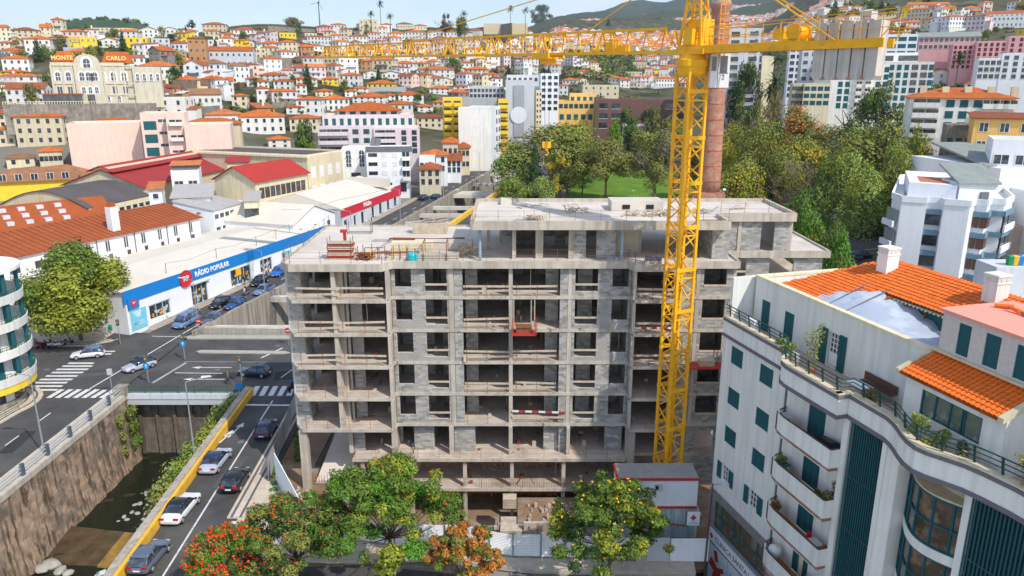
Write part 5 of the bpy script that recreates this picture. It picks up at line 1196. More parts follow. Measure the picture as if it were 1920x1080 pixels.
for lab, u, v, z, m, k in (('dark fabric covered table at the right end of the top balcony',13.3,-.7,14.35,'black',0),('folding table with orange and red chairs on the third balcony',13.3,-.7,7.75,'chair',1),('small folding table among plants at the left of the second balcony',9.4,-.7,11.05,'teal',2),('white round grill on the left end of the lowest visible balcony',9.5,-.7,4.45,'cab',3),('wooden picture frame leaning on the lowest balcony',13.0,-.5,4.45,'chair',4),('wire clothes rack on the left end of the top balcony',9.2,-.7,14.35,'alu',5)):
    p = WP(u,v); r = thing(['covered_table','dining_set','folding_table','grill','picture_frame','clothes_rack'][k], lab, ['table','table set','table','grill','frame','rack'][k], (p.x,p.y,z), CROT); b = B()
    if k == 0: b.hexa([(-.9,-.4,0),(.9,-.4,0),(.9,.5,0),(-.9,.5,0),(-.6,-.3,1.1),(.5,-.3,1.2),(.6,.3,1.15),(-.7,.3,1.0)]); b.build('cover', 'black', r)
    elif k == 1:
        b.box(-.5,.4,-.3,.3,.7,.75); b.box(-.4,-.35,-.2,.2,0,.7); b.box(.25,.3,-.2,.2,0,.7); b.build('table_top', 'cloth4', r)
        for s_, mm in ((-.9,'redf'),(.8,'chair'),(.6,'chair')): b = B(); b.box(s_-.2,s_+.2,-.2,.2,.4,.45); b.box(s_-.2,s_+.2,.16,.2,.45,.9); b.box(s_-.2,s_-.16,-.2,-.16,0,.4); b.box(s_+.16,s_+.2,-.2,-.16,0,.4); b.build('chair', mm, r)
    elif k == 3: b.lathe([(.1,.6),(.4,.7),(.45,.95),(.4,1.15),(.1,1.3)],14); [b.bar((a,c,0),(a*.5,c*.5,.7),.04) for a,c in ((.3,0),(-.2,.3),(-.2,-.3))]; b.build('bowl', 'cab', r)
    elif k == 4: b.box(-.5,.5,-.03,.03,0,1.1,0); b.build('frame', 'chair', r); b = B(); b.box(-.4,.4,-.05,-.03,.1,1.0); b.build('picture', 'cream', r)
    else: [b.bar((a,c,0),(-a*.6,c,.8),.03) for a in (-.4,.4) for c in (-.25,.25)]; b.box(-.45,.45,-.3,.3,.78,.82); b.build('frame', m, r)
# ================================================================ generic buildings
WC = {}
def winmesh(t, w, h):
    k = (t, round(w,2), round(h,2))
    if k in WC: return WC[k]
    b = B()
    if t == 'w':    # white frame, dark glass, mullion
        b.box(-w/2,w/2,-.02,.03,0,h,1)
        for x in (-w/2,w/2-.09,-.04): b.box(x,x+.09,-.07,-.02,0,h)
        b.box(-w/2,w/2,-.06,-.02,0,.08); b.box(-w/2,w/2,-.06,-.02,h-.08,h); me = b.mesh('window', ['frame','glass'])
    elif t == 'd':  # dark
        b.box(-w/2,w/2,-.03,.02,0,h); b.box(-w/2-.08,w/2+.08,-.10,.0,-.12,-.0,1); me = b.mesh('window', ['glass','frame'])
    elif t == 's':  # half open green shutters
        b.box(-w/4,w/4,-.02,.02,0,h); b.box(-w*.56,-w/4,-.07,-.01,0,h,1); b.box(w/4,w*.56,-.07,-.01,0,h,1); me = b.mesh('window', ['glass','teal'])
    elif t == 'g':  # closed dark green
        b.box(-w/2,w/2,-.06,0,0,h); me = b.mesh('window', ['teal'])
    elif t == 'n':  # brown
        b.box(-w/2,w/2,-.02,0,0,h,1); b.box(-w/2,-w/2+.1,-.06,-.02,0,h); b.box(w/2-.1,w/2,-.06,-.02,0,h); b.box(-.05,.05,-.06,-.02,0,h); me = b.mesh('window', ['brownf','glass'])
    elif t == 'b':  # balcony with dark recess
        b.box(-w/2,w/2,-.02,.02,.1,h); b.box(-w/2,w/2,-1.1,0,-.15,0,1); b.box(-w/2,w/2,-1.1,-1.0,0,.9,1); b.box(-w/2,-w/2+.1,-1.0,0,0,.9,1); b.box(w/2-.1,w/2,-1.0,0,0,.9,1); b.box(-.06,.06,-.06,0,.1,h,2); b.box(-w/2,-w/2+.08,-.06,0,.1,h,2); me = b.mesh('balcony', ['glass','white','frame'])
    elif t == 'y':
        b.box(-w/2,w/2,-.02,.02,.1,h); b.box(-w/2,w/2,-1.1,0,-.25,0,1); b.box(-w/2,w/2,-1.1,-1.0,0,.95,1); b.box(w/2-.1,w/2,-1.0,0,0,.95,1); b.box(-w/2,-w/2+.1,-1.0,0,0,.95,1); me = b.mesh('balcony', ['glass','yellow'])
    elif t == 'p':
        b.box(-w/2,w/2,-.02,.02,.1,h); b.box(-w/2,w/2,-1.1,0,-.25,0,1); b.box(-w/2,w/2,-1.1,-1.0,0,.9,1); b.box(-.05,.05,-.05,0,.1,h,1); me = b.mesh('balcony', ['glass','ppink'])
    elif t == 'r':  # red shutters
        b.box(-w/2,w/2,-.05,0,0,h); me = b.mesh('window', [mat('dark_red_shutter', (.16,.02,.03), .6, .1)])
    elif t == 'f':  # pale faint shutters
        b.box(-w/2,w/2,-.05,0,0,h); 
        for q in range(4): b.box(-w/2,w/2,-.07,-.05,h*(q+.2)/4,h*(q+.35)/4)
        me = b.mesh('window', [mat('pale_shutter', (.72,.68,.66), .7, .08)])
    elif t == 'a':  # arched white surround
        n = 8; A = [(-w/2*math.cos(PI*q/n), h*.72+w/2*math.sin(PI*q/n)) for q in range(n+1)]
        def fan(s, y, m, z0=0): P = [(-w/2*s,z0)]+[(x*s, (z-h*.72)*s+h*.72) for x, z in A]+[(w/2*s,z0)]; b.face([(x,y,z) for x,z in P[::-1]], m)
        fan(1.35,-.06,0,-.1); b.box(-w/2*1.35,w/2*1.35,-.059,0,-.1,h*.72); fan(.75,-.08,1,.1); b.box(-.05,.05,-.1,-.08,.1,h,0); b.box(-w*.37,w*.37,-.1,-.08,h*.45,h*.5,0); me = b.mesh('window', ['whiteb','glass'])
    WC[k] = me; return me
def bld(name, label, cat, p0, p1, depth, z0, zt, wall, roof='flat', rm='tile', rh=2., ov=.5, wins=(), group=None, below=3., para=.6):
    """rectangular building: front edge p0->p1 (plan), standing from z0 to eaves zt; wins=(face, rows, cols, w, h, type, u0, u1, zlo, zhi)"""
    p0 = Vector(p0[:2]); p1 = Vector(p1[:2]); d = p1-p0; w = d.length; a = math.atan2(d.y, d.x); h = zt-z0
    r = thing(name, label, cat, (p0.x,p0.y,z0), a, group); D = depth
    b = B(); b.box(0,w,0,D,-below,h if roof != 'flat' else h-.01)
    if roof == 'gable': b.prism([(0,0),(.01,0),(.01,.01)],0,.01)
    b.build('wall', wall, r)
    b = B(); o = ov
    if roof == 'flat':
        t = .22
        for q in ((0,w,0,t),(0,w,D-t,D),(0,t,t,D-t),(w-t,w,t,D-t)): b.box(*q,h-.01,h+para)
        b.build('parapet', wall, r); b = B(); b.box(t,w-t,t,D-t,h-.05,h+.02); b.build('roof', rm if rm != 'tile' else 'membr', r)
    elif roof == 'hip':
        th = .18
        if w >= D: m = D/2; R0, R1 = (m,D/2), (w-m,D/2)
        else: m = w/2; R0, R1 = (w/2,m), (w/2,D-m)
        if (R0[0]-R1[0])**2+(R0[1]-R1[1])**2 < .01: R1 = (R1[0]+.1, R1[1]+.1)
        E_ = [(-o,-o,h),(w+o,-o,h),(w+o,D+o,h),(-o,D+o,h)]; E2 = [(x,y,z+th) for x,y,z in E_]; a0 = (*R0,h+rh); a1 = (*R1,h+rh)
        for k in range(4): b.face([E_[k],E_[(k+1)%4],E2[(k+1)%4],E2[k]])
        b.face(E_[::-1])
        if w >= D: b.face([E2[0],E2[1],a1,a0]); b.face([E2[1],E2[2],a1]); b.face([E2[2],E2[3],a0,a1]); b.face([E2[3],E2[0],a0])
        else: b.face([E2[0],E2[1],a0]); b.face([E2[1],E2[2],a1,a0]); b.face([E2[2],E2[3],a1]); b.face([E2[3],E2[0],a0,a1])
        b.build('roof', rm, r)
    elif roof in ('gable','gabley'):
        g = B()
        if roof == 'gable':  # ridge along x
            g.f = []; 
            for x in (0.001,w-.001): g = B(); g.face([(x,0,h),(x,D,h),(x,D/2,h+rh)] if x > 1 else [(x,0,h),(x,D/2,h+rh),(x,D,h)]); g.build('gable', wall, r)
            s_ = rh/(D/2); e = h-o*s_+.05
            b.hexa([(-o,-o,e),(w+o,-o,e),(w+o,D/2,h+rh+.03),(-o,D/2,h+rh+.03),(-o,-o,e+.15),(w+o,-o,e+.15),(w+o,D/2,h+rh+.18),(-o,D/2,h+rh+.18)])
            b.hexa([(-o,D/2,h+rh+.03),(w+o,D/2,h+rh+.03),(w+o,D+o,e),(-o,D+o,e),(-o,D/2,h+rh+.18),(w+o,D/2,h+rh+.18),(w+o,D+o,e+.15),(-o,D+o,e+.15)])
        else:
            for y in (0.001,D-.001): g = B(); g.face([(0,y,h),(w,y,h),(w/2,y,h+rh)]); g.build('gable', wall, r)
            s_ = rh/(w/2); e = h-o*s_+.05
            b.hexa([(-o,-o,e),(w/2,-o,h+rh+.03),(w/2,D+o,h+rh+.03),(-o,D+o,e),(-o,-o,e+.15),(w/2,-o,h+rh+.18),(w/2,D+o,h+rh+.18),(-o,D+o,e+.15)])
            b.hexa([(w/2,-o,h+rh+.03),(w+o,-o,e),(w+o,D+o,e),(w/2,D+o,h+rh+.03),(w/2,-o,h+rh+.18),(w+o,-o,e+.15),(w+o,D+o,e+.15),(w/2,D+o,h+rh+.18)])
        b.build('roof', rm, r)
    elif roof == 'shed':
        b.hexa([(-o,-o,h),(w+o,-o,h),(w+o,D+o,h+rh),(-o,D+o,h+rh),(-o,-o,h+.15),(w+o,-o,h+.15),(w+o,D+o,h+rh+.15),(-o,D+o,h+rh+.15)]); b.build('roof', rm, r)
        g = B(); g.hexa([(0,0,h-.1),(w,0,h-.1),(w,D,h-.1),(0,D,h-.1),(0,0,h),(w,0,h),(w,D,h+rh),(0,D,h+rh)]); g.build('gable', wall, r)
    elif roof == 'arch':
        n = 10; P = [(D*k/n, h+rh*math.sin(PI*k/n)) for k in range(n+1)]
        for (ya,za),(yb,zb) in zip(P,P[1:]): b.hexa([(-o,ya,za),(w+o,ya,za),(w+o,yb,zb),(-o,yb,zb),(-o,ya,za+.15),(w+o,ya,za+.15),(w+o,yb,zb+.15),(-o,yb,zb+.15)])
        b.build('roof', rm, r, smooth=False); g = B()
        g.face([(0.001,y,z) for y,z in P][::1]); g.face([(w-.001,y,z) for y,z in P][::-1]); g.build('gable', wall, r)
    for wn in wins:
        f, rows, cols, ww, wh, t = wn[:6]; u0, u1, zl, zh = (tuple(wn[6:])+(None,)*4)[:4]
        Lf = w if f in 'FK' else D; u0 = 0 if u0 is None else u0; u1 = Lf if u1 is None else u1; zl = 0 if zl is None else zl; zh = h if zh is None else zh
        if u1 < 0: u1 += Lf
        me = winmesh(t, ww, wh)
        for i in range(rows):
            z = zl+(zh-zl)*(i+.5)/rows-wh/2+.1
            for j in range(cols):
                u = u0+(u1-u0)*(j+.5)/cols
                loc, ro = {'F':((u,-.005,z),0),'R':((w+.005,u,z),PI/2),'L':((-.005,u,z),-PI/2),'K':((u,D+.005,z),PI)}[f]
                put(me.name.split('.')[0], me, r, loc, ro)
    return r
def PB(name, label, cat, TL, TR, yb, y0, depth, wall, roof='flat', y1=None, zb=None, **kw):
    """the same, its eaves corners read off the photograph at a known distance"""
    x0, _, zt = aty(*TL, y0)
    if y1 is None and (abs(TL[1]-TR[1]) < 8 or TL[1] < 200):
        k0 = x0/y0; k1 = aty(*TR, y0)[0]/y0; sl_ = -(k0+k1)/2*.75; y1 = (y0-sl_*x0)/(1-sl_*k1); p1 = (k1*y1, y1)
    elif y1 is None: p1 = atz(*TR, zt)
    else: p1 = aty(*TR, y1)[:2]
    z0 = aty(TL[0], yb, y0)[2] if zb is None else zb
    if (y0 >= 200 or kw.pop('vis', 0)) and zb is not None and kw.get('wins'):
        zv = max(0, aty(TL[0], yb, y0)[2]-z0); zs_ = [w for w in kw['wins'] if len(w) > 8 and w[8] is not None]
        if zs_:
            lo = min(w[8] for w in zs_); hi = max((w[9] if w[9] is not None else zt-z0) for w in zs_); f = lambda v: zv+(v-lo)/(hi-lo)*(zt-z0-zv)
            kw['wins'] = [w if (len(w) <= 8 or w[8] is None) else (*w[:8], f(w[8]), f(w[9] if w[9] is not None else hi)) for w in kw['wins']]
            for q, w in enumerate(kw['wins']):
                if len(w) <= 8: kw['wins'][q] = tuple(w)+(None,)*(8-len(w))+(zv, zt-z0)
        else: kw['wins'] = [tuple(w)+(None,)*(8-len(w))+(zv, zt-z0) for w in (w[:8] for w in kw['wins'])]
    return bld(name, label, cat, (x0,y0), p1, depth, z0, zt, wall, roof, **kw)
# ================================================================ stores and warehouses at the left
st = thing('store_building', 'long low white store with blue fascia and cream roof beside the river road', 'building', (-55.7,103,0)); d = Vector((-38.6+55.7, 154.6-103)); SL = d.length; SA = math.atan2(d.y,d.x); st.rotation_euler = (0,0,SA)
b = B(); wz = [(4.2,8.4,1.15,3.3),(13.2,16.9,.75,4.2),(22.8,28.2,1.4,4.3),(31,34.5,1.9,4.3),(44.5,49.5,2.5,4.2)]
wallface(b, 0, SL, -2, 6.6, 0, wz, .35); b.box(0,.3,.35,19,-2,6.6); b.build('front_wall', 'whiteb', st)
b = B(); b.box(-.3,SL+.2,-.12,0,4.85,6.75); b.build('fascia', 'blue', st)
b = B(); b.face([(-.4,-.12,6.7),(SL+.4,-.12,6.7),(SL+.4,9,7.7),(-.4,9,7.7)]); b.face([(-.4,9,7.7),(SL+.4,9,7.7),(SL+.4,19,6.6),(-.4,19,6.6)]); b.face([(-.4,-.1,6.6),(-.4,9,7.65),(-.4,19,6.5)]); b.build('roof', 'membr', st)
b = B(); b.face([(34.5,0,6.78),(36.2,0,6.78),(33.2,9,7.76),(31.5,9,7.76)]); b.build('roof_strip', 'slate', st); b = B(); b.face([(44,0,6.76),(44.3,0,6.76),(42.1,9,7.75),(41.8,9,7.75)]); b.build('roof_seam', 'slate', st)
for k, (a, c, z0, z1) in enumerate(wz):
    fr_ = B()
    for u in np.linspace(a, c-.1, 4 if c-a > 3 else 3): fr_.box(u,u+.1,.1,.2,z0,z1)
    fr_.box(a,c,.1,.2,z0,z0+.1); fr_.box(a,c,.1,.2,z1-.1,z1); w_ = fr_.build('shop_window', 'alu', st); g_ = B(); g_.box(a,c,.22,.25,z0,z1); g_.build('pane', 'glass', w_)
    q = B(); random.seed(k)
    for j in range(26):
        u = random.uniform(a+.3,c-.5); z = random.uniform(z0,z1-1.2); q.box(u,u+random.uniform(.15,.5),.12+.003*j,.14+.003*j,z,z+random.uniform(.12,.5),j%4)
    q.build('display', ['cloth4','ylw','rust','lgtblue'], w_, kind='stuff')
b = B(); b.box(24.2,25.6,.02,.05,3.0,4.3); b.build('poster', 'ylw', st)
b = B(); b.box(4.0,8.6,-.05,.0,3.35,3.5); b.box(13.0,17.2,-.5,0,4.25,4.4); b.build('canopy', 'alu', st)
b = B(Matrix.Translation((12.0,-.2,5.7)) @ Matrix.Rotation(PI/2,4,'X')); b.lathe([(.01,-.1),(1.25,-.1),(1.25,.12),(.01,.12)],24); b.build('round_sign', 'redf', st)
b = B(Matrix.Translation((12.0,-.33,5.7)) @ Matrix.Rotation(PI/2,4,'X')); 
for k in range(24):
    t = 2*PI*k/24; b.tube((1.28*math.cos(t),1.28*math.sin(t),-.1),(1.28*math.cos(t),1.28*math.sin(t),.1),.1,n=5)
b.build('sign_rim', 'redf', st)
text('RP', 1.15, 'lettering', 'whiteb', st, (12.0,-.36,5.7), (PI/2,0,0), .02, bold=.02)
text('RÁDIO POPULAR', 1.2, 'lettering', 'whiteb', st, (14.2,-.16,5.75), (PI/2,0,0), .04, 'LEFT', sx=.9, bold=.03)
b = B(); b.box(.2,2.2,-.3,-.1,3.9,5.6); b.build('corner_sign', 'blue', st); b = B(Matrix.Translation((1.2,-.32,4.75)) @ Matrix.Rotation(PI/2,4,'X')); b.lathe([(.01,-.02),(.55,-.02),(.55,.02),(.01,.02)],16); b.build('badge', 'redf', st)
text('RP', .5, 'lettering', 'whiteb', st, (1.2,-.36,4.75), (PI/2,0,0), .01)
b = B(); b.box(.5,3.5,-.1,-.02,.6,3.6); b.build('billboard', 'lgtblue', st); b = B(); 
for k in range(4): b.box(1.0+.2*k,2.6-.1*k,-.13,-.10,3.2-k*.25,3.35-k*.25)
b.build('billboard_text', 'whiteb', st); text('RP', .5, 'lettering', 'redf', st, (1.3,-.12,1.5), (PI/2,0,0), .01); text('radio\npopular', .35, 'lettering', 'whiteb', st, (2.5,-.12,1.5), (PI/2,0,0), .01)
b = B(); b.box(37.5,40.5,-.1,-.02,3.0,4.4); b.build('poster', 'lgtblue', st); b = B(); b.box(37.7,38.5,-.13,-.1,3.3,4.1); b.build('poster_badge', 'redf', st)
b = B()
for k, (u, v) in enumerate([(10,1.5),(21,1),(31.5,.8),(38,1.2),(43.5,2),(49.5,3)]): b.tube((u,v,6.9),(u,v,8.6),.05,n=6)
b.build('roof_mast', 'greyd', st)
b = B(); b.path([(10,1.5,8.5),(15,1.3,8.0),(21,1,8.5)],.02); b.path([(21,1,8.5),(26,1,8.1),(31.5,.8,8.5)],.02); b.path([(31.5,.8,8.5),(43,2,8.5)],.02); b.build('roof_cable', 'black', st)
# low cream annex with blue door
ax_ = thing('annex', 'low cream corner annex with blue doors under the big tree', 'building', (-61,104.3,0)); b = B(); b.box(-13,-9.4,2.6,3,0,2.6); b.box(-.5,5.6,.3,.8,0,3.2); b.box(-9.4,-4.9,2.4,2.8,0,2.9,1); b.box(-4.9,-.5,1.2,1.7,0,2.7); b.build('wall', ['cream','stone'], ax_)
b = B(); b.box(3.6,4.5,.22,.3,.1,2.4); b.box(-6.9,-5.8,2.3,2.4,.1,2.4); b.build('door', mat('blue_door', (.02,.09,.35), .5, .05), ax_); b = B(); b.box(1.9,3.0,.22,.3,2.3,2.9); b.build('vent', 'black', ax_)
b = B(); b.box(-13,-9.6,2.3,2.7,.1,.3); b.box(-4.8,-.8,.9,1.3,.1,.5); b.build('plinth', 'brownf', ax_); b = B(); b.box(-.6,5.7,.1,3,3.2,3.35); b.build('roof', 'darkroof', ax_)
lt = thing('litter_bin', 'small green litter bin on a post by the cream annex', 'litter bin', (-58.9,103.9,.13)); b = B(); b.tube((0,0,0),(0,0,1.2),.04); b.build('post', 'steel', lt); b = B(); b.lathe([(.18,.55),(.26,.6),(.27,1.1),(.2,1.3),(.02,1.35)],12); b.build('bin', 'plastic', lt)
# red fascia store
PBk = dict()
rs = thing('store_building', 'cream roofed shop row with red fascia and grey front beside the road', 'building', (-37.6,163,gv(163))); d = Vector((-29.5+37.6, 196.7-163)); RL = d.length; RA = math.atan2(d.y,d.x); rs.rotation_euler = (0,0,RA); zt_ = 8.6-gv(163)
b = B(); b.box(0,RL,0,22,-1,zt_-.1); b.build('wall', 'greyl', rs); b = B(); b.box(-.2,RL+.2,-.12,0,zt_-1.9,zt_); b.box(RL-6,RL+.2,-.12,0,zt_,zt_+.8); b.build('fascia', 'redf', rs)
b = B(); b.face([(-.2,-.1,zt_),(RL,-.1,zt_),(RL-1,11,zt_+3),(0,11,zt_+3)]); b.face([(0,11,zt_+3),(RL-1,11,zt_+3),(RL,22,zt_),(-.2,22,zt_)]); b.face([(-.2,0,zt_-.05),(0,11,zt_+2.95),(-.2,22,zt_-.05)]); b.build('roof', 'membr', rs)
b = B(); b.box(RL-8,RL-6.5,0,11,zt_+1.2,zt_+3.4); b.build('roof_ridge', 'membr', rs)
text('PéSalto', 1.5, 'lettering', 'whiteb', rs, (13.5,-.16,zt_-.9), (PI/2,0,0), .03, bold=.03)
for u, w_ in ((1,2.4),(6,1.6),(10,2.3),(16,2.2),(20.5,2.6),(25.5,2.4),(30,3)):
    b = B(); b.box(u,u+w_,-.03,.02,.3+gv(163+u)-gv(163),3.0+gv(163+u)-gv(163)); f_ = b.build('shop_door', 'glass', rs); b = B(); b.box(u+w_*.5,u+w_,-.06,-.03,.4+gv(163+u)-gv(163),2.9+gv(163+u)-gv(163)); b.build('panel', 'greyl', f_)
# cross-gabled low roof between the two stores
bld('shed_building','white gabled shed with pale felt roof between the blue and the red store','building',(-43.5,146),(-38.5,160.5),26,2,8.2,'whiteb','gabley','membr',rh=2.8,ov=.3,wins=[('F',1,3,1,2,'d',None,None,2.5,5.5)])
q = atz(390,408,9)
rb = bld('warehouse','long white warehouse with rust orange ribbed roof, tall chimney and slit windows','building',(-75.5,107),(-60.4,142.5),18,0,10.4,'whiteb','gable','rustroof',rh=2.1,ov=.5,wins=[('F',1,8,1.0,2.0,'w',9,38,7.6,10.0),('F',1,8,.7,1.2,'n',9.4,38.4,6.0,7.6),('F',1,2,1.6,1.2,'d',0,8,7.4,9.4)])
b = B(); zz = 9
for k in range(35): 
    u = k*1.12; b.hexa([(u,-.5,10.4),(u+.09,-.5,10.4),(u+.09,8.9,12.5),(u,8.9,12.5),(u,-.5,10.54),(u+.09,-.5,10.54),(u+.09,8.9,12.76),(u,8.9,12.76)])
b.build('standing_seam', mat('dark_seam', (.2,.07,.03), .8, .1), rb, kind='stuff')
b = B(); b.box(20.5,22,1.2,2.5,10.4,15.0); b.build('chimney_stack', 'whiteb', rb); b = B(); b.box(20.7,21.8,1.4,2.3,15.0,15.7); b.build('chimney_pot', 'tile', rb)
for u in (8.8,16,23.5,30.6,36): b = B(); b.tube((u,-.12,.5),(u,-.12,10.2),.09,n=6); b.build('down_pipe', 'greyd', rb)
sk = bld('warehouse','rust red roof with twelve rectangular skylights behind the ribbed roof','building',(-97,133),(-81,151),14,0,9,'cream','gable','rustroof',rh=3.5,ov=.4)
for i in range(3):
    for j in range(5): b = B(); t = (1+i*2.0)/7.0; b.box(2+j*3.2,3.2+j*3.2,.9+i*2.0,2.0+i*2.0,9.1+3.5*t,9.32+3.5*(t+.14)); b.build('skylight', 'greyl', sk)
# small gabled end with fanlight window, terrace of houses with green doors
PB('house','white gable with brick arched fanlight window at the end of the ribbed warehouse','house',(374,400),(398,394),470,149,9,'whiteb','hip',rm='tiled',zb=1.5,rh=1.2,ov=.5,wins=[('F',1,1,3,3,'w',None,None,3.2,7.5),('F',1,1,2.6,1.6,'d',None,None,0,2.4)])
th = PB('house','white terrace house with weathered shed roof, green doors and iron balcony','house',(400,396),(457,380),470,148,9,'whiteb','shed',rm='roofgrey',zb=1.5,rh=1.6,ov=.2,wins=[('F',1,5,1.3,2.6,'g',None,None,2.6,6.2),('F',1,3,2,1.2,'d',None,None,0,2.2),('F',1,6,1.3,.9,'d',None,None,6.5,9.2)])
b = B(); b.box(.5,9,-.9,-.85,3.0,4.0); b.box(.5,9,-.9,0,2.9,3.0); b.build('balcony', 'greyd', th)
PB('house','cream terrace house with dark windows left of the cream factory front','house',(457,378),(483,372),440,151,10,'cream','shed',rm='roofgrey',zb=1.5,rh=.6,ov=.3,wins=[('F',2,2,1.4,2.2,'d')])
C_ = PB('factory','cream factory wing with red sheet roof and two rows of dark windows','factory',(478,340),(576,323),430,165,11.5,'cream','gable',rm='redroof2',rh=2.9,ov=.6,wins=[('F',1,9,1.5,2.4,'n',1,-1,6.0,9.6),('F',1,9,1.5,2.4,'n',1,-1,1.3,5.2)])
Bb = PB('factory','large cream factory block with dark flat roof and pale shuttered windows','factory',(575,294),(641,284),352,195,40,'cream','flat',rm='darkroof',zb=2,para=.5,wins=[('F',2,4,2,3,'f',.5,-.5,3,13)])
b = B(); b.box(-.5,.0,-.6,40,14.6,15.1); b.build('cornice', 'cream', Bb)
D_ = PB('warehouse','broad warehouse with dark red stepped sheet roof and cream gable','warehouse',(268,350),(422,316),420,170,20,'cream','gable',rm='redroof',zb=1.5,rh=3.6,ov=.6)
b = B(); b.box(0,38,8,12,13.6,15.3); b.build('roof_lantern_wall', 'cream', D_); b = B(); b.hexa([(-.6,6.6,14.2),(38,6.6,14.2),(38,10,15.5),(-.6,10,15.5),(-.6,6.6,14.4),(38,6.6,14.4),(38,10,15.7),(-.6,10,15.7)]); b.hexa([(-.6,10,15.5),(38,10,15.5),(38,13.4,14.2),(-.6,13.4,14.2),(-.6,10,15.7),(38,10,15.7),(38,13.4,14.4),(-.6,13.4,14.4)]); b.build('upper_roof', 'redroof', D_)
E_ = PB('warehouse','cream warehouse with low arched dark felt roof and strip windows','warehouse',(167,392),(281,368),430,150,22,'cream','arch',rm='darkroof',zb=1,rh=3.2,ov=.3,wins=[('F',1,9,1.3,.8,'d',None,None,7.2,9.4)])
F_ = PB('house','bright yellow house with brown tile roof and white framed windows','house',(-40,345),(139,342),380,190,14,'yellow','hip',rm='tileb',zb=4,rh=3,ov=.8,wins=[('F',1,6,1.7,2.2,'w',None,None,5.5,9.3)])
PB('house','wing of the yellow house with brown tile roof running back','house',(60,343),(190,326),380,200,12,'yellow','hip',rm='tileb',zb=4,rh=3.2,ov=.8)
pk = PB('apartment_building','long salmon pink building with plain walls, stair tower and green panels','building',(124,236),(262,236),330,218,15,'pink','flat',zb=6,wins=[])
pk2 = PB('apartment_building','salmon pink stair tower with dark green glazed panels','building',(262,216),(312,216),330,216,12,'pink','flat',zb=6,wins=[('F',4,1,3.3,2.4,'g',.4,4.2,4,17),('F',5,1,2.6,1.0,'w',4.0,7.4,3,18)])
pk3 = PB('apartment_building','plain salmon pink wing right of the stair tower','building',(345,238),(432,240),330,214,14,'pink','flat',zb=6,wins=[('L',1,1,1,1,'d')])
pk4 = PB('apartment_building','salmon pink loggia block between stair tower and plain wing','building',(310,216),(345,216),330,214.5,13,'pink','flat',zb=6,wins=[('F',4,1,3.4,1.5,'b',None,None,3,17)])
for (px0,px1,py,lab) in ((155,262,232,'orange tile roof with white chimneys behind the pink building'),(340,450,232,'low hipped orange roofs behind the pink wing')):
    PB('house','house with '+lab,'house',(px0,py+2),(px1,py+2),300,236,11,'cream','hip',rm='tile',zb=8,rh=1.8,ov=.5)
PB('house','white house with brown roof on a rooftop terrace behind the ribbed warehouse','house',(320,325),(372,318),360,172,8,'whiteb','flat',zb=4,wins=[('F',1,2,2,2,'w',None,None,7,10)])
r = PB('rooftop_pergola','orange tiled rooftop pergola with plants above the white rooftop house','pergola',(321,311),(371,308),322,174,7,'greyd','shed',rm='tilep',rh=.3,below=0)
PB('house','small white tower house with tile roof left of the rooftop pergola house','house',(278,356),(302,350),385,155,6,'whiteb','shed',rm='tilep',zb=5,rh=.8,wins=[('F',3,1,1,1,'d')])
PB('house','white lean-to house with mossy striped roof behind the warehouse','house',(323,372),(395,376),400,153,10,'whiteb','shed',rm='roofgrey',zb=4,rh=1.4,wins=[('F',1,4,1.6,1.2,'d',16-8,None,None,None)])
PB('hut','small red sheet roofed hut on the dark flat roof','hut',(425,305),(465,300),318,190,5,'glass' and 'cream','shed',rm='redroof',rh=.9,below=1)
# round building with balconies at the far left
rbk = thing('apartment_building', 'round white apartment corner with green rails and yellow canopy at left edge', 'building', (-61.0,79.5,0))
b = B(); b.lathe([(4.1,-1),(4.1,16)],40); b.build('core_wall', 'white', rbk); b = B(); b.lathe([(4.5,15.4),(5.9,15.7),(5.9,16.1),(4.5,16.5)],40); b.build('roof', 'white', rbk)
for i in range(4):
    z = 3.4+i*3.05; b = B(); b.lathe([(4.0,z-.3),(5.7,z-.3),(5.8,z+.7),(5.65,z+.7),(5.6,z-.02),(4.0,z-.02)],44); b.build('balcony', 'white', rbk, smooth=False); b = B(); A = np.linspace(-2.2,1.2,40)
    for zz in (z+.85,z+1.15):
        for a, c in zip(A, A[1:]): b.bar((5.7*math.cos(a),5.7*math.sin(a),zz),(5.7*math.cos(c),5.7*math.sin(c),zz),.05)
    for a in A: b.bar((5.7*math.cos(a),5.7*math.sin(a),z+.6),(5.7*math.cos(a),5.7*math.sin(a),z+1.15),.03)
    b.build('balcony_rail', 'green', rbk); b = B()
    for a in (-1.75,-1.1,-.45,.2,.85): b.hexa([tuple(Vector((r_*math.cos(a+t),r_*math.sin(a+t),zz))) for zz in (z,z+2.75) for r_, t in ((4.05,-.16),(4.2,-.16),(4.2,.16),(4.05,.16))])
    b.build('shutters', 'teal', rbk)
b = B()
for a in (-1.42,-.78,-.12,.5): b.tube((5.3*math.cos(a),5.3*math.sin(a),3.1),(5.3*math.cos(a),5.3*math.sin(a),15.6),.22,n=8)
b.build('post', 'teal', rbk); b = B(); b.lathe([(4.0,2.3),(5.6,2.3),(5.6,3.05),(4.0,3.05)],44); b.build('canopy', 'yellow', rbk); b = B()
for a in (-1.3,-.6,.1): b.hexa([tuple(Vector((r_*math.cos(a+t),r_*math.sin(a+t),zz))) for zz in (.2,2.2) for r_, t in ((4.05,-.2),(4.18,-.2),(4.18,.2),(4.05,.2))])
b.build('shop_window', 'glass', rbk); b = B(); b.lathe([(4.0,-.2),(4.3,-.2),(4.3,.8),(4.0,.8)],40); b.build('plinth', 'stone', rbk)
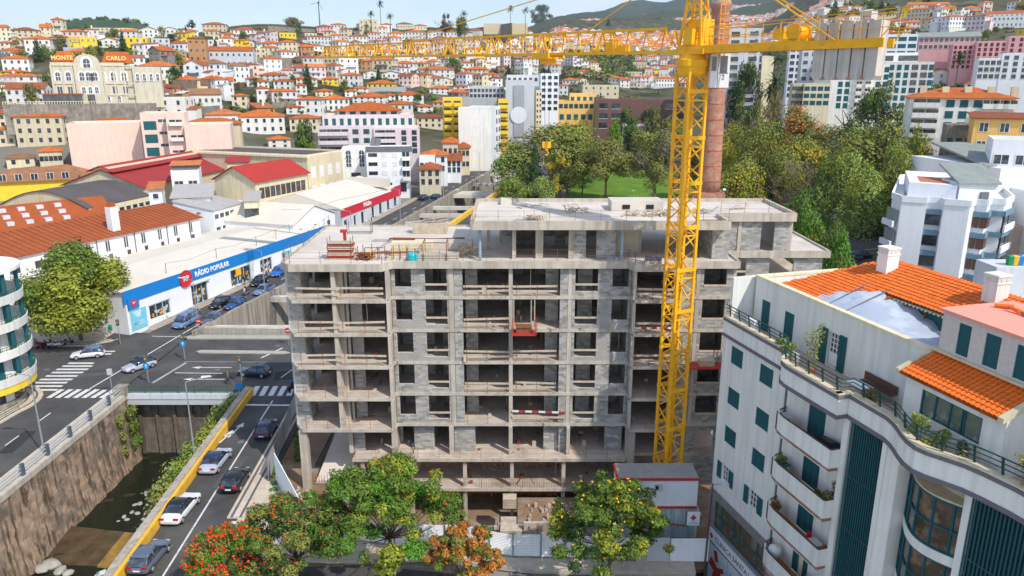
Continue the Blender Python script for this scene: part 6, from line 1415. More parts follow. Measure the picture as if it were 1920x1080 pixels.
# ================================================================ middle distance
pp = PB('apartment_building','pale pink curved apartment block with ribbon balconies and orange hip roof','building',(595,240),(700,240),290,228,18,'ppink','flat',zb=5,wins=[('F',3,2,4.2,1.6,'p',.5,9,2,14),('F',3,2,1.6,1.5,'s',9.5,16,2,14)])
PB('apartment_building','right wing of the pale pink block with long curved balconies','building',(700,244),(786,240),290,230,14,'ppink','flat',zb=5,wins=[('F',4,1,6,1.6,'p',0,7,0,14),('F',4,2,1.5,1.5,'d',7.5,None,0,14)])
PB('apartment_building','upper recessed storey of the pale pink block with green shutters','building',(604,219),(776,221),240,233,14,'ppink','flat',zb=17,below=.5,wins=[('F',1,12,1.1,2,'g')])
PB('apartment_building','top storey of the pale pink block under the long orange hipped roof','building',(632,209),(748,209),220,238,11,'ppink','hip',rm='tile',zb=20,below=.5,rh=2.4,ov=1,wins=[('F',1,6,1.8,1.6,'g')])
wc = PB('apartment_building','white corner apartment house with grey parapet band and small balconies','building',(686,283),(768,286),362,205,11,'whiteb','flat',zb=4,wins=[('F',3,1,2.4,1.0,'n',.3,3.2,5,14),('F',3,2,1.4,1.4,'f',3.4,9,5,14),('F',3,1,2,2.4,'b',9.2,12,4,14),('R',4,2,1,1.4,'d'),('F',1,3,1.6,2.6,'d',None,None,0,3.4)])
b = B(); b.box(-.1,12.4,-.1,.0,13.1,14.6); b.build('grey_band', 'greyd', wc)
b = B(); 
for k in range(2): b.hexa([(1+k*1.3,2,14.6),(2.2+k*1.3,2,14.6),(2.6+k*1.3,4,14.6),(1.4+k*1.3,4,14.6),(1+k*1.3,2,14.7),(2.2+k*1.3,2,14.7),(2.6+k*1.3,4,16.6),(1.4+k*1.3,4,16.6)])
b.build('solar_panel', 'greyd', wc)
PB('house','white building with arched loggia beside the cream factory','house',(640,283),(690,285),345,210,10,'white','flat',zb=4,wins=[('F',2,2,1.8,2.4,'a',None,None,6,12),('F',1,1,2.6,3,'d',None,None,0,4)])
PB('apartment_building','yellow six storey block with recessed balconies','building',(830,187),(866,187),256,262,14,'yellow','flat',zb=8,wins=[('F',5,2,2.4,1.6,'y')])
PB('apartment_building','white blank walled slab with windowed right side in front of the yellow block','building',(859,206),(928,206),285,250,10,'white','flat',zb=6,wins=[('R',4,3,1.6,1.8,'d',None,None,4,18)])
PB('apartment_building','narrow white tower side with grey window strips facing the street','building',(929,203),(938,203),285,250,9,'whiteb','flat',y1=256,zb=6,wins=[('F',5,2,1.4,1.6,'d')])
PB('apartment_building','yellow balconied street end of the apartment block beside the white slab','building',(934,190),(953,193),270,262,10,'yellow','flat',zb=8,wins=[('F',5,1,3.2,1.5,'y')])
PB('apartment_building','grey roof storey behind the white slab','building',(865,187),(932,187),206,266,8,'grey','flat',zb=20)
PB('hotel','large pale grey hotel block with blank end wall and dotted windows','hotel',(948,153),(1002,153),245,305,34,'greyl','flat',zb=9,wins=[('R',7,8,1.6,2.0,'d',None,None,5,27)])
gh = PB('hotel','dark grey panel and white disc painted on the end wall of the grey hotel','mural',(963,163),(983,163),222,304.6,.3,'grey','flat',zb=14,below=0)
b = B(Matrix.Translation((2.0,-.1,8.5)) @ Matrix.Rotation(PI/2,4,'X')); b.lathe([(.01,-.05),(3.3,-.05),(3.3,.05),(.01,.05)],24); b.build('disc', 'whiteb', gh)
PB('hotel','long grey hotel wing with many small windows behind the yellow block','hotel',(880,165),(945,163),205,330,20,'greyl','flat',zb=12,wins=[('F',4,9,1.2,1.4,'d')])
PB('hotel','roof storey with terrace on the grey hotel','hotel',(950,143),(1010,145),156,315,20,'greyl','flat',zb=34,below=.5,wins=[('F',1,6,1.2,1.4,'d')])
PB('apartment_building','tall white slender block behind the grey hotel','building',(1014,140),(1048,140),210,350,14,'whiteb','flat',y1=352,zb=12,wins=[('F',6,3,1.8,1.5,'d')])
PB('apartment_building','narrow cream building beside the grey hotel above the street','building',(1005,172),(1016,172),235,345,14,'cream','flat',y1=348,zb=11,wins=[('F',6,2,1,1.2,'d')])
PB('house','orange rendered house with white lower storey beside the park trees','house',(1047,192),(1114,193),226,285,16,'orange','flat',zb=8,wins=[('F',1,7,1.3,1.6,'s',None,None,7,11.5),('F',1,5,1.6,2,'g',None,None,1.2,5)])
PB('house','upper orange storey set back on the orange house','house',(1068,178),(1114,179),195,292,8,'orange','flat',zb=16,below=.5,wins=[('F',1,4,1.3,1.8,'g')])
br_ = PB('apartment_building','dark brown clad apartment block with teal glazed balconies behind the park','building',(1117,190),(1282,191),245,275,16,'brown','flat',zb=8,wins=[('F',3,2,3.0,1.9,'d',.6,9.5,3,12.4),('F',3,2,3.0,1.9,'d',24,32,3,12.4)])
b = B(); 
for z in (12.4-2.6,9.4-2.6+.0,):
    b.box(10,15.6,-1,0,z+2.1,z+2.4); b.box(17.2,22.8,-1,0,z+2.1,z+2.4)
b.box(9.8,23,-.6,0,12.2,12.8); b.box(9.9,10.1,-1,0,3,12.4); b.box(22.8,23,-1,0,3,12.4); b.build('balcony_frame', 'whiteb', br_); b = B()
for z in (6.8,3.8,9.8): b.box(10.2,15.4,-.95,-.9,z-.2,z+.9); b.box(17.2,22.6,-.95,-.9,z-.2,z+.9); b.box(10.2,15.4,-.05,0,z,z+2); b.box(17.2,22.6,-.05,0,z,z+2)
b.build('glass_balustrade', glass('teal_glass', (.03,.2,.2)), br_); b = B(); b.box(15.7,17.1,-.5,.2,0,13.2); b.build('pillar', 'greyd', br_); b = B(); b.box(2,31,3,8,12.6,14.0,0); b.build('roof_pavilion', 'slate', br_)
b = B(); b.box(12,22,4,10,13.4,16); b.build('plant_room', 'brown', br_); b = B(); b.box(25.5,31,0,4,13.2,13.7); b.build('solar_panel', 'blue', br_)
PB('apartment_building','tall grey and white striped apartment tower with ribbed balconies','building',(1357,57),(1432,56),225,255,16,'greyl','flat',zb=9,wins=[('F',11,2,2.6,1.5,'d',1,12.5,6,36),('F',11,2,.6,2.0,'d',9.5,13,6,36)])
PB('apartment_building','plain cream end wall beside the striped tower','building',(1430,108),(1452,106),230,262,16,'cream','flat',zb=9,wins=[('R',6,3,1.4,1.4,'d')])
PB('apartment_building','stepped cream apartment block with balconies below the counterweights','building',(1505,95),(1535,93),200,300,16,'greyl','flat',zb=14,wins=[('F',7,2,1.6,1.4,'d'),('R',7,3,1.4,1.4,'d')])
PB('apartment_building','dark green striped slab behind the stepped cream block','building',(1482,88),(1506,90),185,330,12,'whiteb','flat',zb=16,wins=[('F',8,2,1.8,1.6,'d')])
PB('apartment_building','white long balconied block under the concrete counterweights','building',(1532,118),(1578,118),200,290,12,'white','flat',zb=14,wins=[('F',5,2,3.4,1.4,'b')])
PB('apartment_building','low cream block with roof garden and dark windows','building',(1487,160),(1508,160),200,225,12,'cream','flat',zb=9,wins=[('F',3,5,.8,1.2,'d')])
PB('apartment_building','cream front of the low block with roof garden, six dark windows','building',(1508,160),(1558,160),200,222,12,'cream','flat',zb=9,wins=[('F',3,4,1.4,1.2,'g')])
wsl = PB('apartment_building','big white apartment slab with green shutters and recessed loggias','building',(1560,125),(1660,120),205,240,18,'white','flat',zb=10,wins=[('F',6,2,1.3,1.6,'g',2,6,2,20),('F',6,2,1.6,1.6,'b',7,12,2,20),('F',6,2,1.3,1.6,'g',12.5,16.5,2,20)])
PB('apartment_building','right half of the white apartment slab with paired shutters','building',(1660,120),(1750,132),205,238,16,'white','flat',zb=10,wins=[('F',6,3,1.2,1.6,'g',1,7,2,20),('F',6,2,1.8,1.6,'d',7,12,2,20),('F',6,1,1.2,1.6,'g',12,None,2,20)])
PB('apartment_building','glazed blue penthouse with white frame on the white slab','building',(1620,103),(1722,100),118,246,10,'whiteb','flat',zb=34,below=2,wins=[('F',1,1,8,1.6,'d',0,9),('F',1,3,2,1.6,'d',10,None)])
PB('apartment_building','white block with dark green glazed storeys above the white slab','building',(1628,68),(1722,66),120,330,14,'whiteb','flat',zb=36,wins=[('F',4,5,3,1.6,'g')])
PB('apartment_building','rose pink terrace row with blue roofs and arched window','building',(1724,70),(1840,62),95,360,12,'rose','gable',rm='slate',zb=44,rh=2.2,wins=[('F',2,12,1.4,1.6,'d')])
PB('apartment_building','rose pink stepped block with red shutters','building',(1788,85),(1835,82),130,340,14,'rose','flat',zb=34,wins=[('F',5,5,1.1,1.4,'r')])
PB('apartment_building','taller rose pink block with red shutters at the right edge','building',(1833,80),(1900,80),125,330,14,'rose','flat',zb=34,wins=[('F',5,6,1.1,1.4,'r')])
PB('apartment_building','rose pink corner block cut by the right image edge','building',(1893,70),(1990,70),110,325,14,'rose','flat',zb=38,wins=[('F',4,6,1.1,1.4,'r')])
PB('apartment_building','white apartment block with blue shutters below the rose blocks','building',(1836,112),(1880,112),150,275,12,'whiteb','flat',zb=27,wins=[('F',3,4,1.4,1.5,'d')])
PB('apartment_building','white block with blue windows beside the right image edge','building',(1880,103),(1990,103),150,272,14,'whiteb','flat',zb=26,wins=[('F',4,6,1.4,1.4,'d')])
wo = PB('apartment_building','white balconied block with long orange hip roof and chimneys','building',(1706,184),(1905,186),265,165,13,'white','hip',rm='tile',zb=8,rh=2.2,ov=.6,vis=1,wins=[('F',4,1,5,1.6,'b',.5,6,2,14.5),('F',4,3,1.5,1.5,'g',6.5,14,1,14.5),('F',3,3,2.6,1.6,'b',14,None,4,14.5)])
for k in range(5): b = B(); u = 2+k*4.2; hh_ = aty(1706,184,165)[2]-8; b.box(u,u+1.3,3,4.2,hh_,hh_+2.4); b.build('chimney', 'cream', wo)
PB('apartment_building','yellow ochre house with white framed windows at the right edge','building',(1828,222),(1990,216),290,140,12,'orange','shed',rm='tiled',zb=8,vis=1,rh=.6,wins=[('F',2,4,1.5,1.7,'w')])
PB('retaining_block','grey stained concrete building under the yellow house','building',(1776,240),(1828,240),290,150,8,'stone','flat',zb=8,vis=1,wins=[('F',1,3,1,1.2,'d')])
PB('house','white house with external steel stair by the parking deck','house',(1862,268),(1990,262),330,122,10,'whiteb','flat',zb=8,vis=1,wins=[('F',1,3,2.2,1.6,'w')])
pd_ = thing('parking_deck', 'concrete parking deck with ribbed wall above the park trees', 'parking deck', (0,0,0))
a1 = aty(1750,288,128); a2 = aty(1805,312,112); b = B(); b.prism([(a1[0],a1[1]),(a2[0],a2[1]),(a2[0]+26,a2[1]+4),(a1[0]+34,a1[1]+14)], 1, 14.2); b.build('deck', 'terr', pd_); b = B(); d = Vector((a2[0]-a1[0],a2[1]-a1[1]))
for k in range(26): t = k/26; b.box(a1[0]+d.x*t-.35,a1[0]+d.x*t,a1[1]+d.y*t-.3,a1[1]+d.y*t,2,14.0)
b.build('rib', 'stone', pd_); b = B(); b.bar((a1[0],a1[1],15.1),(a2[0],a2[1],15.1),.08); b.bar((a1[0],a1[1],14.6),(a2[0],a2[1],14.6),.3,.6); b.build('parapet', 'greyd', pd_)
es = thing('external_stair', 'black steel external stair beside the parking deck', 'stair', (78,118.5,14)); b = B()
for k in range(12): b.box(k*.45,k*.45+.45,0,1.2,k*.32,k*.32+.05)
for k in range(0,13,3): b.bar((k*.45,0,0),(k*.45,0,k*.32+1),.06)
b.bar((0,0,1),(5.4,0,4.8),.06); b.bar((0,1.2,0),(5.4,1.2,3.8),.1); b.build('stair', 'black', es)
# white and blue-grey block at the right
wb = thing('apartment_building', 'white apartment block with blue-grey bands, bay windows and felt roofs beside the park', 'building', (0,0,0))
fp = [(58.3,114),(58.0,110.5),(60.9,108.9),(61.2,109.9),(63.0,108.8),(62.7,107.6),(65.4,105.8),(67.0,107.3),(68.1,106.2),(69.8,108.2),(71.2,107.2),(74.6,110.6),(82,126),(80,142),(70.5,136)]
b = B(); b.prism(fp, 0, 18.6); b.build('wall', 'whiteb', wb); b = B(); b.prism([(60.3,114.4),(65.5,110),(73.5,112.5),(79.5,126),(78,139),(70,133)], 18.6, 18.64); b.build('roof', 'terracotta', wb)
b = B()
for i in range(len(fp)):
    p, q = fp[i], fp[(i+1)%len(fp)]; b.bar((*p,19.0),(*q,19.0),.3,.9)
b.build('parapet', 'whiteb', wb)
for z in (17.3,14.2,11.1,8.0):
    b = B(); b.bar((60.95,109.5,z),(63.0,108.3,z),.5,.7)
    P_ = [(66.9,107.15),(68.1,106.0),(69.8,108.0),(71.2,107.0),(74.75,110.5)]
    for p, q in zip(P_, P_[1:]): b.bar((*p,z),(*q,z),.5,.75)
    b.build('band', 'bblue', wb)
    b = B(); b.bar((61.1,109.62,z-1.2),(62.9,108.5,z-1.2),.3,1.5); wf = b.build('window', 'glass', wb)
    for p, q, n_ in ((P_[0],P_[1],2),(P_[1],P_[2],3),(P_[3],P_[4],2)):
        for k in range(n_):
            a = Vector(p).lerp(Vector(q),(k+.12)/n_); c = Vector(p).lerp(Vector(q),(k+.88)/n_); b = B(); b.bar((*a,z-1.2),(*c,z-1.2),.3,1.5); w2 = b.build('window', 'brownf' if q != P_[4] else 'glass', wb)
    b = B(); b.bar((71.3,106.6,z-2.2),(75.2,110.4,z-2.2),.25,1.0); b.build('balcony', 'whiteb', wb)
    b = B(); b.bar((57.4,114.2,z-2.2),(57.3,110.8,z-2.2),.3,.9); b.bar((58.0,114.2,z-1),(57.8,111,z-1),.3,1.8,m=1); b.build('balcony', ['whiteb','slate'], wb)
b = B(); b.prism([(60.6,114.0),(65.6,109.9),(66.4,112),(73,126),(67.6,129)], 18.64, 21.0); b.prism([(65.8,109.6),(71.5,109.9),(73.5,118),(66.6,116)], 18.64, 21.4); b.build('upper_storey', 'whiteb', wb)
b = B(); b.hexa([(65.4,109.2,21.2),(71.7,109.3,21.2),(73.6,118,23.2),(67,118,23.2),(65.4,109.2,21.45),(71.7,109.3,21.45),(73.6,118,23.45),(67,118,23.45)]); b.build('felt_roof', 'slate', wb)
b = B(); b.prism([(62.5,114.5),(65.6,112),(68.5,118.5),(65.4,121)], 21.0, 21.06); b.build('red_roof', 'terracotta', wb); b = B(); b.bar((69,109.6,19.5),(70.2,109.65,19.5),.3,1.2); b.build('louvre', 'greyd', wb)
b = B(); b.prism([(77.5,119),(92,122),(96,140),(74,140)], 4, 22.5); b.build('rear_block', 'whiteb', wb); b = B(); b.hexa([(76,121,22.6),(90,124,22.6),(94,141,24.6),(78,141,24.6),(76,121,22.9),(90,124,22.9),(94,141,24.9),(78,141,24.9)]); b.build('felt_roof', 'slate', wb)
b = B(); b.bar((82,119.9,21),(83.4,120.2,21),.3,1.3); b.build('louvre', 'greyd', wb)
ww = thing('apartment_building', 'plain tall white block behind the blue banded building at the right edge', 'building', (88,104,0)); b = B(); b.prism([(-10,2),(8,0),(20,6),(20,18),(-8,16)], 0, 19.5); b.build('wall', 'whiteb', ww); b = B(); b.box(-6,-4,.3,1.2,8.5,9.4); b.box(1,2.5,-.1,.6,9,10); b.build('window', 'glass', ww)
for k, (c_, lab) in enumerate([('plastic','dark green recycling bin, leftmost of the row by the white block'),('ylw','yellow recycling bin beside the dark green one'),('blue','blue recycling bin right of the yellow one'),('greyl','pale grey recycling bin at the right end of the row')]):
    x, y, z = aty(1892+k*9.5, 496, 84); r = thing('recycling_bin', lab, 'bin', (x,y,z)); b = B(); b.hexa([(-.25,-.25,0),(.25,-.25,0),(.25,.25,0),(-.25,.25,0),(-.3,-.32,.95),(.3,-.32,.95),(.3,.32,.95),(-.3,.32,.95)]); b.build('body', c_, r); b = B(); b.hexa([(-.32,-.36,.95),(.32,-.36,.95),(.32,.34,.95),(-.32,.34,.95),(-.28,-.3,1.02),(.28,-.3,1.02),(.28,.3,1.08),(-.28,.3,1.08)]); b.build('lid', c_, r)
x, y, z = aty(1892, 497, 84); b = B(); b.box(x-2,x+9,y-1,y+3,z-9,z-.02); b.build('terrace', 'greyl', kind='structure')
# street houses beside the far road
sh_ = [(786,300,815,300,345,208,'whiteb','flat',None,'white shopfront house with roof terrace plants'),(786,318,826,318,350,203,'cream','hip','tiled','low house with brown hip roof beside the white corner house'),(790,292,838,293,325,222,'whiteb','hip','tile','white house with orange hip roof and blue roof light'),(830,268,858,268,330,236,'cream','hip','tile','cream house with orange hips right of the roof light house'),(838,302,864,296,325,228,'whiteb','shed','tiled','narrow white street house with dark red doors'),(858,278,880,276,318,242,'cream','hip','tile','cream street house with balcony above the road'),(880,272,893,270,310,252,'green' and 'grey','hip','tiled','narrow grey green street house'),(893,268,906,266,305,258,'ochre','hip','tiled','narrow ochre street house'),(906,266,920,262,300,264,'cream','hip','tile','narrow cream street house near the white slab')]
for a in sh_: PB('house', a[9]+' on the street','house',(a[0],a[1]),(a[2],a[3]),a[4],a[5],8,a[6],a[7],rm=a[8] or 'tile',zb=gv(a[5])-.3,rh=1.6,wins=[('F',2,3,1,1.6,'d')])
# ================================================================ labels for things met in numbers
LANDM = [(160,150,'the cream palace hotel'),(385,95,'the ochre tower house'),(265,262,'the long pink building'),(80,235,'the cream four-windowed block'),(595,30,'the wind turbine mast'),(690,50,'the flat ridge villa'),
 (490,240,'the big orange-hipped white house'),(640,110,'the tip of the crane jib'),(690,230,'the pale pink curved block'),(715,10,'the tall ridge palm'),(850,220,'the yellow six storey block'),(930,60,'the pale ridge wall'),(985,190,'the grey hotel'),
 (1035,100,'the crane trolley'),(1130,125,'the wooded valley spur'),(1080,205,'the orange house'),(1200,215,'the brown clad block'),(1225,100,'the jib root'),(1395,130,'the striped tower'),(1330,40,'the brick chimney top'),(1580,85,'the counterweights'),
 (1655,165,'the big white slab'),(1780,75,'the rose pink terrace'),(1860,110,'the stepped rose blocks'),(1800,220,'the long orange-roofed block'),(1740,20,'the top right hillside'),(1880,35,'the upper right corner'),(1480,40,'the counter jib pendants'),(780,165,'the mid left hillside'),(560,165,'the left terrace wall'),(900,140,'the saddle by the grey hotel'),(30,100,'the upper left edge'),(1500,240,'the park trees'),(1150,40,'the far mountain foot')]
PEND = []
ORDW = ['leftmost','second from left','third from left','fourth from left','fifth from left','sixth from left','seventh from left','eighth from left','ninth from left','tenth from left']
def later(o, base, px, py): PEND.append((o, base, px, py))
def finish_labels():
    from collections import defaultdict
    G = defaultdict(list)
    for o, base, px, py in PEND:
        lx_, ly_, nm = min(LANDM, key=lambda l: ((l[0]-px)**2+((l[1]-py)*2.2)**2))
        dx, dy = px-lx_, (py-ly_)*2.2
        rel = ('uphill of' if dy < 0 else 'below') if abs(dy) > abs(dx) else ('left of' if dx < 0 else 'right of')
        G[base+' '+rel+' '+nm].append((px, o))
    for k, v in G.items():
        v.sort(key=lambda t: t[0])
        if len(v) == 1: v[0][1]['label'] = k; continue
        for i, (_, o) in enumerate(v):
            o['label'] = k+', '+(('leftmost' if i == 0 else 'rightmost') if len(v) == 2 or i in (0, len(v)-1) else ORDW[min(i,9)])
# ================================================================ hillside houses
HOUSES = []; OCC = []
WALLN = dict(white='white', whiteb='white', cream='cream', yellow='yellow', pink='pink', ochre='ochre', grey='grey', greyl='pale grey', rose='rose', ppink='pale pink', stone='bare stone', orange='orange')
def house(x, y, z0, zt, w, d, rot, wall, roof, rm, rh, rows, cols, px, py, wt='d', base=None, sc=3.):
    c, s_ = math.cos(rot), math.sin(rot); p0 = (x-w/2*c, y-w/2*s_); p1 = (x+w/2*c, y+w/2*s_)
    h = zt-z0; ww = 1.05; wh = min(1.5, h/rows*.55)
    if sc >= 3.2: wins = [('F',rows,cols,ww,wh,wt),('R',rows,max(1,int(d/3.5)),ww,wh,'d'),('L',rows,max(1,int(d/3.5)),ww,wh,'d')]
    else: wins = []
    r = bld('house', '', 'house', p0, p1, d, z0, zt, wall, roof, rm=rm, rh=rh, ov=.45, wins=wins, group='houses on the hillside', below=5, para=.3)
    if not wins:
        b = B()
        for i in range(rows):
            for j in range(cols): u = w*(j+.5)/cols; z = h*(i+.5)/rows-wh/2+.1; b.box(u-ww/2,u+ww/2,-.05,0,z,z+wh)
            for j in range(max(1,int(d/4))): u = d*(j+.5)/max(1,int(d/4)); z = h*(i+.5)/rows-wh/2+.1; b.box(w,w+.05,u-ww/2,u+ww/2,z,z+wh); b.box(-.05,0,u-ww/2,u+ww/2,z,z+wh)
        b.build('windows', 'glass', r, kind='stuff')
    rn = {'flat':'flat roof','hip':{'tile':'orange roof','tiled':'dull red roof','tileb':'brown roof','tilep':'pale orange roof'}.get(rm,'hip roof'),'gable':'ridge roof','gabley':'front gable','shed':'sloping roof'}[roof]
    st_ = {1:'low',2:'two-storey',3:'three-storey',4:'tall'}[min(4,rows)]
    later(r, f'{base or WALLN.get(wall,wall)} {st_} house, {rn},', px, py); HOUSES.append(r)
    return r
def HH(l, r_, ev, bs, wall='white', roof='hip', rm='tile', rows=2, cols=0, rot=None, wt='d', dep=None):
    px = (l+r_)/2; x, y, z = gp(px, bs, 150); sc = proj(x,y,z)[2]; w = (r_-l)/sc; 
    rr = random.uniform(-.22,.22)-.7*math.atan(x/y) if rot is None else rot
    d = dep or min(14, max(7, w*.8)); w2 = max(4.0, w/ (math.cos(rr)+ .0)) if abs(rr) < .15 else max(4.5, (w-abs(math.sin(rr))*d*.9)/math.cos(rr))
    zt = aty(px, ev, y)[2]
    o = house(x, y, z, max(zt, z+2.4), w2, d, rr, wall, roof, rm, min(2.6, d*.17), rows, cols or max(2,int(w2/2.8)), px, (ev+bs)/2, wt, sc=sc)
    OCC.append((l-1, r_+1, ev-4, bs+1)); return o
LST = """47 98 73 100 white|98 131 70 92 greyl|117 160 59 78 pink|0 22 80 97 cream|20 78 57 70 cream hip tiled|172 248 53 63 cream flat|217 256 59 73 white|259 300 56 70 white gabley|302 338 56 70 white gabley|340 376 58 70 white|184 226 76 88 white gabley|227 281 71 92 yellow flat x 2|282 323 73 90 greyl flat x 2
354 391 72 118 ochre hip tileb 3|325 354 97 110 ochre flat|378 427 46 60 cream hip tiled|385 410 58 67 cream|408 447 65 78 white|433 478 56 71 white|392 478 95 127 greyl gable tile 2 8|411 452 112 123 yellow hip tile 1|232 278 108 130 white|257 343 124 146 white hip tile 1 8|4 60 110 136 white|0 44 135 146 yellow|32 72 143 163 white|12 88 166 197 white gable tiled 2 5|19 48 99 108 white|122 172 97 112 yellow|235 324 148 174 cream flat x 2 5
232 308 203 232 whiteb hip tile 2 8|32 125 219 272 cream hip tile 3 5|0 28 213 240 cream|0 30 242 272 cream|352 424 177 200 white gable tileb 1 5|434 466 180 200 cream|460 494 148 162 white hip tiled|440 540 219 250 white hip tile 2 6|72 124 284 312 cream hip tile 1 5|10 70 299 312 cream hip tileb 1|0 52 201 214 stone hip tileb 1
482 525 82 95 white|523 557 79 96 cream hip tile|521 559 62 71 yellow flat|570 597 63 74 cream flat|591 629 50 62 rose hip tiled|620 646 46 53 white|672 710 37 53 cream flat x 2 4|743 776 45 55 cream hip tileb 1|776 800 48 57 cream hip tilep 1|727 762 62 73 white|760 798 60 74 white|831 858 60 76 white|713 736 46 52 white|654 688 68 84 white|688 706 79 88 white|531 562 85 96 white|556 576 85 96 cream|575 611 86 95 white
608 640 99 108 yellow|643 668 98 107 yellow|486 530 141 152 white|480 508 153 165 white|514 546 152 171 white|551 600 148 160 cream|602 637 148 159 yellow|636 674 141 162 white|688 738 157 165 yellow hip tile 1|553 578 160 176 white|590 626 171 181 cream|645 672 171 181 white|661 694 166 176 white|805 845 166 176 white|852 876 162 173 white|480 510 166 198 white|556 601 187 214 white hip tile 2 3|601 661 186 208 white hip tile 2 5|661 721 182 194 white|720 744 179 191 white|744 798 178 190 white|683 707 195 203 white|726 774 196 208 white hip tile 1 4|781 815 200 210 white|812 832 192 206 cream
535 573 201 213 white|545 596 222 246 cream hip tile 2|500 550 262 278 white|745 782 219 235 cream hip tiled|782 830 221 240 cream hip tiled 2|700 734 109 119 white|735 776 119 128 white|781 846 131 146 white hip tile 2 6|680 716 137 147 white gabley|716 752 138 147 white gabley|862 890 118 127 white|700 760 98 106 white|870 912 130 142 cream|905 935 140 150 white|980 1010 110 120 white|984 1009 124 134 white|1017 1050 122 136 white|1082 1106 134 148 cream|1053 1082 108 120 white|1052 1084 150 158 white hip tile 1|1240 1275 125 136 white|1170 1205 135 150 cream flat|1092 1160 160 182 cream flat x 2 5|1048 1064 160 178 white
1375 1460 215 240 white hip tile 1 5|1570 1620 207 235 white hip tile 2|1740 1785 137 160 white gabley|1790 1842 138 156 white|1850 1900 160 172 white|1806 1842 162 168 white|1640 1700 40 58 white hip tile 2 5|1690 1735 42 56 white hip tile 2|1630 1670 58 66 white hip tilep|1672 1722 54 64 white hip tile|1636 1690 26 32 cream|1845 1915 26 50 white gable tiled 3 8|1705 1780 8 14 cream gable tile 1 6|1660 1690 12 20 pink gabley|1800 1840 15 24 white|1560 1590 0 6 white|1750 1800 34 40 greyl flat|1845 1930 30 52 greyl flat x 2"""
M['ltyel'] = mat('pale_yellow_letters', (.85,.62,.2), .6, .05)
def run_list():
    for ln in LST.replace('\n','|').split('|'):
        t = ln.split(); l, r_, ev, bs = map(float, t[:4]); wall = t[4]; roof = t[5] if len(t) > 5 else 'hip'; rm = t[6] if len(t) > 6 and t[6] != 'x' else ('tile' if roof != 'flat' else 'membr')
        HH(l, r_, ev, bs, wall, roof, rm, int(t[7]) if len(t) > 7 else (2 if bs-ev > 9 else 1), int(t[8]) if len(t) > 8 else 0)
for q in ((75,245,95,230),(590,790,160,290),(825,960,185,290),(945,1050,140,245),(1045,1120,170,230),(1117,1290,175,260),(1290,1435,20,260),(1425,1760,85,260),(1720,1920,55,300),(0,300,225,400),(300,700,250,400),(930,1760,215,420),(1060,1185,100,150),(350,460,190,222)): OCC.append(q)
run_list()
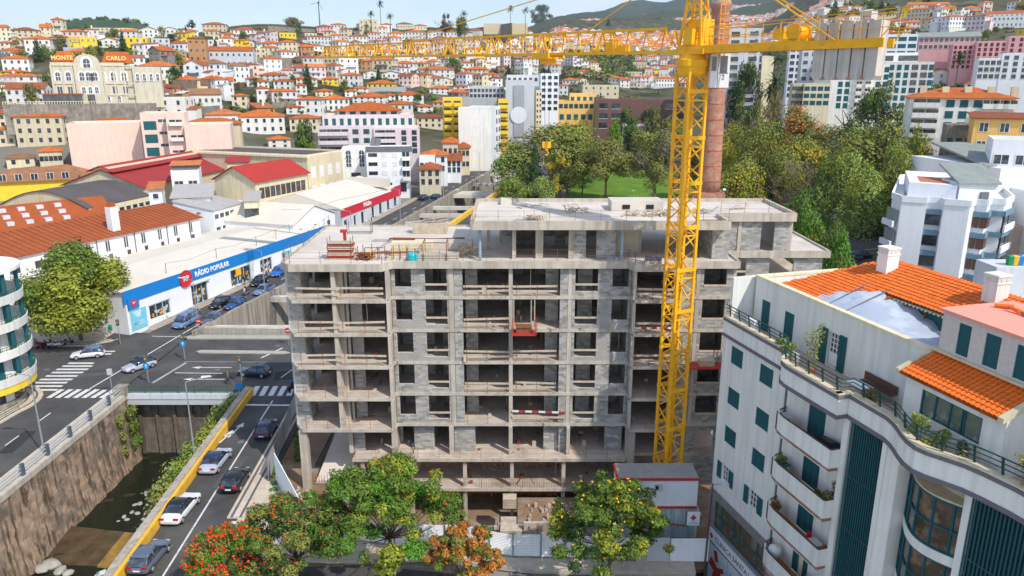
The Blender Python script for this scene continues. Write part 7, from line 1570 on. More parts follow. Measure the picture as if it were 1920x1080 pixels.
def fill():
    cand = []; r_ = random.Random(11)
    def free(l, rr, a, c): return not any(l < o[1] and rr > o[0] and a < o[3] and c > o[2] for o in OCC)
    py = 236.
    while py > 24:
        px = r_.uniform(-10, 12)
        while px < 1930:
            x, y, z = gp(px, py, 150); sc = proj(x,y,z)[2]
            if 190 < y < 1250 and (px < 1000 or py < 165) and not (px < 470 and py < 58) and not (470 < px < 1040 and py < 64):
                w = r_.choice([r_.uniform(6,9), r_.uniform(8,13), r_.uniform(12,20)]); hh = r_.choice([3,4.2,5.6,5.8,6.2,7,8.5,9.5]); wp = w*sc; hp = hh*sc
                if free(px-wp*.36, px+wp*.36, py-hp*.55, py-hp*.12):
                    cand.append((sc, px, py, x, y, z, w, hh)); OCC.append((px-wp*.45, px+wp*.45, py-hp*.9, py)); px += wp*.5
            px += r_.uniform(3, 9)*max(.5,py/150)
        py -= max(2.2, 5.2*py/230.)
    cand.sort(key=lambda c: -c[0]); nq = max(0, 296-len(HOUSES)); jb = B()
    for k, (sc, px, py, x, y, z, w, hh) in enumerate(cand):
        rf = r_.choice(['hip']*6+['gabley','gable','flat','shed']); rm = 'membr' if rf == 'flat' else r_.choice(['tile']*5+['tiled','tiled','tilep','tileb'])
        wl_ = r_.choice(['white']*8+['whiteb']*3+['cream','cream','cream','yellow','ppink','pink','greyl','stone','ochre']); rot = r_.uniform(-.7,.7)-.6*math.atan(x/y); d = r_.uniform(7,12)
        if k < nq:
            o = house(x, y, z, z+hh, w, d, rot, wl_, rf, rm, r_.uniform(1.2,2.3), 1 if hh < 5 else 3 if hh > 8 else 2, max(2,int(w/r_.uniform(2.2,3.4))), px, py-hh*sc/2, r_.choice(['d','d','w','s']), sc=sc)
            if r_.random() < .7: q = B(); u = r_.uniform(1,w-2); v = r_.uniform(2,5); q.box(u,u+.8,v,v+.8,hh,hh+r_.uniform(2,3)); q.build('chimney', 'white', o)
            if r_.random() < .55: q = B(); u0 = r_.choice([-3.5,w]); q.box(u0,u0+3.5,1,6,-4,hh*.6); q.build('annex', wl_, o); q = B(); q.hexa([(u0-.2,.6,hh*.6),(u0+3.7,.6,hh*.6),(u0+3.7,6.3,hh*.6+.9),(u0-.2,6.3,hh*.6+.9),(u0-.2,.6,hh*.6+.15),(u0+3.7,.6,hh*.6+.15),(u0+3.7,6.3,hh*.6+1.05),(u0-.2,6.3,hh*.6+1.05)]); q.build('annex_roof', r_.choice(['tile','tiled','greyl','roofgrey']), o)
            if r_.random() < .5: q = B(); q.box(-r_.uniform(0,3),w+r_.uniform(0,3),-2.6,-.01,-6,r_.choice([0,.8,1.6])); q.build('terrace', r_.choice(['stone','greyl','white','cream']), o)
            if hh > 5 and r_.random() < .4: q = B(); u = r_.uniform(0,w*.4); q.box(u,u+w*.5,-1.2,-.01,hh*.45,hh*.45+.15); q.box(u,u+w*.5,-1.2,-1.1,hh*.45,hh*.45+1); q.build('balcony', r_.choice(['white','greyd','cream']), o)
        else:
            jb.fr = Matrix.Translation((x,y,z-2)) @ Matrix.Rotation(rot,4,'Z'); m = ['white','cream','greyl','ppink','yellow'].index(wl_) if wl_ in ('white','cream','greyl','ppink','yellow') else 0
            jb.box(-w/2,w/2,0,d,-2,hh+2,m); jb.box(-w/2-2,w/2+2,-2.5,-.01,-5,2+r_.uniform(-.5,.8),r_.choice([0,2,2])); q = [jb.pt(p) for p in ((-w/2-.4,-.4,hh+2),(w/2+.4,-.4,hh+2),(w/2+.4,d+.4,hh+2),(-w/2-.4,d+.4,hh+2),(-w*.2,d/2,hh+3.8),(w*.2,d/2,hh+3.8))]; mm = 5+['tile','tiled','tilep','tileb','membr'].index(rm)
            for f in ((0,1,5,4),(1,2,5),(2,3,4,5),(3,0,4)): jb.f.append([q[i] for i in f]); jb.m.append(mm)
            for zz in ([3] if hh < 5 else [3,5.7]):
                for j in range(max(2,int(w/3))): u = -w/2+w*(j+.5)/max(2,int(w/3)); jb.box(u-.5,u+.5,-.06,0,zz,zz+1.4,10)
    jb.fr = None; jb.build('hillside_houses', ['white','cream','greyl','ppink','yellow','tile','tiled','tilep','tileb','membr','glass'], kind='stuff')
    print('houses', len(HOUSES), 'joined', max(0,len(cand)-nq)); return len(cand)
NF = fill()
# the far town up the valley: past what can be told apart singly
def far_town(name, n, xr, pyr, ymin, seed):
    r_ = random.Random(seed); b = B(); k = 0
    for _ in range(n*4):
        px = r_.uniform(*xr); py = r_.uniform(*pyr); x, y, z = gp(px, py, 300)
        if y < ymin or y > 4200: continue
        if math.sin(x*.02+y*.004)+math.sin(y*.011-x*.006)+r_.uniform(-1.2,1.2) < -.75: continue
        w = r_.uniform(9,17); d = r_.uniform(8,13); h = r_.choice([3.5,6,6,9]); a = r_.uniform(-.7,.7); fr_ = Matrix.Translation((x,y,z-2)) @ Matrix.Rotation(a,4,'Z'); b.fr = fr_
        m = r_.choice([0,0,0,0,1,2]); b.box(0,w,0,d,0,h+2,m); 
        q = [b.pt(p) for p in ((-.4,-.4,h+2),(w+.4,-.4,h+2),(w+.4,d+.4,h+2),(-.4,d+.4,h+2),(w*.3,d/2,h+4),(w*.7,d/2,h+4))]; mm = r_.choice([3,3,3,4,5])
        for f in ((0,1,5,4),(1,2,5),(2,3,4,5),(3,0,4)): b.f.append([q[i] for i in f]); b.m.append(mm)
        for j in range(3):
            for zz in ([3] if h < 5 else [3,5.8]): b.box(w*(j+.3)/3,w*(j+.3)/3+1.2,-.12,0,zz,zz+1.4,6)
        k += 1
        if k >= n: break
    b.fr = None; return b.build(name, ['white','cream','greyl','tile','tiled','greyl','glass'], kind='stuff')
far_town('distant_town', 4400, (1000,1960), (10,120), 1150, 3)
# ---------------------------------------------------------------- the cream palace
pl0 = aty(93, 122, 252); M['palace'] = mat('palace_render', (.62,.57,.44), .85, .08, .6, streak=.15)
pw = PB('palace','ornate cream palace hotel with central curved gable and rooftop lettering','hotel',(94,122),(232,122),196,252,20,'palace','flat',zb=None,below=9,para=.9)
hP = pw.children[0].dimensions.z-9; wP = 25.2
PW = (Vector(atz(232,122,pl0[2]))-Vector(pl0[:2])).length
b = B(); h_ = aty(94,122,252)[2]-aty(94,196,252)[2]; cx_ = PW*.44
b.box(cx_-3.6,cx_+3.6,-.8,6,0,h_+1); b.prism([(0,0)]*0 or [(cx_-4,-.9),(cx_-3.2,-.9),(cx_-3.2,-.4),(cx_-4,-.4)],0,h_+.5); b.prism([(cx_+3.2,-.9),(cx_+4,-.9),(cx_+4,-.4),(cx_+3.2,-.4)],0,h_+.5)
n = 10; ring = [(cx_-3.6*math.cos(PI*k/n), h_+.9+2.6*math.sin(PI*k/n)) for k in range(n+1)]
b.face([(x,-.8,z) for x,z in ring]); b.face([(x,1.2,z) for x,z in ring[::-1]])
for (x0_,z0_),(x1_,z1_) in zip(ring,ring[1:]): b.face([(x0_,-.8,z0_),(x0_,1.2,z0_),(x1_,1.2,z1_),(x1_,-.8,z1_)])
for zz in (h_-.2,h_*.52,h_*.22): b.box(-.2,PW+.2,-.25,0,zz,zz+.35)
for k in range(9):
    u = PW*k/8; 
    if abs(u-cx_) > 4: b.box(u-.25,u+.25,-.22,0,0,h_)
b.build('facade_front', 'palace', pw)
ma = winmesh('a',1.8,2.9)
for u in (1.7,4.7,7.2,PW-9.4,PW-6.2,PW-3):
    put('window', ma, pw, (u,-.01,h_*.60)); put('window', winmesh('w',1.6,2.4), pw, (u,-.01,h_*.27))
for u in (PW-8.6,PW-5.4): put('window', winmesh('a',1.5,2.2), pw, (u,-.01,.4))
for dx in (-1.9,0,1.9): put('window', ma, pw, (cx_+dx,-.81,h_*.60)); put('window', winmesh('a',1.3,2.2), pw, (cx_+dx,-.81,h_*.28))
put('window', winmesh('a',2.6,2.8), pw, (cx_,-.81,h_*.93)); put('door', winmesh('d',2.2,3), pw, (cx_,-.81,.1))
b = B(); b.prism([(0,1),(PW-.1,1),(PW,.4),(PW+8,6),(PW+8,19),(0,19)], -8, h_-.3); b.build('rear_wing', 'palace', pw)
for k in range(4): t = (k+.5)/4; put('window', winmesh('a',1.3,2.6), pw, (PW+8*t,6*t-.05,h_*.60), math.atan2(6,8))
for u0,u1,lab in ((.5,cx_-4,'MONTE'),(cx_+4.2,PW-.2,'CARLO')):
    b = B(); b.face([(u0,1,h_+.8),(u1,1,h_+.8),(u1-1,7,h_+4.6),(u0+1,7,h_+4.6)]); b.face([(u0,1,h_+.8),(u0+1,7,h_+4.6),(u0,14,h_+.8)]); b.face([(u1,1,h_+.8),(u1,14,h_+.8),(u1-1,7,h_+4.6)]); b.face([(u0+1,7,h_+4.6),(u1-1,7,h_+4.6),(u1,14,h_+.8),(u0,14,h_+.8)]); b.build('roof', 'tile', pw)
    text(lab, 1.8, 'lettering', 'ltyel', pw, ((u0+u1)/2,.7,h_+2.3), (PI/2,0,0), .08, bold=.05)
b = B(); b.box(-3,PW*.34,-3.6,-.3,0,3.2,0); b.box(-3.2,PW*.34+.2,-3.8,-.1,3.2,3.5,1); b.build('glass_annex', ['glass','tiled'], pw)
b = B(); b.box(-14,PW+6,-5.2,-4.8,-9,.3); b.build('terrace_wall', 'stone', pw)
b = B(); 
for k in range(60): b.box(-14+k*.75,-13.8+k*.75,-5.1,-4.9,.3,1.0)
b.box(-14,PW+6,-5.15,-4.85,1.0,1.15); b.build('balustrade', 'cream', pw, kind='stuff')
# stone terrace walls and cliffs on the slope
for l, r_, tp, bt, m, lab in ((390,470,128,150,'stone','rough stone terrace wall under the long grey house'),(325,400,150,178,'rock','dark volcanic rock face beside the modern terrace house'),(285,325,178,212,'rock','rock outcrop below the modern terrace house'),(484,545,108,132,'stone','tall grey stone terrace wall on the left slope'),(503,595,52,60,'stone','stone wall under the ridge houses left of the turbine'),(625,670,52,62,'stone','short stone wall right of the turbine on the ridge'),(560,680,128,136,'stone','long stone wall in the middle of the slope'),(690,760,163,172,'grey','smooth grey retaining wall behind the yellow bungalow'),(840,960,52,60,'stone','dark wall along the ridge behind the jib'),(345,405,200,212,'stone','low stone wall beside the red parked car')):
    x0, y0, z0 = gp(l, bt, 150); x1, y1, z1 = gp(r_, bt, 150)
    if max(y0,y1) > 900: (x0,y0,z0), (x1,y1,z1) = aty(l,bt,700), aty(r_,bt,700)
    zt_ = aty((l+r_)/2, tp, (y0+y1)/2)[2]; r = thing('terrace_wall', lab, 'wall', (x0,y0,0)); b = B(); n = 14
    for k in range(n):
        t0, t1 = k/n, (k+1)/n; j0 = .8*math.sin(k*2.1) if m == 'rock' else 0; j1 = .8*math.sin((k+1)*2.1) if m == 'rock' else 0
        A_ = Vector(((x1-x0)*t0,(y1-y0)*t0+j0,0)); Q_ = Vector(((x1-x0)*t1,(y1-y0)*t1+j1,0)); up_ = Vector((0,0,zt_)); lo = Vector((0,0,min(z0,z1)-6)); dpt = Vector((0,5,0))
        b.hexa([A_+lo, Q_+lo, Q_+lo+dpt, A_+lo+dpt, A_+up_, Q_+up_, Q_+up_+dpt, A_+up_+dpt])
    b.build('wall', m, r)
r = thing('villa_wall', 'long pale cream building on the ridge behind the pendant bar', 'building', (0,0,0)); x, y, z = aty(948,58,720); b = B(); w_ = 82/proj(x,y,z)[2]; b.box(x-w_/2,x+w_/2,y,y+10,z-3,aty(948,44,y)[2]); b.build('wall', 'cream', r)
# wind turbine mast
x, y, z = aty(600, 52, 690); zt_ = aty(597, 6, y)[2]; r = thing('wind_turbine', 'slim grey wind turbine mast standing on the left ridge', 'turbine', (x,y,z)); b = B(); b.tube((0,0,0),(0,0,zt_-z),.6,.35); b.build('mast', 'greyd', r)
b = B(); b.box(-.8,.8,-1,1,zt_-z,zt_-z+1); b.build('nacelle', 'greyd', r)
for a in (.5,2.6,4.5): b = B(); b.bar((0,-1,zt_-z+.5),(math.sin(a)*7,-1,zt_-z+.5+math.cos(a)*7),.7,.2); b.build('blade', 'greyd', r)
# ================================================================ foliage
def leafmat(name, col, var=.35):
    m = mat(name, col, .6, var, .9, island=.17, spec=.2)
    p = m.node_tree.nodes['Principled BSDF']
    try: p.inputs['Subsurface Weight'].default_value = 0
    except Exception: pass
    return m
LM = dict(yg=('leaf_yellow_green',(.25,.28,.03)), mg=('leaf_mid_green',(.105,.17,.025)), dg=('leaf_dark_green',(.04,.075,.022)), ol=('leaf_olive',(.20,.21,.045)), ye=('leaf_yellow',(.42,.33,.03)), lg=('leaf_light_green',(.24,.32,.07)), br=('leaf_brown',(.23,.18,.08)), bg=('leaf_bright_green',(.085,.22,.02)), oo=('leaf_orange_brown',(.42,.16,.03)), gy=('leaf_grey_twig',(.22,.18,.14)))
for k, (n_, c_) in LM.items(): M[k] = leafmat(n_, c_)
M['fred'] = mat('red_blossom', (.80,.045,.012), .5, .15, 2, island=.2); M['forg'] = mat('orange_blossom', (.78,.13,.02), .5, .15, 2, island=.2); M['fyel'] = mat('yellow_blossom', (.9,.55,.02), .5, .15, 2, island=.2)
def leaves(name, clumps, n, size, mats, seed=0, shell=.5, droop=0., aspect=.5, tone=None):
    r_ = np.random.default_rng(seed); cl_ = np.array([c[:5] for c in clumps], float)
    wgt = cl_[:,3]**2; wgt /= wgt.sum(); ci = r_.choice(len(cl_), n, p=wgt)
    v = r_.normal(size=(n,3)); v /= np.linalg.norm(v,axis=1)[:,None]; rad_ = shell+(1-shell)*r_.random(n)**.6; rad_ += r_.normal(size=n)*.06
    P_ = cl_[ci,:3]+v*rad_[:,None]*np.stack([cl_[ci,3],cl_[ci,3],cl_[ci,4]],1)
    nr = v*1.2+r_.normal(size=(n,3))*.5+np.array([0,0,.3]); nr /= np.linalg.norm(nr,axis=1)[:,None]
    t = np.cross(nr, r_.normal(size=(n,3))); t /= np.linalg.norm(t,axis=1)[:,None]; bt = np.cross(nr,t)
    s_ = size*r_.uniform(.6,1.35,n)[:,None]; t = t*s_; bt = bt*s_*aspect; mid = nr*s_*.18
    V = np.stack([P_-t, P_+bt-mid, P_+t, P_-bt-mid],1).reshape(-1,3)
    if droop: V[:,2] -= 0
    me = bpy.data.meshes.new(name); me.vertices.add(n*4); me.vertices.foreach_set('co', V.ravel()); me.loops.add(n*4); me.polygons.add(n)
    me.loops.foreach_set('vertex_index', np.arange(n*4,dtype=np.int32)); me.polygons.foreach_set('loop_start', np.arange(0,n*4,4,dtype=np.int32)); me.polygons.foreach_set('loop_total', np.full(n,4,dtype=np.int32))
    for m in mats: me.materials.append(M[m])
    tc_ = r_.integers(0,len(mats),len(cl_)) if tone is None else np.array(tone); mi = tc_[ci]; fl = r_.random(n) < .15; mi = np.where(fl, r_.integers(0,len(mats),n), mi)
    me.polygons.foreach_set('material_index', mi.astype(np.int32)); me.update(calc_edges=True); me.validate(); return me
def mkclumps(kind, seed):
    r_ = random.Random(seed); c = []
    if kind == 'round':
        for k in range(26):
            a = r_.uniform(0,2*PI); e = r_.uniform(-.35,1)*PI/2; q = r_.uniform(.45,.72); c.append((q*math.cos(a)*math.cos(e), q*math.sin(a)*math.cos(e), .5+.38*math.sin(e)*q*1.4, r_.uniform(.27,.42), r_.uniform(.16,.25)))
    elif kind == 'flatc':   # umbrella shaped
        for k in range(30):
            a = r_.uniform(0,2*PI); q = r_.uniform(0,.85)**.8; c.append((q*math.cos(a), q*math.sin(a), .80-.36*q*q+r_.uniform(-.18,.08), r_.uniform(.2,.34), r_.uniform(.1,.18)))
    elif kind == 'airy':
        for k in range(34):
            a = r_.uniform(0,2*PI); q = r_.uniform(.1,.8); z = r_.uniform(.3,.98); q *= 1.1-abs(z-.55)*1.1; c.append((q*math.cos(a), q*math.sin(a), z, r_.uniform(.15,.27), r_.uniform(.07,.14)))
    elif kind == 'cone':
        for k in range(26):
            z = k/26; a = k*2.4; q = (1-z)*.55; c.append((q*math.cos(a), q*math.sin(a), .12+z*.86, .12+.4*(1-z)*.8, .09))
    elif kind == 'column':
        for k in range(20):
            z = k/20; a = k*2.4; c.append((.3*math.cos(a), .3*math.sin(a), .1+z*.82, .55*(1-.45*abs(z-.3)), .12))
    return c
def trunkmesh(kind, seed, h=1., r0=.035):
    r_ = random.Random(seed); b = B(); top = {'round':.45,'flatc':.5,'airy':.42,'cone':.9,'column':.8}[kind]
    p = Vector((0,0,-.04)); rr = r0
    for k in range(4):
        q = Vector((r_.uniform(-.02,.02),r_.uniform(-.02,.02),top*(k+1)/4)); b.tube(p,q,rr,rr*.86,7); p = q; rr *= .86
    if kind in ('cone','column'): return b.mesh('trunk','trunk',True)
    for k in range(7):
        a = k*2*PI/7+r_.uniform(-.3,.3); s0 = Vector((0,0,top*r_.uniform(.6,1))); q = r_.uniform(.3,.6); e1 = s0+Vector((math.cos(a)*q*.5, math.sin(a)*q*.5, .16)); e2 = Vector((math.cos(a)*q, math.sin(a)*q, r_.uniform(.66,.86)))
        b.tube(s0,e1,rr*.7,rr*.5,6); b.tube(e1,e2,rr*.5,rr*.2,5)
        for j in range(2):
            e3 = e1.lerp(e2,.5); b.tube(e3,e3+Vector((r_.uniform(-.2,.2),r_.uniform(-.2,.2),r_.uniform(.06,.18))),rr*.3,rr*.1,4)
    return b.mesh('trunk','trunk',True)
CRV = {}
def crownmesh(kind, mats, var, n, size):
    k = (kind, mats, var, n)
    if k not in CRV: CRV[k] = (leaves('crown', [(a,b_,c_*2,d_,e_*2) for a,b_,c_,d_,e_ in mkclumps(kind, var)], n, size, mats.split('-'), var, .45), trunkmesh(kind, var))
    return CRV[k]
def tree(x, y, z, w, h, kind, mats, label, n=1500, size=.05, var=0, group=None, px=None, py=None, cat='tree'):
    cm, tm = crownmesh(kind, mats, var, int(n*1.5), size); r = thing('tree', label, cat, (x,y,z), random.uniform(0,6), group)
    s_ = (w/2, w/2, h/2)
    put('trunk', tm, r, (0,0,0), 0, (h*.9,h*.9,h)if kind not in('flatc','round') else (w/2,w/2,h)); put('crown', cm, r, (0,0,0), 0, s_)
    if px is not None: later(r, label, px, py)
    return r
def TR(pl, pr, top, y, kind, mats, label, n=2600, size=.045, var=0, zoff=0):
    x0, _, zt_ = aty((pl+pr)/2, top, y); z = H(x0, y)+zoff; sc = proj(x0, y, (z+zt_)/2)[2]; w = (pr-pl)/sc*(1.14 if y > 120 else 1)
    return tree(x0, y, z, w*1.06, zt_-z, kind, mats, label, n, size, var)
TR(18,232,468,101,'round','yg-yg-mg','large spreading yellow-green street tree by the left crossing',17000,.035,3)
TR(545,590,222,225,'column','dg-mg','dark green conical tree in front of the pale pink block',2500,.08,1)
park = [(965,1172,224,214,'flatc','ol-yg-ol','broad olive canopy tree at the left end of the park',9000,.03,11),(928,1012,268,206,'round','lg-mg-ol','light green rounded tree beside the river road',3500,.045,12),(985,1020,272,197,'cone','dg','narrow dark cypress in front of the olive canopy',2200,.09,2),(1015,1088,288,200,'airy','ye-ol-mg','yellowing tree beside the crane hook rope',4000,.04,13),(930,990,330,192,'round','mg-lg-yg','low bright bush tree at the river bend',3000,.05,14),(990,1040,330,190,'round','lg-lg-mg','pale green shrub tree left of the lawn path',3000,.05,15),
 (1082,1196,256,196,'flatc','ol-br-ol','umbrella shaped olive tree standing on the lawn',9000,.03,16),(1165,1296,250,192,'airy','ol-gy-ol','thin brownish half bare tree on the lawn left of the mast',5000,.028,17),(1158,1205,206,262,'airy','dg-mg','dark airy conifer before the brown block',2600,.05,18),(1200,1245,204,264,'airy','dg-ol','second dark airy tree before the brown block',2600,.05,19),(1222,1300,222,258,'round','yg-ol','yellow-green round tree left of the mast',4000,.04,20),(1140,1170,222,236,'round','bg-yg','small bright green tree left of the dark conifers',1800,.06,21),(1348,1404,230,215,'round','yg-ye-ol','yellow-green tree just right of the chimney',3500,.045,22),
 (1345,1450,300,165,'round','ye-ol-yg','yellow and brown autumn tree right of the chimney base',5000,.035,23),(1378,1420,205,236,'airy','ol-dg','small dark tree before the orange-roofed white house',2500,.05,24),(1362,1432,122,248,'airy','dg-ol-dg','tall dark eucalyptus in front of the striped tower',4200,.04,25),(1432,1565,194,205,'flatc','ol-mg-ol-oo','wide olive tree with reddish patches behind the park',7000,.03,26),(1440,1475,168,215,'airy','br-ol','slim brownish tree right of the striped tower',2000,.05,27),(1608,1702,164,188,'airy','dg-mg-ol','big airy dark green tree below the white slab',6000,.035,28),(1560,1640,222,180,'round','mg-dg','dense mid green tree left of the airy one',4000,.04,29),(1575,1750,228,160,'round','yg-ol-mg','large olive green crown right of the park',8000,.03,30),(1440,1565,258,176,'round','ol-yg-ye','mixed olive autumn crown behind the bare branches',5000,.035,31),
 (1455,1545,300,158,'airy','gy-br-gy','bare pinkish grey branching tree in the park',3500,.02,32),(1530,1605,292,152,'round','mg-yg','loose green crown left of the light green tree',4200,.04,33),(1550,1645,292,146,'round','lg-yg','mottled green tree behind the light green tree',4200,.04,34),(1580,1690,326,138,'round','lg-lg-yg','light green tree with visible trunk beside the car park',8000,.032,35),(1655,1735,288,140,'round','lg-yg-ol','feathery willow-like tree beside the ribbed wall',5000,.035,36),(1462,1548,358,128,'round','bg-mg','dense dark green domed tree behind the terrace',4500,.04,37),(1475,1560,395,112,'round','bg-yg-mg','bright green tree at the right end of the unfinished building',5000,.04,38),(1530,1605,418,108,'round','bg-mg-mg','low leafy green tree hanging over the street',5000,.04,39),(1395,1475,225,182,'round','yg-ol','rounded yellow-green crown right of the chimney foliage',4500,.035,50),(1430,1520,285,166,'round','mg-yg-ol','rounded green crown in the centre right of the park',4500,.035,51),(1690,1765,262,168,'round','ol-yg','soft olive crown left of the orange roofed block',4000,.04,52),(1640,1725,268,150,'round','lg-yg','rounded pale green crown above the light green tree',4500,.035,53),(1060,1130,268,206,'round','ol-yg','rounded olive crown left of the umbrella tree',4000,.035,54),(1548,1618,440,104,'round','mg-bg','leafy shrub beside the parked black car',3500,.05,40),
 (1400,1470,330,170,'round','ol-mg','olive green undergrowth tree in the middle of the park',3500,.045,41),(1690,1755,240,150,'round','ol-mg-ye','olive tree reaching the parking deck wall',4500,.04,42),(1725,1760,420,130,'round','dg','dark shrub behind the blue banded building',1500,.07,43),(1490,1560,218,212,'round','ol-br','thin olive tree behind the wide reddish one',3500,.035,44),(1345,1385,262,190,'round','ye-yg','yellow tree touching the right edge of the chimney',2500,.05,45),(1280,1345,268,200,'round','mg-ol','mid green tree glimpsed between mast and chimney',3000,.05,46),(1040,1120,240,232,'round','yg-bg','yellow-green crown behind the olive canopy',3500,.04,47),(1095,1180,262,252,'round','ol-dg','dark understorey behind the umbrella tree',3500,.04,48),(1180,1290,255,254,'round','mg-dg-ol','dense green belt behind the lawn',5000,.04,49)]
for a in park: TR(*a[:7], n=a[7], size=a[8], var=a[9])
# undergrowth belt of the park, lawn, path
b = B()
def gz(x, y, o=0): return (x, y, H(x,y)+o)
lw = [(22,150),(62,150),(74,195),(66,222),(30,222),(14,200)]; n = 10
for i in range(26):
    for j in range(33):
        q = [(16+i*2.2,160+j*2.7),(18.2+i*2.2,160+j*2.7),(18.2+i*2.2,162.7+j*2.7),(16+i*2.2,162.7+j*2.7)]
        b.face([gz(x,y,.12) for x,y in q])
b.build('lawn', 'grass', kind='structure')
b = B()
for i in range(14):
    t0, t1 = i/14, (i+1)/14; f = lambda t: (17+t*22, 178+t*30+6*math.sin(t*4)); p, q = f(t0), f(t1); b.face([gz(p[0],p[1],.16), gz(q[0],q[1],.16), gz(q[0]-2,q[1]+2,.16), gz(p[0]-2,p[1]+2,.16)])
b.build('path', mat('path_earth', (.17,.12,.09), .95, .2, 1), kind='structure')
def shrubs(name, pts, n, size, mats, seed, label=None):
    me = leaves(name, pts, n, size, mats.split('-'), seed, .3); return put(name, me, None, kind='stuff')
r_ = random.Random(5); pts = []
for k in range(150):
    x = r_.uniform(30,150); y = r_.uniform(140,262)
    if x < 72 and y < 250: continue
    pts.append((x, y, H(x,y)+1.2, r_.uniform(2,4.5), r_.uniform(1.5,3.4)))
shrubs('undergrowth', pts, 26000, .55, 'mg-ol-dg-yg', 8)
r_ = random.Random(6); pts = []
for k in range(46):   # creepers along the river wall
    y = 60+k*.48; 
    for j in range(5): pts.append((lx(LIPR,y)-.6-r_.random()*1.2-j*.45, y, .2-j*1.2-r_.random(), r_.uniform(.8,1.3), r_.uniform(.7,1.2)))
shrubs('creeping_plants', pts, 30000, .16, 'mg-ol-lg-yg', 9)
pts = [(lx(LIPL,y)+.75, y, z_, .5, .9) for y in (79,81,82) for z_ in (-2,-4,-6)]; shrubs('wall_moss', pts, 1800, .16, 'ol-mg', 10)
pts = [(-21-.3*k%2, 58+k*1.2, .1, .5, .25) for k in range(12)]+[(-19+r_.uniform(-2,2), 58+r_.random()*2, .1, .8, .25) for k in range(8)]; shrubs('weeds', pts, 5000, .11, 'bg-mg', 12)
pts = [(14.4+r_.uniform(-1.5,.6), 50.6+r_.uniform(-.3,.8), .2, .35, .25) for k in range(8)]; shrubs('weeds', pts, 1200, .09, 'bg-mg', 13)
pts = [(x, 62.5, z_, .45, .8) for x, z_ in ((19.6,12),(19.7,11),(19.6,10),(19.8,9),(19.6,6),(19.7,5),(19.6,4))]; shrubs('creeping_plants', [(19.4+.3*(i%2),61.6,p[2],.5,.7) for i,p in enumerate(pts)], 3000, .12, 'mg-dg', 14)
# foreground blossom trees
def bigtree(x, y, h, w, label, mats, n, size, flower, nf, seed, kind='round', twig=True, asp=.4):
    r = thing('tree', label, 'tree', (x,y,0)); r2 = random.Random(seed); cl_ = []
    for k in range(115):
        a = r2.uniform(0,2*PI); e = r2.uniform(-.14,1)*PI/2; q = r2.uniform(.3,.98)**.7; cx = q*math.cos(a)*math.cos(e)*w/2; cy = q*math.sin(a)*math.cos(e)*w/2; cz = h*.52+h*.44*math.sin(e)*q
        cl_.append((cx,cy,cz,r2.uniform(.5,1.05)*w/11,r2.uniform(.4,.75)*w/11))
    put('crown', leaves('crown', cl_, int(n*1.7), size*.85, mats.split('-'), seed, .35, aspect=asp), r)
    b = B(); p = Vector((0,0,-.1)); rr = .2*w/10
    for k in range(5): q = Vector((r2.uniform(-.15,.15),r2.uniform(-.15,.15),h*.38*(k+1)/5)); b.tube(p,q,rr,rr*.9,9); p = q; rr *= .9
    for c in cl_[::3]:
        e = Vector(c[:3]); m_ = p.lerp(e,.45)+Vector((r2.uniform(-.4,.4),r2.uniform(-.4,.4),-.3)); b.tube(p+Vector((0,0,-.3*r2.random())),m_,rr*.45,rr*.25,6); b.tube(m_,e,rr*.25,rr*.07,5)
        for j in range(5): d = Vector((r2.gauss(0,1),r2.gauss(0,1),r2.uniform(-.2,1))).normalized()*r2.uniform(.4,1.0); b.tube(e-d*.3,e+d,rr*.07,rr*.03,4)
    b.build('trunk', 'trunk', r, smooth=True)
    if nf:
        fc = []
        for k in range(nf):
            c = r2.choice(cl_); d = Vector((r2.gauss(0,1),r2.gauss(0,1)-.3,abs(r2.gauss(0,1)))).normalized(); fc.append((c[0]+d.x*c[3], c[1]+d.y*c[3], c[2]+d.z*c[4]*1.15, .11, .08))
        put('blossom', leaves('blossom', fc, nf*14, .06, flower.split('-'), seed+1, .2, aspect=.6), r, kind='stuff')
    return r
bigtree(-9.0,48,9.9,11.0,'tall yellow-green tree with bare twigs in front of the hoarding','mg-yg-bg-mg',21000,.17,'fred',14,21)
bigtree(-15.6,46.4,7.6,9.4,'dark green flame tree dotted with orange-red blossom','mg-dg-ol-mg',19000,.15,'forg-fred',190,22)
bigtree(-19.8,44.6,6.8,6.2,'small tree covered in bright red blossom at the bottom edge','mg-ol-bg',8000,.13,'fred-fred-forg',620,23)
bigtree(-3.6,45.4,6.2,6.0,'orange-brown leaved tree at the bottom between two green trees','oo-ol-oo-mg',11000,.15,'',0,24)
bigtree(7.0,47.0,9.0,8.8,'green tree full of yellow blossom in front of the red edged container','mg-mg-dg-yg',22000,.15,'fyel',210,25)
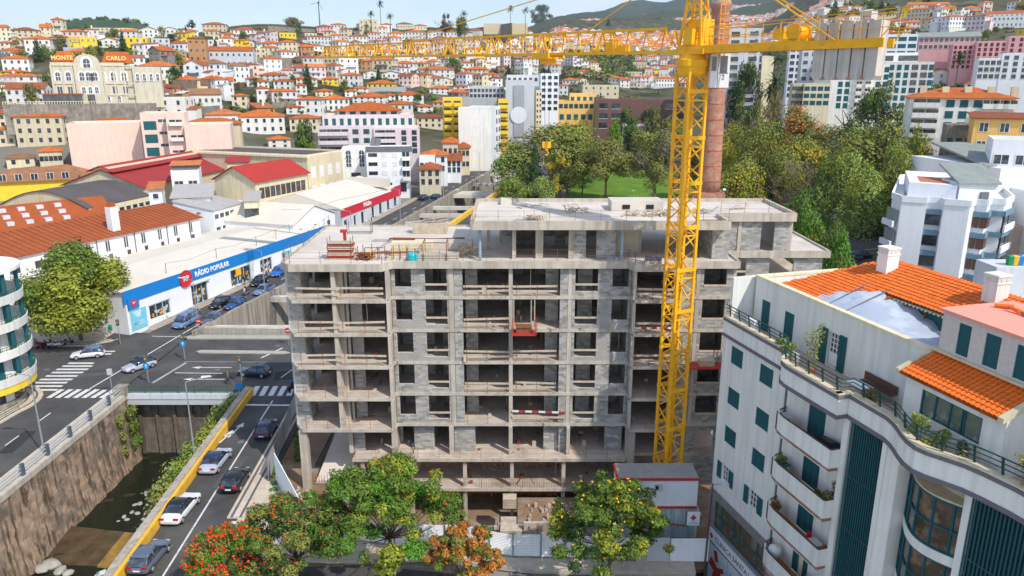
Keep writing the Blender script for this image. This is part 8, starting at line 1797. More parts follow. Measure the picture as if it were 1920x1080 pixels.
# small plants
def plant(x, y, z, w, h, mats, lab, n=260, fl=None):
    r = thing('plant', lab, 'plant', (x,y,z)); b = B(); b.lathe([(.14,0),(.2,.3),(.2,.34)],10); b.build('pot', 'terracotta', r)
    cl_ = [(random.uniform(-.3,.3)*w, random.uniform(-.3,.3)*w, .4+h*random.uniform(.2,.9), .25*w, .25*h) for k in range(8)]; put('foliage', leaves('foliage', cl_, n, .13, mats.split('-'), int(x*7)%50, .3, aspect=.3), r)
    b = B(); b.tube((0,0,.3),(0,0,.3+h*.7),.02); b.build('stem', 'trunk', r)
for u, v, z, w, h, mt_, lab in ((9.9,.3,18.3,1.3,2.6,'yg-mg','tall potted shrub beside the open terrace door'),(8.0,-.1,18.3,1.5,.9,'yg-lg','spiky yellow-green potted plant behind the curved rail'),(6.7,.3,18.3,1.0,.8,'mg-lg','low spiky potted plant left of the terrace door'),(15.2,.2,18.3,.9,.6,'mg-oo','small mixed potted plants beside the garden table'),(19.9,-.9,18.3,1.1,1.5,'yg-lg','grassy yellow-green plant in front of the terrace room window'),(20.9,-.9,18.3,1.2,1.0,'ye-yg','bright yellow shrub in front of the terrace room window'),(22.0,-.6,18.3,1.0,.9,'br-dg','purple-brown leaved shrub right of the yellow one'),(25.3,-.1,18.3,1.4,1.8,'ye-ol','yellow potted shrub at the right image edge'),(9.0,-.6,11.05,.8,.8,'yg-lg','yellow-green potted plant at the left of the second balcony'),(13.9,-.6,11.05,.9,1.5,'br-dg','dark red cordyline on the second balcony'),(13.5,-.9,11.05,.9,.7,'yg-mg','yellow-green pot plants at the right of the second balcony'),(9.0,-.6,7.75,.7,.8,'br-oo','dry reddish pot plant at the left of the third balcony')):
    p = WP(u,v); plant(p.x, p.y, z, w, h, mt_, lab)
# palms and ridge trees
def palm(px, top, bs, y=None, lab='', cw=None):
    x, y_, z = gp(px, bs, 150) if y is None else (aty(px,bs,y)[0], y, H(aty(px,bs,y)[0],y)); zt_ = aty(px, top, y_)[2]; r = thing('palm_tree', lab, 'palm', (x,y_,z)); h = zt_-z; cr_ = cw or min(3.6,h*.3)
    b = B(); b.tube((0,0,-1),(0,0,h-cr_*.3),.28,.2,8); b.build('trunk', 'trunk', r); b = B(); r2 = random.Random(int(px))
    for k in range(44):
        a = r2.uniform(0,2*PI); e = r2.uniform(-.6,1.3); prev = Vector((0,0,h-cr_*.3)); d = Vector((math.cos(a)*math.cos(e),math.sin(a)*math.cos(e),math.sin(e)))
        for j in range(5):
            nx = prev+d*cr_*.22; sd = d.cross(Vector((0,0,1))).normalized()*cr_*.09*(1-.12*j) if abs(d.z) < .98 else Vector((.2,0,0))
            b.face([prev-sd,nx-sd*.85,nx+Vector((0,0,.12)),prev+Vector((0,0,.12))]); b.face([prev+Vector((0,0,.12)),nx+Vector((0,0,.12)),nx+sd*.85,prev+sd]); d = (d+Vector((0,0,-.22))).normalized(); prev = nx
    b.build('crown', 'dg', r)
palm(714,6,42,None,'tall thin palm standing out on the ridge against the sky'); palm(732,28,44,None,'short bushy palm right of the tall ridge palm'); palm(870,24,46,None,'ridge palm left of the dark pines'); palm(957,15,44,None,'palm beside the pale ridge wall'); palm(985,17,40,None,'palm just left of the dark ridge pine')
palm(696,24,36,None,'small spreading palm left of the tall ridge palm'); palm(1456,106,165,225,'tall palm below the counter jib',2.6); palm(1450,148,210,215,'dry leaning palm behind the park trees',3.); palm(1440,170,215,220,'short dense palm beside the striped tower',3.2); palm(1795,106,135,300,'palm among the rose pink blocks',3.4); palm(1822,28,52,None,'palm by the upper right white hotel')
def HT_(pl, pr, top, bs, kind, mats, lab, n=900, size=.08, var=60):
    x, y, z = gp((pl+pr)/2, bs, 150); zt_ = aty((pl+pr)/2, top, y)[2]; sc = proj(x,y,z)[2]; tree(x,y,z-1,(pr-pl)/sc*1.05,zt_-z+1,kind,mats,lab,n,size,var)
HT_(990,1042,10,56,'airy','dg-dg-mg','dark umbrella pine group on the ridge beside the pendant bar',3000,.05,61); HT_(1130,1150,35,62,'cone','dg','solitary dark araucaria against the far town',1200,.1,62); HT_(820,850,28,50,'airy','dg-gy','windswept ridge pines behind the jib',1400,.06,63); HT_(850,880,30,48,'round','ol-dg','olive bushes on the ridge right of the pines',1200,.08,64); HT_(350,370,38,56,'airy','dg','feathery dark tree above the white gables',800,.08,65)
HT_(530,570,32,52,'round','ol-br','brown green trees beside the red roofed ridge house',1200,.08,66); HT_(1545,1580,0,45,'cone','dg-ol','dark conifer behind the counter jib',1200,.09,67); HT_(1615,1650,0,30,'cone','dg-mg','dark conifer at the upper right hillside',1200,.09,68); HT_(1580,1615,18,42,'round','mg-ol','round green tree beside the dark conifer',1200,.08,69); HT_(675,700,45,68,'airy','ol-gy','thin olive tree beside the ridge villas',1400,.06,70); HT_(790,812,125,158,'airy','gy-dg','bare candelabra tree amid the orange roofs',900,.04,71); HT_(352,380,148,168,'round','yg-lg','yellow-green bush tree on the rock face',1200,.08,72); HT_(330,352,178,205,'round','bg-mg','bright green trees beside the rock outcrop',1200,.08,73)
HT_(300,345,64,84,'airy','dg-ol','dark pines behind the pale flat house',1400,.06,74); HT_(485,512,85,110,'round','br-ol','brown tree before the tall stone wall',1200,.08,75); HT_(545,572,105,130,'round','br-gy','grey brown scrub beside the stone wall',1200,.08,76); HT_(830,870,108,132,'round','bg-mg','green thicket below the jib',1500,.07,77); HT_(1660,1680,40,70,'round','yg-mg','yellow-green tree among the right hillside houses',1000,.09,78); HT_(1900,1935,0,30,'round','yg-ye','yellow-green trees in the top right corner',1500,.07,79)
hr = random.Random(9); KN = [('round','mg-ol','mid green tree'),('round','dg-mg','dark green tree'),('round','yg-ol','yellow-green tree'),('airy','ol-br','brownish airy tree'),('round','ol-mg','olive tree'),('cone','dg','dark conifer')]
for k in range(230):
    px = hr.uniform(0,1920); py = hr.uniform(60 if px < 1040 else 25, 200 if px < 950 else 150); x, y, z = gp(px, py, 150)
    if y < 200 or y > 1000: continue
    if px < 1760 and any(o[0]+2 < px < o[1]-2 and o[2]+3 < py < o[3] for o in OCC[14:]) and hr.random() < .75: continue
    kd = KN[k%6]; w = hr.uniform(4.5,9); h = w*hr.uniform(.8,1.2)*(1.6 if kd[0]=='cone' else 1); tree(x, y+2, z-.5, w, h, kd[0], kd[1], kd[2]+' on the slope', 700, .1, 80+k%4, 'trees on the hillside', px, py)
r_ = random.Random(15); pts = []
for k in range(900):
    px = r_.uniform(-60,1960); py = r_.uniform(52,215); x, y, z = gp(px, py, 150)
    if y < 210 or y > 1400: continue
    pts.append((x, y, z+.4, r_.uniform(1.5,4)*max(1,y/500), r_.uniform(.8,2)))
shrubs('hillside_scrub', pts, 30000, 1.0, 'ol-mg-dg-br', 16)
pts = []
for k in range(220):
    px = r_.uniform(1062,1186); py = r_.uniform(100,150); x, y, z = gp(px, py, 300)
    if 380 < y < 1500: pts.append((x, y, z+2, r_.uniform(3,7), r_.uniform(3,6)))
shrubs('wooded_slope', pts, 16000, 1.5, 'dg-mg-ol-br', 17)
pts = []
for k in range(700):
    px = r_.uniform(1000,1960); py = r_.uniform(5,110); x, y, z = gp(px, py, 500)
    if 800 < y < 4000: pts.append((x, y, z+2, r_.uniform(4,10)*y/1500, r_.uniform(3,7)))
shrubs('distant_woods', pts, 22000, 4.0, 'dg-mg-ol', 18)
# small wooded hill top behind the left ridge
x, y, z = aty(200, 52, 1500); hl = B(); 
for (r0,z0),(r1,z1) in zip([(110,-60),(95,-5),(60,9),(30,13)],[(95,-5),(60,9),(30,13),(1,15)]):
    for k in range(20): a, c = 2*PI*k/20, 2*PI*(k+1)/20; hl.face([(x+r0*math.cos(a),y+r0*math.sin(a),z+z0),(x+r0*math.cos(c),y+r0*math.sin(c),z+z0),(x+r1*math.cos(c),y+r1*math.sin(c),z+z1),(x+r1*math.cos(a),y+r1*math.sin(a),z+z1)])
hl.build('wooded_hill', 'dg', kind='structure'); shrubs('hilltop_woods', [(x+r_.uniform(-60,60), y+r_.uniform(-40,40), z+8+r_.uniform(-4,7), r_.uniform(4,8), r_.uniform(3,6)) for k in range(70)], 5000, 2., 'dg-dg-ol', 19)
# ================================================================ vehicles
CARM = {}
def paint(name, col, rough=.22):
    return mat('paint_'+name, col, rough, .04, .5, spec=.7)
def carmeshes(kind):
    if kind in CARM: return CARM[kind]
    Ln, Wd, Ht = dict(hatch=(4.1,1.76,1.48), sedan=(4.6,1.8,1.45), suv=(4.4,1.84,1.62), van=(4.9,1.95,1.95))[kind]
    h2, w2 = Ln/2, Wd/2; belt = {'hatch':.92,'sedan':.9,'suv':1.0,'van':1.08}[kind]
    prof = [(-h2,.35,.62,.86),(-h2+.12,.25,.80,.93),(-h2+.5,.2,belt+.02,.98),(-h2+1.1,.2,belt+.03,1),(0,.2,belt,1),(h2-1.35,.2,belt-.02,1),(h2-.9,.2,belt-.09,.99),(h2-.35,.22,belt-.2,.95),(h2-.08,.27,.66,.88),(h2,.36,.55,.8)]
    b = B(); rings = []
    for x, zb, zt_, ws in prof:
        w = w2*ws; hh = zt_-zb; rings.append([b.pt((x,s_*q,z)) for s_, q, z in ((-1,w*.86,zb),(-1,w*.98,zb+hh*.18),(-1,w,zb+hh*.55),(-1,w*.97,zb+hh*.85),(-1,w*.86,zt_),(-1,w*.4,zt_+.03),(1,w*.4,zt_+.03),(1,w*.86,zt_),(1,w*.97,zb+hh*.85),(1,w,zb+hh*.55),(1,w*.98,zb+hh*.18),(1,w*.86,zb))])
    for A, Q in zip(rings, rings[1:]):
        for k in range(12): b.f.append([A[k],A[(k+1)%12],Q[(k+1)%12],Q[k]]); b.m.append(0)
    b.f.append(rings[0][::-1]); b.m.append(0); b.f.append(rings[-1]); b.m.append(0)
    gp_ = {'hatch':[(-h2+.12,-h2+.62),(h2-1.3,h2-2.0)],'sedan':[(-h2+.7,-h2+1.4),(h2-1.35,h2-2.1)],'suv':[(-h2+.1,-h2+.5),(h2-1.25,h2-1.9)],'van':[(-h2+.08,-h2+.25),(h2-.75,h2-1.5)]}[kind]
    (rb0,rb1),(fb0,fb1) = gp_; zr = Ht; wb, wt_ = w2*.88, w2*.70
    # roof + pillars
    def g(x, y, z): return (x,y,z)
    for s_ in (-1,1):
        for (x0,x1) in ((rb0,rb1),(fb0,fb1)): b.bar((x0,s_*wb,belt-.03),(x1,s_*wt_,zr-.05),.09,.09)
        b.bar(((rb0+fb0)/2-.1,s_*wb,belt),((rb1+fb1)/2,s_*wt_,zr-.05),.09,.07); b.bar((rb1,s_*wt_,zr-.04),(fb1,s_*wt_,zr-.04),.09,.08)
    rv = [(rb1-.06,wt_+.02),(fb1+.04,wt_+.02)]
    def soft(bb, nm, mm, lv=1):
        me_ = bb.mesh(nm, mm, True); o_ = bpy.data.objects.new('tmp', me_); C.objects.link(o_); q_ = o_.modifiers.new('s','SUBSURF'); q_.levels = lv; m2_ = bpy.data.meshes.new_from_object(o_.evaluated_get(bpy.context.evaluated_depsgraph_get())); bpy.data.objects.remove(o_); m2_.name = nm
        m2_.polygons.foreach_set('use_smooth', [True]*len(m2_.polygons)); return m2_
    pil_f, pil_v, pil_m = [], [], []
    nb = 0
    body_b = B(); keep = sum(1 for _ in range((len(prof)-1)*12+2)); body_b.v = b.v[:len(prof)*12]; body_b.f = b.f[:keep]; body_b.m = b.m[:keep]; body = soft(body_b, 'body', 'cab')
    pl_b = B(); pl_b.v = b.v; pl_b.f = b.f[keep:]; pl_b.m = b.m[keep:]
    def loft(grow, x0, x1, n_=9, cap=False):
        q = B(); R_ = []
        for i in range(n_):
            t = i/(n_-1); x = x0+(x1-x0)*t
            zz = float(np.interp(x, [rb0, rb1, (rb1+fb1)/2, fb1, fb0], [belt-.02, zr-.05, zr, zr-.05, belt-.02])); k = (zz-belt)/(zr-belt); wtop = wb+(wt_-wb)*k
            zz += grow; R_.append([q.pt(p) for p in ((x,-wb-grow if not cap else -wtop-grow,belt-.03 if not cap else zz-.1),(x,-wtop-grow,zz-.05),(x,-wtop*.8,zz),(x,0,zz+.02),(x,wtop*.8,zz),(x,wtop+grow,zz-.05),(x,wb+grow if not cap else wtop+grow,belt-.03 if not cap else zz-.1))])
        for A_, Q_ in zip(R_, R_[1:]):
            for j in range(6): q.f.append([A_[j],Q_[j],Q_[j+1],A_[j+1]]); q.m.append(0)
        q.f.append(R_[0]); q.m.append(0); q.f.append(R_[-1][::-1]); q.m.append(0); return q
    gl = loft(0, rb0, fb0, 13).mesh('windows', 'glass', True); rq = loft(.022, rb1-.05, fb1+.05, 7, True); rq.v += []; base_ = len(rq.v); rq.v += pl_b.v; rq.f += [[base_+i for i in f] for f in pl_b.f]; rq.m += pl_b.m; roof = rq.mesh('roof', 'cab', True)
    b = B(Matrix.Rotation(PI/2,4,'X')); b.lathe([(.01,-.1),(.2,-.1),(.315,-.09),(.32,0),(.315,.09),(.2,.1),(.01,.1)],16); ty = b.mesh('tyre', 'rubber', True)
    b = B(Matrix.Rotation(PI/2,4,'X')); b.lathe([(.01,-.12),(.19,-.115),(.2,-.1),(.2,.1),(.19,.115),(.01,.12)],12); rm_ = b.mesh('rim', 'steel')
    b = B(); b.box(-.05,.05,-.2,.2,0,.16); tl = b.mesh('tail_light', mat('tail_red', (.5,.01,.01), .2, .05)); b = B(); b.box(-.05,.05,-.16,.16,0,.1); hl_ = b.mesh('headlight', mat('headlight_glass', (.7,.72,.75), .1, .02))
    b = B(); b.box(-.01,.01,-.26,.26,0,.12); pt_ = b.mesh('number_plate', 'whiteb'); b = B(); b.box(-.02,.02,-w2*.55,w2*.55,0,.14); gr = b.mesh('grille', 'black')
    b = B(); b.box(-.06,.08,-.09,.09,0,.12); mi = b.mesh('wing_mirror', 'black')
    CARM[kind] = dict(L=Ln,W=Wd,b=body,r=roof,g=gl,t=ty,m=rm_,tl=tl,hl=hl_,pl=pt_,gr=gr,mi=mi,belt=belt); return CARM[kind]
def obm(o, m): o.material_slots[0].link = 'OBJECT'; o.material_slots[0].material = M[m] if isinstance(m, str) else m
def car(x, y, z, head, kind, col, label, roofcol=None, group=None, sm=False, tilt=0):
    c = carmeshes(kind); r = thing('car' if kind != 'van' else 'van', label, 'car' if kind != 'van' else 'van', (x,y,z), head, group)
    if tilt: r.rotation_euler = (0,-tilt,head)
    o = put('body', c['b'], r); obm(o, col); o = put('roof', c['r'], r); obm(o, roofcol or col); put('windows', c['g'], r); h2 = c['L']/2; w = c['W']/2
    for sx in (-h2+.75,h2-.8):
        for sy in (-1,1):
            t = put('wheel', c['t'], r, (sx,sy*(w-.1),.32)); 
            if not sm: put('rim', c['m'], t)
    for sy in (-1,1): put('tail_light', c['tl'], r, (-h2+.07,sy*(w-.3),c['belt']-.2)); put('headlight', c['hl'], r, (h2-.2,sy*(w-.38),.60))
    if not sm:
        put('number_plate', c['pl'], r, (-h2-.005,0,.55)); put('number_plate', c['pl'], r, (h2+.005,0,.4)); put('grille', c['gr'], r, (h2-.06,0,.5))
        for sy in (-1,1): put('wing_mirror', c['mi'], r, (h2-1.45,sy*(w+.04),c['belt']))
    return r
CB = dict(navy=paint('navy',(.012,.03,.08)), blue=paint('blue',(.02,.07,.22)), lb=paint('steel_blue',(.14,.22,.38)), black=paint('black',(.01,.01,.012)), white=paint('white',(.72,.73,.76)), silver=paint('silver',(.42,.46,.54)), grey=paint('slate',(.10,.12,.17)), red=paint('red',(.3,.015,.02)), teal=paint('dark_teal',(.01,.05,.07)), bright=paint('bright_blue',(.02,.14,.5)), maroon=paint('maroon',(.06,.015,.02)))
def CP(px, py, head, kind, col, label, roofcol=None, z=0., **k):
    if z == 'g':
        a, ry, w = ray(px, py); y = 100.
        for _ in range(30): y = (CAMH-gv(y))/(-w)*ry
        x = a*y/ry; z = gv(y); return car(x, y, z+.02, head, kind, CB[col], label, CB[roofcol] if roofcol else None, tilt=.043*(1 if math.sin(head) > 0 else -1), **k)
    x, y = atz(px, py, z); return car(x, y, z+.01, head, kind, CB[col], label, CB[roofcol] if roofcol else None, **k)
UP = rad(92); DN = rad(-105); G1 = 'cars driving up the right bank road'; G2 = 'cars queuing on the store road'
CP(283,1053,rad(88),'hatch','grey','dark slate blue hatchback nearest the bottom edge',group=G1); CP(341,962,rad(88),'sedan','white','white car with black roof beside the yellow parapet','black',group=G1); CP(406,872,rad(89),'sedan','silver','silver car with dark blue glass roof beside the yellow parapet','navy',group=G1); CP(443,908,rad(91),'hatch','black','black hatchback in the right lane behind the arrow marking',group=G1); CP(500,812,rad(93),'hatch','navy','dark navy car beside the site hoarding',group=G1)
CP(479,704,rad(170),'hatch','navy','dark blue hatchback turning on the river crossing'); CP(262,692,rad(-128),'hatch','silver','silver and blue hatchback heading down the junction','navy'); CP(166,670,rad(-163),'hatch','white','white and blue hatchback driving over the zebra crossing','lb')
CP(351,609,DN,'van','lb','light blue passenger van at the stop line',z='g',group=G2); CP(401,604,DN,'sedan','grey','grey blue saloon beside the light blue van',z='g',group=G2); CP(413,574,DN,'hatch','black','dark green-black hatchback behind the blue van',z='g',group=G2); CP(442,576,DN,'hatch','blue','mid blue hatchback behind the grey saloon',z='g',group=G2); CP(487,533,DN,'hatch','black','black car in front of the shop entrance',z='g',group=G2); CP(496,549,DN,'sedan','lb','steel blue saloon beside the scooter',z='g',group=G2); CP(524,515,DN,'suv','bright','bright blue four by four by the store poster',z='g',group=G2)
CP(814,373,rad(170),'hatch','teal','dark teal car crossing in front of the river bridges',z='g'); CP(795,374,rad(70),'hatch','navy','navy car beside the teal car on the far road',z='g',sm=True)
for a in ((941,288,'white','white car far up the left bank road'),(972,262,'blue','blue car farther up the left bank road'),(1008,238,'bright','blue car near the orange house'),(996,246,'silver','silver car below the grey hotel')): CP(a[0],a[1],rad(-104),'hatch',a[2],a[3],z='g',sm=True)
def CY(px, py, y, head, kind, col, lab, **k): x, _, z = aty(px, py, y); return car(x, y, z, head, kind, CB[col], lab, sm=True, **k)
pk_ = [(1614,484,119,rad(25),'hatch','black','black hatchback in the small street under the green tree'),(1594,490,117,rad(25),'hatch','navy','dark car half hidden behind the green shrub')]
b = B(); x, y, z = aty(1614,484,119); b.prism([(x-8,y-14),(x+10,y-14),(x+13,y+22),(x-4,y+22)], z-.6, z-.02); b.build('road', 'asph', kind='structure')
for a in pk_: CY(*a)
b = B(); b.bar((x+3,y+6,z-.0),(x+9.5,y+8.5,z-.0),.2,.02); b.build('road_marking', mat('yellow_road_line', (.6,.42,.05), .8, .1), kind='structure')
G3 = 'cars on the parking deck'
for px, py, k, c_, lab in ((1782,292,'hatch','navy','dark blue car at the rear left of the parking deck'),(1807,292,'hatch','maroon','maroon car with white roof on the parking deck'),(1834,294,'suv','blue','mid blue car at the right of the parking deck'),(1795,299,'hatch','white','white car along the deck parapet'),(1806,303,'sedan','lb','light blue car along the deck parapet'),(1816,309,'hatch','navy','dark blue car at the front end of the deck')):
    x, y = atz(px, py, 14.2); CP(px,py,rad(55),k,c_,lab,z=14.2,group=G3,sm=True)
x, y, z = gp(347, 213, 200); car(x, y, z+.6, 0, 'hatch', CB['red'], 'small red car parked under the rock outcrop', sm=True)
def bike(x, y, z, head, col, lab, grp=None, rider=False):
    r = thing('motor_scooter', lab, 'scooter', (x,y,z), head, grp); b = B(Matrix.Rotation(PI/2,4,'X')); b.lathe([(.01,-.05),(.2,-.06),(.27,-.04),(.27,.04),(.2,.06),(.01,.05)],14); w = b.mesh('wheel', 'rubber')
    put('wheel', w, r, (-.62,0,.27)); put('wheel', w, r, (.62,0,.27)); b = B(); b.hexa([(-.8,-.15,.4),(.1,-.17,.3),(.1,.17,.3),(-.8,.15,.4),(-.85,-.13,.72),(-.05,-.14,.74),(-.05,.14,.74),(-.85,.13,.72)]); b.hexa([(.1,-.15,.25),(.5,-.15,.3),(.5,.15,.3),(.1,.15,.25),(.1,-.15,.36),(.4,-.15,.4),(.4,.15,.4),(.1,.15,.36)]); b.hexa([(.38,-.2,.35),(.62,-.12,.5),(.62,.12,.5),(.38,.2,.35),(.36,-.18,.95),(.46,-.12,1.0),(.46,.12,1.0),(.36,.18,.95)]); b.build('body', col, r)
    b = B(); b.hexa([(-.8,-.13,.72),(0,-.14,.74),(0,.14,.74),(-.8,.13,.72),(-.75,-.11,.84),(-.1,-.11,.82),(-.1,.11,.82),(-.75,.11,.84)]); b.build('seat', 'black', r); b = B(); b.bar((.38,-.33,1.05),(.38,.33,1.05),.04); b.bar((.62,0,.3),(.42,0,1.05),.05); b.build('handlebar', 'greyd', r); b = B(); b.box(.46,.54,-.08,.08,.85,.97); b.build('headlight', 'cab', r)
    b = B(); b.hexa([(.42,-.18,1.0),(.5,-.18,1.0),(.5,.18,1.0),(.42,.18,1.0),(.3,-.14,1.35),(.33,-.14,1.35),(.33,.14,1.35),(.3,.14,1.35)]); b.build('windscreen', 'greyl', r); return r
MB_ = [('red','red scooter second in the row under the big tree'),('greyd','dark motorbike leftmost in the row under the big tree'),('cab','white scooter in the middle of the row'),('cab','white and blue scooter right of the middle white one'),('greyd','dark scooter at the right end of the row'),('black','black motorbike between the red scooter and the white ones')]
for (px,py),(c_,lab) in zip(((80,652),(62,650),(101,650),(113,650),(127,646),(90,651)), MB_): x, y = atz(px,py,.13); bike(x, y, .14, rad(60), c_, lab, 'motorbikes parked under the big tree')
x, y = atz(694,384,5.5); bike(lx(LIPL,206)-8, 206, gv(206)+.1, rad(80), 'black', 'black motorbike parked beside the red fascia store')
# ================================================================ people
def person(x, y, z, head, pose, label, shirt, trousers, hairc='hair', h=1.72, helmet=None):
    J_ = dict(pel=(0,0,.53), ch=(0.01,0,.74), nk=(.01,0,.825), hd=(.03,0,.90))
    if pose == 'walk': J_.update(lk=(.10,.055,.29), la=(.06,.055,.035), lf=(.13,.06,.02), rk=(.01,-.055,.28), ra=(-.13,-.055,.06), rf=(-.07,-.06,.02), ls=(0,.105,.80), le=(-.06,.14,.64), lh=(-.03,.15,.50), rs=(0,-.105,.80), re=(.05,-.14,.64), rh=(.13,-.14,.53))
    elif pose == 'ride': J_.update(pel=(0,0,.53), ch=(.07,0,.73), nk=(.09,0,.81), hd=(.12,0,.885), lk=(.22,.09,.44), la=(.20,.09,.19), lf=(.27,.09,.17), rk=(.22,-.09,.44), ra=(.20,-.09,.19), rf=(.27,-.09,.17), ls=(.08,.105,.78), le=(.17,.15,.67), lh=(.28,.14,.63), rs=(.08,-.105,.78), re=(.17,-.15,.67), rh=(.28,-.14,.63))
    else: J_.update(lk=(.02,.06,.28), la=(0,.06,.035), lf=(.07,.065,.02), rk=(.02,-.06,.28), ra=(0,-.06,.035), rf=(.07,-.065,.02), ls=(0,.105,.80), le=(-.01,.14,.65), lh=(.05,.14,.52), rs=(0,-.105,.80), re=(.0,-.14,.65), rh=(.06,-.13,.54))
    R_ = dict(pel=.085,ch=.095,nk=.032,hd=.058,lk=.036,la=.024,lf=.02,rk=.036,ra=.024,rf=.02,ls=.045,le=.025,lh=.018,rs=.045,re=.025,rh=.018)
    E_ = [('pel','ch'),('ch','nk'),('nk','hd'),('pel','lk'),('lk','la'),('la','lf'),('pel','rk'),('rk','ra'),('ra','rf'),('ch','ls'),('ls','le'),('le','lh'),('ch','rs'),('rs','re'),('re','rh')]
    ks = list(J_); me = bpy.data.meshes.new('person_body'); me.from_pydata([tuple(c*h for c in J_[k]) for k in ks], [(ks.index(a),ks.index(b)) for a, b in E_], [])
    o = bpy.data.objects.new('person', me); C.objects.link(o); sk_ = o.modifiers.new('s','SKIN'); 
    for i, k in enumerate(ks): v = me.skin_vertices[0].data[i]; v.radius = (R_[k]*h,)*2; v.use_root = (k == 'pel')
    ss = o.modifiers.new('u','SUBSURF'); ss.levels = 2; ss.render_levels = 2; dg_ = bpy.context.evaluated_depsgraph_get(); m2 = bpy.data.meshes.new_from_object(o.evaluated_get(dg_)); bpy.data.objects.remove(o)
    m2.materials.clear(); [m2.materials.append(M[m]) for m in ('skin',trousers,shirt,hairc,'black')]
    hz_ = J_['hd'][2]*h
    for p in m2.polygons:
        c = p.center; zz = c.z/h
        if zz > .845 and pose != 'x': p.material_index = 3 if (zz > .92 or c.x < J_['hd'][0]*h-.01) else 0
        elif zz < .05 or (pose == 'ride' and zz < .2): p.material_index = 4
        elif zz < (.535 if pose != 'ride' else .56) and abs(c.y/h) < .125 and not (pose == 'ride' and c.x/h > .25 and zz > .58): p.material_index = 1
        elif abs(c.y/h) > .12 and zz < .56 and pose != 'ride': p.material_index = 0
        else: p.material_index = 2
        p.use_smooth = True
    r = thing('person', label, 'person', (x,y,z), head); put('body', m2, r)
    if helmet: b = B(Matrix.Translation(tuple(c*h for c in J_['hd']))); b.lathe([(.02,.15),(.09,.13),(.135,.06),(.14,-.02),(.12,-.09),(.08,-.1)],14); b.build('helmet', helmet, r, smooth=True)
    else: b = B(Matrix.Translation((J_['hd'][0]*h-.012,0,J_['hd'][2]*h+.015))); b.lathe([(.01,.105),(.06,.09),(.098,.04),(.1,-.02),(.02,-.03)],12); b.build('hair', hairc, r, smooth=True)
    return r
x, y = atz(429,721,0); person(x, y, .01, rad(170), 'walk', 'pedestrian in a green jacket and dark trousers walking over the bridge crossing', 'cloth1', 'cloth2', 'chair')
x, y = atz(96,636,.13); person(x, y, .13, rad(-80), 'stand', 'person in dark clothes standing under the big tree behind the scooters', 'cloth2', 'cloth2')
a, ry, w = ray(462,554); y = 122.; x = a*y/ry
for _ in range(20): y = (CAMH-gv(y))/(-w)*ry
x = a*y/ry; bike(x,y,gv(y)+.02,rad(-105),'greyd','dark scooter ridden down the store road between the cars'); person(x,y,gv(y)+.02,rad(-105),'ride','scooter rider in dark grey jacket and helmet on the store road','cloth2','cloth2',helmet='black')
x, y = atz(547,733,0); bike(x,y,.02,rad(85),'black','dark motorbike passing behind the left corner of the unfinished building'); person(x,y,.02,rad(85),'ride','motorcyclist in dark blue jacket at the left corner of the unfinished building','cloth3','cloth2',helmet='navy_' and 'black')
for px, py, sh_c, lab in ((500,517,'cloth4','person in pale clothes on the pavement by the blue four by four'),(504,515,'skin','person in pink top beside the pale dressed one on the pavement'),(459,540-6,'cloth2','man in dark shirt standing at the shop entrance')):
    a, ry, w = ray(px,py); y = 130.
    for _ in range(20): y = (CAMH-gv(y)-.13)/(-w)*ry
    person(a*y/ry, y, gv(y)+.13, rad(-100), 'stand', lab, sh_c, 'cloth2')
person(lx(LIPL,176)-8.1,176,gv(176)+.14,rad(75),'walk','person in pale shirt walking past the red fascia store','cloth4','cloth3')
# ================================================================ street lamps, signals and signs
def lamp(x, y, z, h, arm, lab, grp='street lamps along the roads', dbl=False):
    r = thing('street_lamp', lab, 'street lamp', (x,y,z), 0, grp); b = B(); b.tube((0,0,0),(0,0,h),.1,.055,8); b.build('pole', 'steel', r); b = B(); a = Vector((math.cos(arm),math.sin(arm),0)); b.bar((0,0,h),a*1.5+Vector((0,0,h+.25)),.06); b.build('arm', 'steel', r)
    b = B(Matrix.Translation(a*1.9+Vector((0,0,h+.27))) @ Matrix.Rotation(arm,4,'Z')); b.hexa([(-.5,-.16,0),(.45,-.12,0),(.45,.12,0),(-.5,.16,0),(-.45,-.12,.14),(.35,-.08,.1),(.35,.08,.1),(-.45,.12,.14)]); b.build('lamp_head', 'greyl', r)
lamp(-46.55,67.2,.1,8.4,rad(180),'grey street lamp by the river wall rail, head over the left road'); lamp(lx(LIPR,65)-.5,66.5,-.1,8.2,rad(20),'grey street lamp rising from the creepers beside the yellow parapet')
lamp(-46.3,104.6,.2,7.8,rad(170),'street lamp at the corner of the river wall by the stop line'); lamp(lx(LIPL,120)-.3,120,gv(120),8,rad(165),'street lamp on the river wall beside the steel blue saloon')
for y, lab in ((150,'street lamp in front of the blue fascia end'),(174,'street lamp behind the bare roof crossing the red fascia'),(203,'street lamp beside the teal car'),(236,'street lamp by the far zebra crossing'),(270,'street lamp at the foot of the yellow balconies')): lamp(lx(LIPL,y)-.35,y,gv(y),8,rad(165),lab)
for y, lab in ((172,'street lamp on the yellow topped wall left of the upper roof'),(192,'second street lamp up the yellow topped wall'),(228,'street lamp beside the park trees at the river')): lamp(lx(LIPR,y)-.2,y,gv(y),8,rad(20),lab)
x, y = atz(222,0+520,2); lamp(47.5,112,1.8,6.5,rad(170),'orange painted street lamp beside the small car park'); x, y = aty(892,380,190)[:2]; lamp(30.5,186,H(30,186),5,rad(90),'thin white lamp post standing on the park lawn')
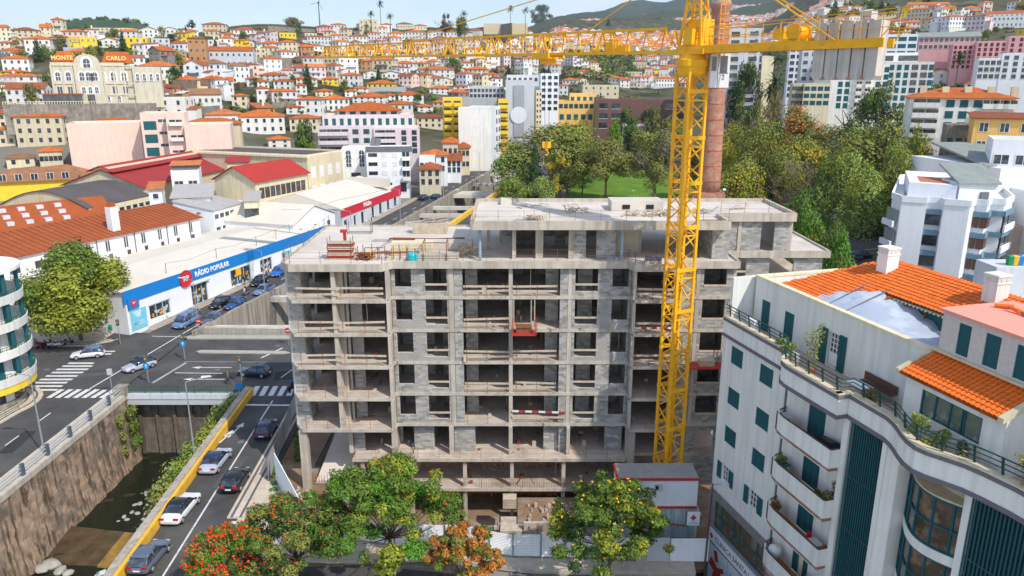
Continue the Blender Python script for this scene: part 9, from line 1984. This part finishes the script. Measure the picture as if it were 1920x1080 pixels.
def signal(px, py, lab, sg=True):
    x, y = atz(px, py, .1); r = thing('traffic_light', lab, 'traffic light', (x,y,.1)); b = B(); b.tube((0,0,0),(0,0,3.2),.06); b.build('pole', 'steel', r); b = B(); b.box(-.17,.17,-.14,.14,2.75,3.6); b.build('housing', mat('signal_green_grey', (.08,.14,.12), .5, .05), r)
    for k, c_ in enumerate(('red','ylw','green')): b = B(); b.box(-.08,.08,-.17,-.14,3.38-k*.26,3.54-k*.26); b.build('lens', c_, r)
    if sg: b = B(Matrix.Translation((0,-.1,2.25)) @ Matrix.Rotation(PI/2,4,'X')); b.lathe([(.01,-.02),(.42,-.02),(.42,.02),(.01,.02)],18); d_ = b.build('sign', 'sign_blue_', r) if 'sign_blue_' in M else b.build('sign', MATS['sign_blue'], r); b = B(); b.box(-.05,.05,-.14,-.125,2.0,2.35); b.face([(-.18,-.14,2.3),(.18,-.14,2.3),(0,-.14,2.55)]); b.build('arrow', 'whiteb', r)
signal(279,718,'traffic light with round blue arrow sign beside the stone post of the bridge'); signal(347,674,'traffic light with round blue arrow sign on the traffic island'); signal(454,720,'traffic light beside the dark blue car at the end of the bridge rail',False); signal(226,645,'traffic light in front of the cream annex',False); signal(66,718,'traffic light on the round pavement corner',False)
x, y = atz(212,741,.1); r = thing('signal_box', 'grey control box on a thin post beside the crossing', 'post', (x,y,.1)); b = B(); b.tube((0,0,0),(0,0,3),.05); b.build('post', 'steel', r); b = B(); b.box(-.25,.25,-.15,.15,2.6,3.3); b.build('box', 'alu', r)
for q in ((372,602,'red no entry sign at the corner of the river wall','bar'),(539,620,'red no entry sign left of the unfinished building','bar')): roundsign(q[0],q[1],2.2,.42,q[2],'bar',col='red')
roundsign(448,724,2.0,.42,'plain pale blue round sign at the end of the yellow parapet',None)
r = thing('litter_bin', 'green cylindrical litter bin at the street corner by the hoarding board', 'litter bin', (-21.6,62.6,.1)); b = B(); b.lathe([(.1,.1),(.25,.15),(.27,1.0),(.2,1.25),(.02,1.3)],12); b.build('bin', 'plastic', r)
wr_ = B(); A_ = (-52,104,8); 
for (a, c) in (((-38,160,11),(-20,200,12)),((-46,148,11),(-38,160,11)),((-30,190,11),(-22,215,13))):
    P_ = [Vector(a).lerp(Vector(c),t)+Vector((0,0,-2*t*(1-t)*1.2)) for t in np.linspace(0,1,8)]; wr_.path([tuple(p) for p in P_],.025,4)
wr_.build('cable', 'black', label='thin dark overhead cable strung above the red fascia store', cat='cable')
b = B()
for k in range(3): P_ = [Vector((-10.2,66.5,21.5)).lerp(Vector((-3.2,62.2,24.2)),t) for t in (0,1)]
b.path([(-4.2,64.4,21.8),(-3.4,62.3,24.0),(-2.9,60,25.5)],.03,4); b.build('rope', 'timber', label='slack rope rising from the timber heap to the upper roof', cat='rope')
rd = bpy.data.objects['road']; mh = B(); mh.lathe([(.01,0),(.34,0),(.34,.008),(.01,.008)],16); mhm = mh.mesh('manhole_cover', 'greyd')
for x, y in ((-52,66),(-50,92),(-28,70),(-24.6,61),(-38,90),(-27.5,52),(-60,90),(-47.5,98),(-33,99)): put('manhole_cover', mhm, rd, (x,y,.003))
ap = [M_ for M_ in (mat('fresh_asphalt', (.035,.035,.037), .9, .15, 1), mat('worn_asphalt', (.095,.092,.088), .9, .2, 1))]
for k, (x, y, w_, h_, a) in enumerate(((-51,70,1.4,5,.1),(-54,88,6,1.2,.3),(-36,88,3,2,.05),(-26.8,64,1.2,6,-.03),(-24.2,72,.9,8,-.04),(-28,55,1.0,4,0),(-48,94,2.2,1.6,.4),(-66,92,7,1.1,0),(-29,88,2,3,.2))):
    b = B(Matrix.Translation((x,y,0)) @ Matrix.Rotation(a,4,'Z')); b.box(-w_/2,w_/2,-h_/2,h_/2,-.02,.0035); b.build('asphalt_patch', ap[k%2], rd)
finish_labels()
hz_b = B(); hz_b.box(-14000, 14000, -300, 12500, -40, 1200)
hm = bpy.data.materials.new('haze_air'); hm.use_nodes = True; hm.node_tree.nodes.clear(); vo = nn(hm.node_tree, 'ShaderNodeVolumePrincipled'); vo.inputs['Density'].default_value = 7e-5; vo.inputs['Color'].default_value = (.80,.88,1,1); vo.inputs['Anisotropy'].default_value = .2
ho = nn(hm.node_tree, 'ShaderNodeOutputMaterial'); hm.node_tree.links.new(vo.outputs[0], ho.inputs['Volume']); hz_b.build('haze', hm, kind='stuff')
